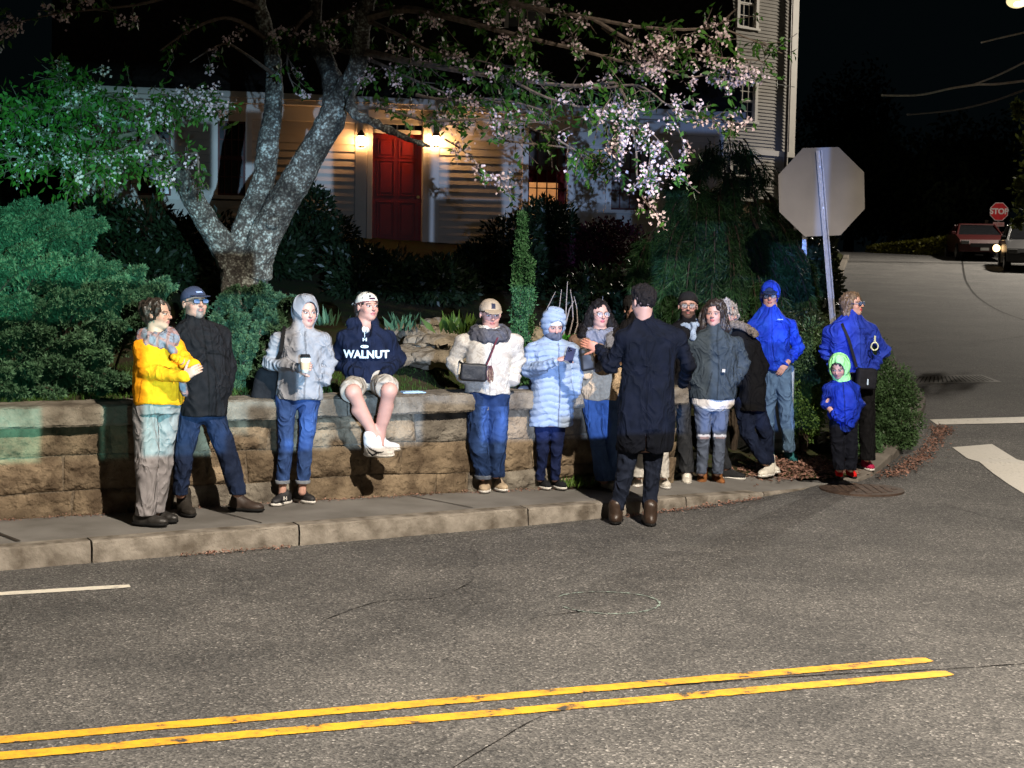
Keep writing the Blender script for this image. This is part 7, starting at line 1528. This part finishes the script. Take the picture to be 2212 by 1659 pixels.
def litter(name, pts, n, sp, seed, zf, size=.028):
    rn = np.random.default_rng(seed); C = []
    for _ in range(n):
        i = rn.integers(0, len(pts)-1); t = rn.random(); a, b = pts[i], pts[i+1]; x = a[0]+(b[0]-a[0])*t+rn.normal()*sp; y = a[1]+(b[1]-a[1])*t+rn.normal()*sp; C.append((x, y, zf(x, y)+rn.uniform(.003, .02)))
    C = np.array(C); D = rn.normal(size=C.shape); D[:, 2] *= .25; N = np.array([0, 0, 1])+rn.normal(size=C.shape)*.35
    o = leafobj(name, C, D, rn.uniform(.5, 1.3, n)*size, rn.uniform(.5, 1.1, n)*size*.7, PETAL, None, N); o['kind'] = 'stuff'
PETAL = leafmat('fallen_petals', (.36, .20, .15), (.10, .055, .04), .85, .1, 6)
litter('petal_litter', [(-2.35, 10.80), (-1.6, 11.20)], 260, .018, 1, lambda x, y: .004, .022); litter('petal_litter', [(.9, 12.75), (1.6, 13.3), (2.3, 13.95)], 500, .03, 2, lambda x, y: .006, .028)
litter('petal_litter', [(3.75, 15.25), (4.2, 15.9), (4.55, 16.8), (5.05, 18.0), (5.25, 18.6)], 1900, .07, 3, lambda x, y: zsheet(y)+.004, .034)
litter('leaf_litter', [(2.3, 14.8), (2.7, 15.1), (3.1, 15.2), (3.3, 15.4), (2.9, 15.6), (2.6, 15.3)], 2400, .15, 4, lambda x, y: max(terr(x, y), .03)+.006, .045)
wl_ = [tuple(wallM(s, 0, -.05)[:2]) for s in (WLEN-8.5, WLEN-6, WLEN-3, WLEN-.2)]; litter('leaf_litter', wl_, 1500, .03, 5, lambda x, y: kerb_at(min(2, x+.6))[1]+.012, .022)
litter('leaf_litter', [(-9, 8.3), (-5, 10.6), (-2, 12.2), (1, 14)], 500, .5, 6, lambda x, y: zsheet(y)+.003 if y < wall_y(x)-1.6 else -1, .02)
# ------------------------------------------------------------------ signs, posts, cars, wires, far things
M_ALU = mat('brushed_sign_aluminium', (.185, .17, .152), .55, .18, 3, .1, 120); M_GALV = mat('galvanised_steel', (.42, .42, .43), .32, .2, 30, .2, 90, metal=.9)
def octagon(R_, t, M, mb): pts = [(R_*math.cos(math.pi/8+i*math.pi/4), R_*math.sin(math.pi/8+i*math.pi/4)) for i in range(8)]; mb.prism(pts, -t/2, t/2, M)
def text_mesh(txt, size, mm, name, parent, M, ext_=.002, off=.0):
    c = bpy.data.curves.new(name, 'FONT'); c.body = txt; c.size = size; c.extrude = ext_; c.align_x = 'CENTER'; c.align_y = 'CENTER'; c.offset = off
    o = bpy.data.objects.new(name, c); COL.objects.link(o); dg = bpy.context.evaluated_depsgraph_get(); me = bpy.data.meshes.new_from_object(o.evaluated_get(dg)); bpy.data.objects.remove(o); me.materials.append(mm); me.transform(M)
    o = bpy.data.objects.new(name, me); COL.objects.link(o); o.parent = parent; return o
def big_sign():
    Y = 16.25; c = P(1777, 414, Y); foot = P(1822, 1005, Y); d = (Vector(P(1772, 335, Y))-Vector(P(1801, 690, Y))).normalized(); foot = Vector(c)-d*((c.z-zsheet(Y)-.05)/d.z)
    root = empty('stop_sign', foot); tag(root, 'large octagonal road sign seen from its bare grey back on a leaning post', 'sign'); cc = c-foot
    ex = Vector((1, .10, 0)); ex = (ex-d*ex.dot(d)).normalized(); M = Matrix((ex, d, ex.cross(d))).transposed().to_4x4(); M.translation = cc+Vector((0, .05, 0)); w = 189/F*Y/2/math.cos(math.pi/8)
    mb = MB(); octagon(w, .004, M @ Matrix.Rotation(R(-3.5), 4, 'Z'), mb); pl = mb.build('sign_plate', M_ALU, root)
    fr = MB(); octagon(w-.002, .003, M @ Matrix.Translation((0, 0, -.006)) @ Matrix.Rotation(R(-3.5), 4, 'Z'), fr); fr.build('sign_face', mat('red_sign_face', (.5, .015, .02), .4), pl)
    # U-channel post
    Mp = Matrix((ex, d.cross(ex)*-1, d)).transposed().to_4x4(); Mp.translation = Vector((0, 0, -.05)); L = (Vector(P(1772, 335, Y))-foot).length; pm = MB(); a = .034
    prof = [(-a, -.012), (-a+.012, -.012), (-.012, .016-.045), (.012, .016-.045), (a-.012, -.012), (a, -.012), (a, -.008), (a-.014, -.008), (.014, -.024), (-.014, -.024), (-a+.014, -.008), (-a, -.008)]
    Mp.translation = Vector((0, 0, 0)); pm.prism([(x, y) for x, y in prof], 0, L+.05, Mp); po = pm.build('post', M_GALV, root)
    for z in (L-.12, L-.55): b = MB(); q = Mp @ Vector((0, -.03, z)); b.tube([q+Vector((0, .005, 0)), q+Vector((0, -.012, 0))], .009, 6); b.build('bolt', M_GALV, po)
big_sign()
def second_post():
    Y = 19.5; t = P(1731, 500, Y); b_ = P(1738, 700, Y); root = empty('sign_post', (b_.x, b_.y, terr(b_.x, b_.y))); tag(root, 'thin grey signpost with a small white sign, half hidden behind the octagon', 'sign post'); o = root.location
    mb = MB(); mb.box((-.03, -.015, 0), (.03, .015, t.z-o.z), Matrix.Rotation(R(-1), 4, 'Y')); mb.build('post', M_GALV, root); s = MB(); q = P(1731, 488, Y)-o; s.box((q.x-.10, q.y-.03, q.z-.06), (q.x+.16, q.y-.02, q.z+.30)); s.build('sign_plate', mat('white_sign', (.6, .56, .55), .5), root, bevel=.02)
second_post()
def pedestal():
    Y = 16.0; c = P(1682, 915, Y); z = terr(c.x, c.y); root = empty('utility_pedestal', (c.x, c.y, z)); tag(root, 'pale grey-green rounded utility pedestal behind the blue rain jacket', 'utility box')
    w = 29/F*Y; top = P(1690, 786, Y).z-z; b = MB(); b.box((-w, -.10, 0), (w, .10, top)); b.build('cabinet', mat('pale_cabinet', (.33, .36, .33), .6, .2, 6), root, bevel=.05); l = MB(); l.box((-w-.01, -.11, top*.12), (w+.01, .11, top*.16)); l.build('band', mat('cabinet_band', (.2, .22, .2), .6), root)
pedestal()
def far_stop():
    Y = 60.; c = P(2158, 457, Y); z0 = 2.4; root = empty('stop_sign', (c.x, c.y, z0)); tag(root, 'distant red STOP sign with a small plate below, behind the red car', 'sign'); q = c-root.location; M = Matrix.Translation(q) @ Matrix.Rotation(R(90), 4, 'X'); r_ = .39
    w = 19.3/F*Y/math.cos(math.pi/8); b = MB(); octagon(w, .01, M, b); p = b.build('sign_plate', mat('white_reflective', (.75, .62, .62), .5, emit=None), root)
    b = MB(); octagon(w*.92, .01, M @ Matrix.Translation((0, 0, .008)), b); b.build('red_face', mat('red_reflective', (.62, .012, .018), .5), p)
    text_mesh('STOP', w*.80, mat('white_letters', (.85, .75, .75), .5), 'lettering', p, M @ Matrix.Translation((0, 0, .016)), .002, .012)
    b = MB(); b.box((-.22, -.02, -w-.20), (.22, 0, -w-.03), Matrix.Translation(q)); pp = b.build('small_plate', mat('pinkish_plate', (.50, .30, .30), .6), root); text_mesh('ALL WAY', .10, mat('red_letters', (.5, .03, .03), .6), 'lettering', pp, Matrix.Translation(q+Vector((0, -.022, -w-.115))) @ Matrix.Rotation(R(90), 4, 'X'), .001)
    b = MB(); b.box((-.035, .012, -z0+z0-q.z), (.035, .05, .1), Matrix.Translation(q)); b.build('post', M_GALV, root); b = MB(); b.box((-.42, .3, -q.z), (-.30, .4, -w+.05), Matrix.Translation(q)); b.build('wooden_post', mat('weathered_post', (.16, .13, .10), .9), root)
    s = lamp('stop_sign_spot', 'SPOT', (c.x-3, c.y-22, 3.2), 900, (1, .9, .8), .1, (c.x, c.y, c.z), R(9), .5)  # narrow spot aimed at the STOP sign from down the street
far_stop()
def car(name, label, pos, yaw, paint, suv=False, lights=False, dark=.0):
    root = empty(name, pos); tag(root, label, 'car'); root.rotation_euler = (0, 0, R(yaw)); L, W, Hh = (4.7, 1.86, 1.68) if suv else (4.5, 1.78, 1.42)
    # side profile along y (front = -y), lofted across x with tumblehome
    lo = [(-L/2, .35), (-L/2-.02, .62), (-L/2+.12, .80), (-L/2+.9, .95 if not suv else 1.05), (-L/2+1.25, 1.0 if not suv else 1.1), (L/2-.9 if not suv else L/2-.15, 1.02 if not suv else 1.12), (L/2-.05, .95), (L/2+.02, .55), (L/2-.05, .33)]
    roof = [(-L/2+1.25, 1.0 if not suv else 1.1), (-L/2+2.0, Hh-.04), (-L/2+2.5, Hh), (L/2-1.35 if not suv else L/2-.7, Hh-.04), (L/2-.75 if not suv else L/2-.2, 1.02 if not suv else 1.12)]
    bm = bmesh.new()
    def loft(prof, ws):
        rings = []
        for x, inset in ws: rings.append([bm.verts.new((x, y, z-inset*max(0, z-.9))) for y, z in prof])
        for a, b in zip(rings, rings[1:]):
            n = len(a)
            for i in range(n): j = (i+1) % n; bm.faces.new((a[i], a[j], b[j], b[i]))
        bm.faces.new(rings[0][::-1]); bm.faces.new(rings[-1])
    loft(lo, [(-W/2+.04, .10), (-W/2+.0, .03), (-W/2+.10, 0), (W/2-.10, 0), (W/2, .03), (W/2-.04, .10)]); bmesh.ops.recalc_face_normals(bm, faces=bm.faces); me = bpy.data.meshes.new('body'); bm.to_mesh(me); me.materials.append(paint)
    b = bpy.data.objects.new('body', me); COL.objects.link(b); b.parent = root; m = b.modifiers.new('b', 'BEVEL'); m.width = .06; m.segments = 3; m.limit_method = 'ANGLE'
    # cabin: pillars and roof painted, glass between
    c = MB(); zb = roof[0][1]; f0, r0, f1, r1 = roof[0][0], roof[-1][0], roof[1][0], roof[3][0]; w0, w1 = W/2-.08, W/2-.26
    top = [(-w1, f1+.05, Hh-.05), (w1, f1+.05, Hh-.05), (w1, r1, Hh-.05), (-w1, r1, Hh-.05)]; c.add(top+[(x, y, Hh+.01) for x, y, z in [(t[0]*.93, t[1]+.08*(1 if i < 2 else -1), 0) for i, t in enumerate(top)]], [(0, 3, 2, 1), (4, 5, 6, 7), (0, 1, 5, 4), (1, 2, 6, 5), (2, 3, 7, 6), (3, 0, 4, 7)])
    for sx in (-1, 1):
        for (y0, y1) in ((f0, f1+.05), ((f0+r0)/2, (f1+r1)/2+.05), (r0, r1)): c.tube([(sx*w0, y0, zb-.03), (sx*w1, y1, Hh-.04)], .045, 6)
    c.build('roof', paint, root, bevel=.02)
    g = MB(); gi = .03; v = [(-w0+gi, f0+.05, zb), (w0-gi, f0+.05, zb), (w0-gi, r0-.05, zb), (-w0+gi, r0-.05, zb), (-w1+gi, f1+.10, Hh-.055), (w1-gi, f1+.10, Hh-.055), (w1-gi, r1-.05, Hh-.055), (-w1+gi, r1-.05, Hh-.055)]; g.add(v, [(0, 3, 2, 1), (4, 5, 6, 7), (0, 1, 5, 4), (1, 2, 6, 5), (2, 3, 7, 6), (3, 0, 4, 7)]); g.build('windows', mat('car_glass', (.012, .013, .015), .08), root)
    for sx in (-1, 1):
        for y in (-L/2+.85, L/2-.85):
            q = MB(); q.tube([(sx*(W/2-.20), y, .33), (sx*(W/2+.01), y, .33)], .33, 20); t = q.build('wheel', mat('tyre', (.012, .012, .012), .85), root, bevel=.02); q = MB(); q.tube([(sx*(W/2+.005), y, .33), (sx*(W/2+.022), y, .33)], [.21, .19], 14); q.build('rim', mat('wheel_rim', (.35, .35, .36), .35, metal=.8), t)
    hl = mat('lit_headlight', (1, .9, .7), .2, emit=(1, .80, .52), estr=60) if lights else mat('headlight_glass', (.10, .10, .10), .25)
    for sx in (-1, 1): q = MB(); q.box((sx*(W/2-.20)-.15, -L/2-.03, .62), (sx*(W/2-.20)+.15, -L/2+.08, .76)); q.build('headlight', hl if sx == 1 or not lights else mat('dim_headlight', (.5, .4, .3), .3, emit=(1, .7, .4), estr=4), root, bevel=.03)
    q = MB(); q.box((-.5, -L/2-.035, .52), (.5, -L/2+.02, .66)); q.build('grille', mat('car_grille', (.01, .01, .01), .5), root); q = MB(); q.box((-.15, -L/2-.055, .40), (.15, -L/2-.03, .50)); q.build('number_plate', mat('plain_plate', (.55, .55, .52), .6), root)
    for sx in (-1, 1): q = MB(); q.box((sx*(W/2+.02)-.08, -L/2+1.45, zb-.02), (sx*(W/2+.02)+.08, -L/2+1.55, zb+.12)); q.build('mirror', paint, root, bevel=.03)
    return root
pr = P(2140, 566, 56.5); car('parked_car', 'red car parked up the side street under the STOP sign', (pr.x, pr.y+2, hill(pr.y)), -8, mat('red_car_paint', (.04, .003, .003), .4, .1), lights=False)
pr = P(2275, 596, 50.0); car('parked_car', 'dark grey car at the right edge, nearest up the side street', (pr.x, pr.y+2.3, hill(pr.y)), -14, mat('charcoal_car_paint', (.020, .020, .022), .35, .1), suv=True)
def car_glint():
    p = P(2153, 536, 53.5); root = empty('lit_lamp', p); tag(root, 'bright lit car lamp glowing between the red and dark grey cars', 'lamp'); b = MB(); b.tube([(0, .03, 0), (0, -.03, 0), (0, -.05, 0)], [.13, .12, .06], 14); b.build('lens', mat('glowing_lamp', (1, .9, .6), .3, emit=(1, .62, .28), estr=5), root, True)
    b = MB(); b.tube([(0, .10, 0), (0, .03, 0)], [.08, .14], 14); b.build('housing', M_BRASS, root, True)
car_glint()
def hedge():
    a, b = P(1880, 530, 62), P(2100, 528, 60); rt = empty('hedge', (a.x, a.y, 2.5)); tag(rt, 'low yellow-green hedge at the top of the side street', 'hedge'); rn = np.random.default_rng(3); n = 12000; t = rn.uniform(0, 1, n)
    C = np.array(a)*(1-t[:, None])+np.array(b)*t[:, None]; h = .35+.55*t; C[:, 2] = 2.55+rn.uniform(0, 1, n)*h; C[:, 1] += rn.uniform(-.5, .5, n); leafobj('foliage', C, rn.normal(size=(n, 3)), .14, .10, leafmat('hedge_leaf', (.13, .13, .012), (.05, .05, .006)), rt)
    mb = MB(); mb.box((0, -.3, -.3), (b.x-a.x, .1, .3)); mb.build('twigs', STEM, rt)
hedge()
def tree_far(i, x, y, Y, rx, ry, lb):
    c = P(x, y, Y); s = Y/F; rt = empty('dark_tree', (c.x, c.y, 2.0)); tag(rt, lb, 'tree', 'dark trees beyond the side street'); rn = np.random.default_rng(70+i); n = 6000; L = unit(rn.normal(size=(18, 3)))*rn.uniform(.3, .8, (18, 1)); k = rn.integers(0, 18, n); q = L[k]+unit(rn.normal(size=(n, 3)))*rn.uniform(.2, .45, (n, 1))
    leafobj('crown', np.array(c)+q*np.array([rx*s, 2.5, ry*s]), rn.normal(size=(n, 3)), .34, .18, bpy.data.materials['far_leaf'], rt); mb = MB(); mb.tube([(0, 0, 0), (.1, 0, (c.z-2)*.6), (0, .1, c.z-2)], [.35, .22, .08], 8); mb.build('trunk', STEM, rt)
leafmat('far_leaf', (.020, .032, .012), (.010, .016, .007), .8, .1)
for i, a in enumerate([(1930, 420, 75, 170, 130, 'dark leafy tree at the top of the side street, behind the big octagon'), (2120, 380, 78, 130, 150, 'dark tree behind the STOP sign'), (2040, 460, 70, 110, 80, 'lower dark tree left of the STOP sign'), (1840, 300, 90, 150, 170, 'tallest dark tree beside the neighbour house')]): tree_far(i, *a)
def edge_branch():
    c = P(2240, 340, 30); rt = empty('edge_tree', (c.x+3, c.y, 1.2)); tag(rt, 'tree at the right edge with a few lit leaves reaching in', 'tree'); rn = np.random.default_rng(6); n = 900; C = []
    for (x, y, s) in ((2196, 232, 8), (2206, 245, 10), (2202, 395, 12), (2208, 440, 12), (2200, 480, 8), (2212, 420, 14), (2225, 300, 20), (2240, 360, 30), (2240, 460, 25)): C.append(np.array(P(x, y, 30))+rn.normal(size=(100, 3))*s/F*30*.6)
    leafobj('leaves', np.concatenate(C), rn.normal(size=(900, 3)), .12, .07, leafmat('edge_leaf', (.14, .17, .04), (.06, .08, .02)), rt); mb = MB(); mb.tube([(0, 0, 0), (0, 0, 5), (-.4, 0, 7.5)], [.18, .12, .04], 8); mb.build('trunk', STEM, rt)
edge_branch()
def street_lamp():
    Y = 55.; c = P(2196, 6, Y); root = empty('street_lamp', (c.x+1.6, c.y, 2.3)); tag(root, 'glowing yellow-white street lamp at the top right corner', 'street lamp'); o = root.location; q = c-o
    b = MB(); b.tube([(0, 0, 0), (0, 0, q.z+.2)], [.10, .07], 8); b.build('pole', M_GALV, root); b = MB(); b.tube([(0, 0, q.z+.1), (q.x*.5, 0, q.z+.5), (q.x+.2, 0, q.z+.25)], .03, 6); b.build('arm', M_GALV, root)
    b = MB(); b.tube([(q.x+.35, 0, q.z+.22), (q.x, 0, q.z+.24), (q.x-.3, 0, q.z+.18)], [.06, .17, .10], 10); b.build('lamp_head', M_GALV, root, True)
    S = SDF((-.45, -.35, -.3), (.45, .35, .3), .03); S.ell((0, 0, 0), (.36, .28, .24)); g = S.obj('lamp_glass', mat('glowing_street_lamp', (1, .9, .7), .3, emit=(1, .80, .42), estr=1.15), root); g.location = q+Vector((0, 0, .05))
    S = SDF((-.3, -.3, -.3), (.3, .3, .3), .02); S.ell((0, 0, 0), (.17, .14, .10)); g = S.obj('bulb', mat('glowing_bulb', (1, .95, .8), .3, emit=(1, .93, .75), estr=9), root); g.location = q+Vector((0, -.16, -.06))
street_lamp()
def wires():
    m1 = mat('near_white_wire', (.8, .78, .70), .5); m2 = mat('dull_wire', (.22, .21, .20), .7)  # near-white colour makes the upper wires stand out
    for i, (pts, r_, mm, lb) in enumerate([([(1905, 206, 34), (1985, 205, 32), (2060, 190, 30), (2110, 183, 28), (2160, 181, 26), (2260, 168, 24)], .022, m1, 'bright overhead wire sagging across the dark sky, the middle one'), ([(2100, 184, 28), (2150, 165, 26), (2212, 135, 24), (2280, 100, 22)], .016, m1, 'thin twisted wire rising to the right above the middle wire'), ([(2120, 92, 30), (2160, 82, 28), (2212, 70, 26), (2290, 50, 24)], .018, m1, 'uppermost overhead wire below the glowing street lamp'),
            ([(1960, 248, 36), (2060, 238, 32), (2140, 220, 28), (2212, 195, 25), (2290, 165, 23)], .02, m2, 'dull grey lower overhead wire on the right'), ([(1590, 158, 38), (1660, 178, 40), (1716, 188, 44)], .012, BLK, 'service wire running to the tall neighbour house'), ([(1600, 152, 38), (1655, 120, 40), (1722, 72, 44)], .010, BLK, 'slanting wire in front of the tall neighbour house')]):
        q = smoothpath([(*P(x, y, Y), r_) for x, y, Y in pts], 8); c = Vector(q[0][:3]); mb = MB(); mb.tube([Vector(a[:3])-c for a in q], r_, 5); o = mb.build('overhead_wire', mm, None, True); o.location = c; tag(o, lb, 'wire', 'overhead wires')
wires()
def wall_item():
    p = wallM(0, 0); c = P(892, 846, wall_y(P(892, 846, 13).x)+.12); root = empty('folded_leaflet', (c.x, c.y, WTOP+.17)); tag(root, 'pale blue folded leaflet lying on the wall beside the seated hoodie', 'leaflet'); b = MB(); b.box((-.10, -.05, 0), (.10, .05, .008), Matrix.Rotation(R(20), 4, 'Z')); b.box((-.09, -.04, .009), (.07, .05, .014), Matrix.Rotation(R(30), 4, 'Z')); b.build('sheets', mat('pale_blue_paper', (.30, .45, .60), .6), root)
wall_item()
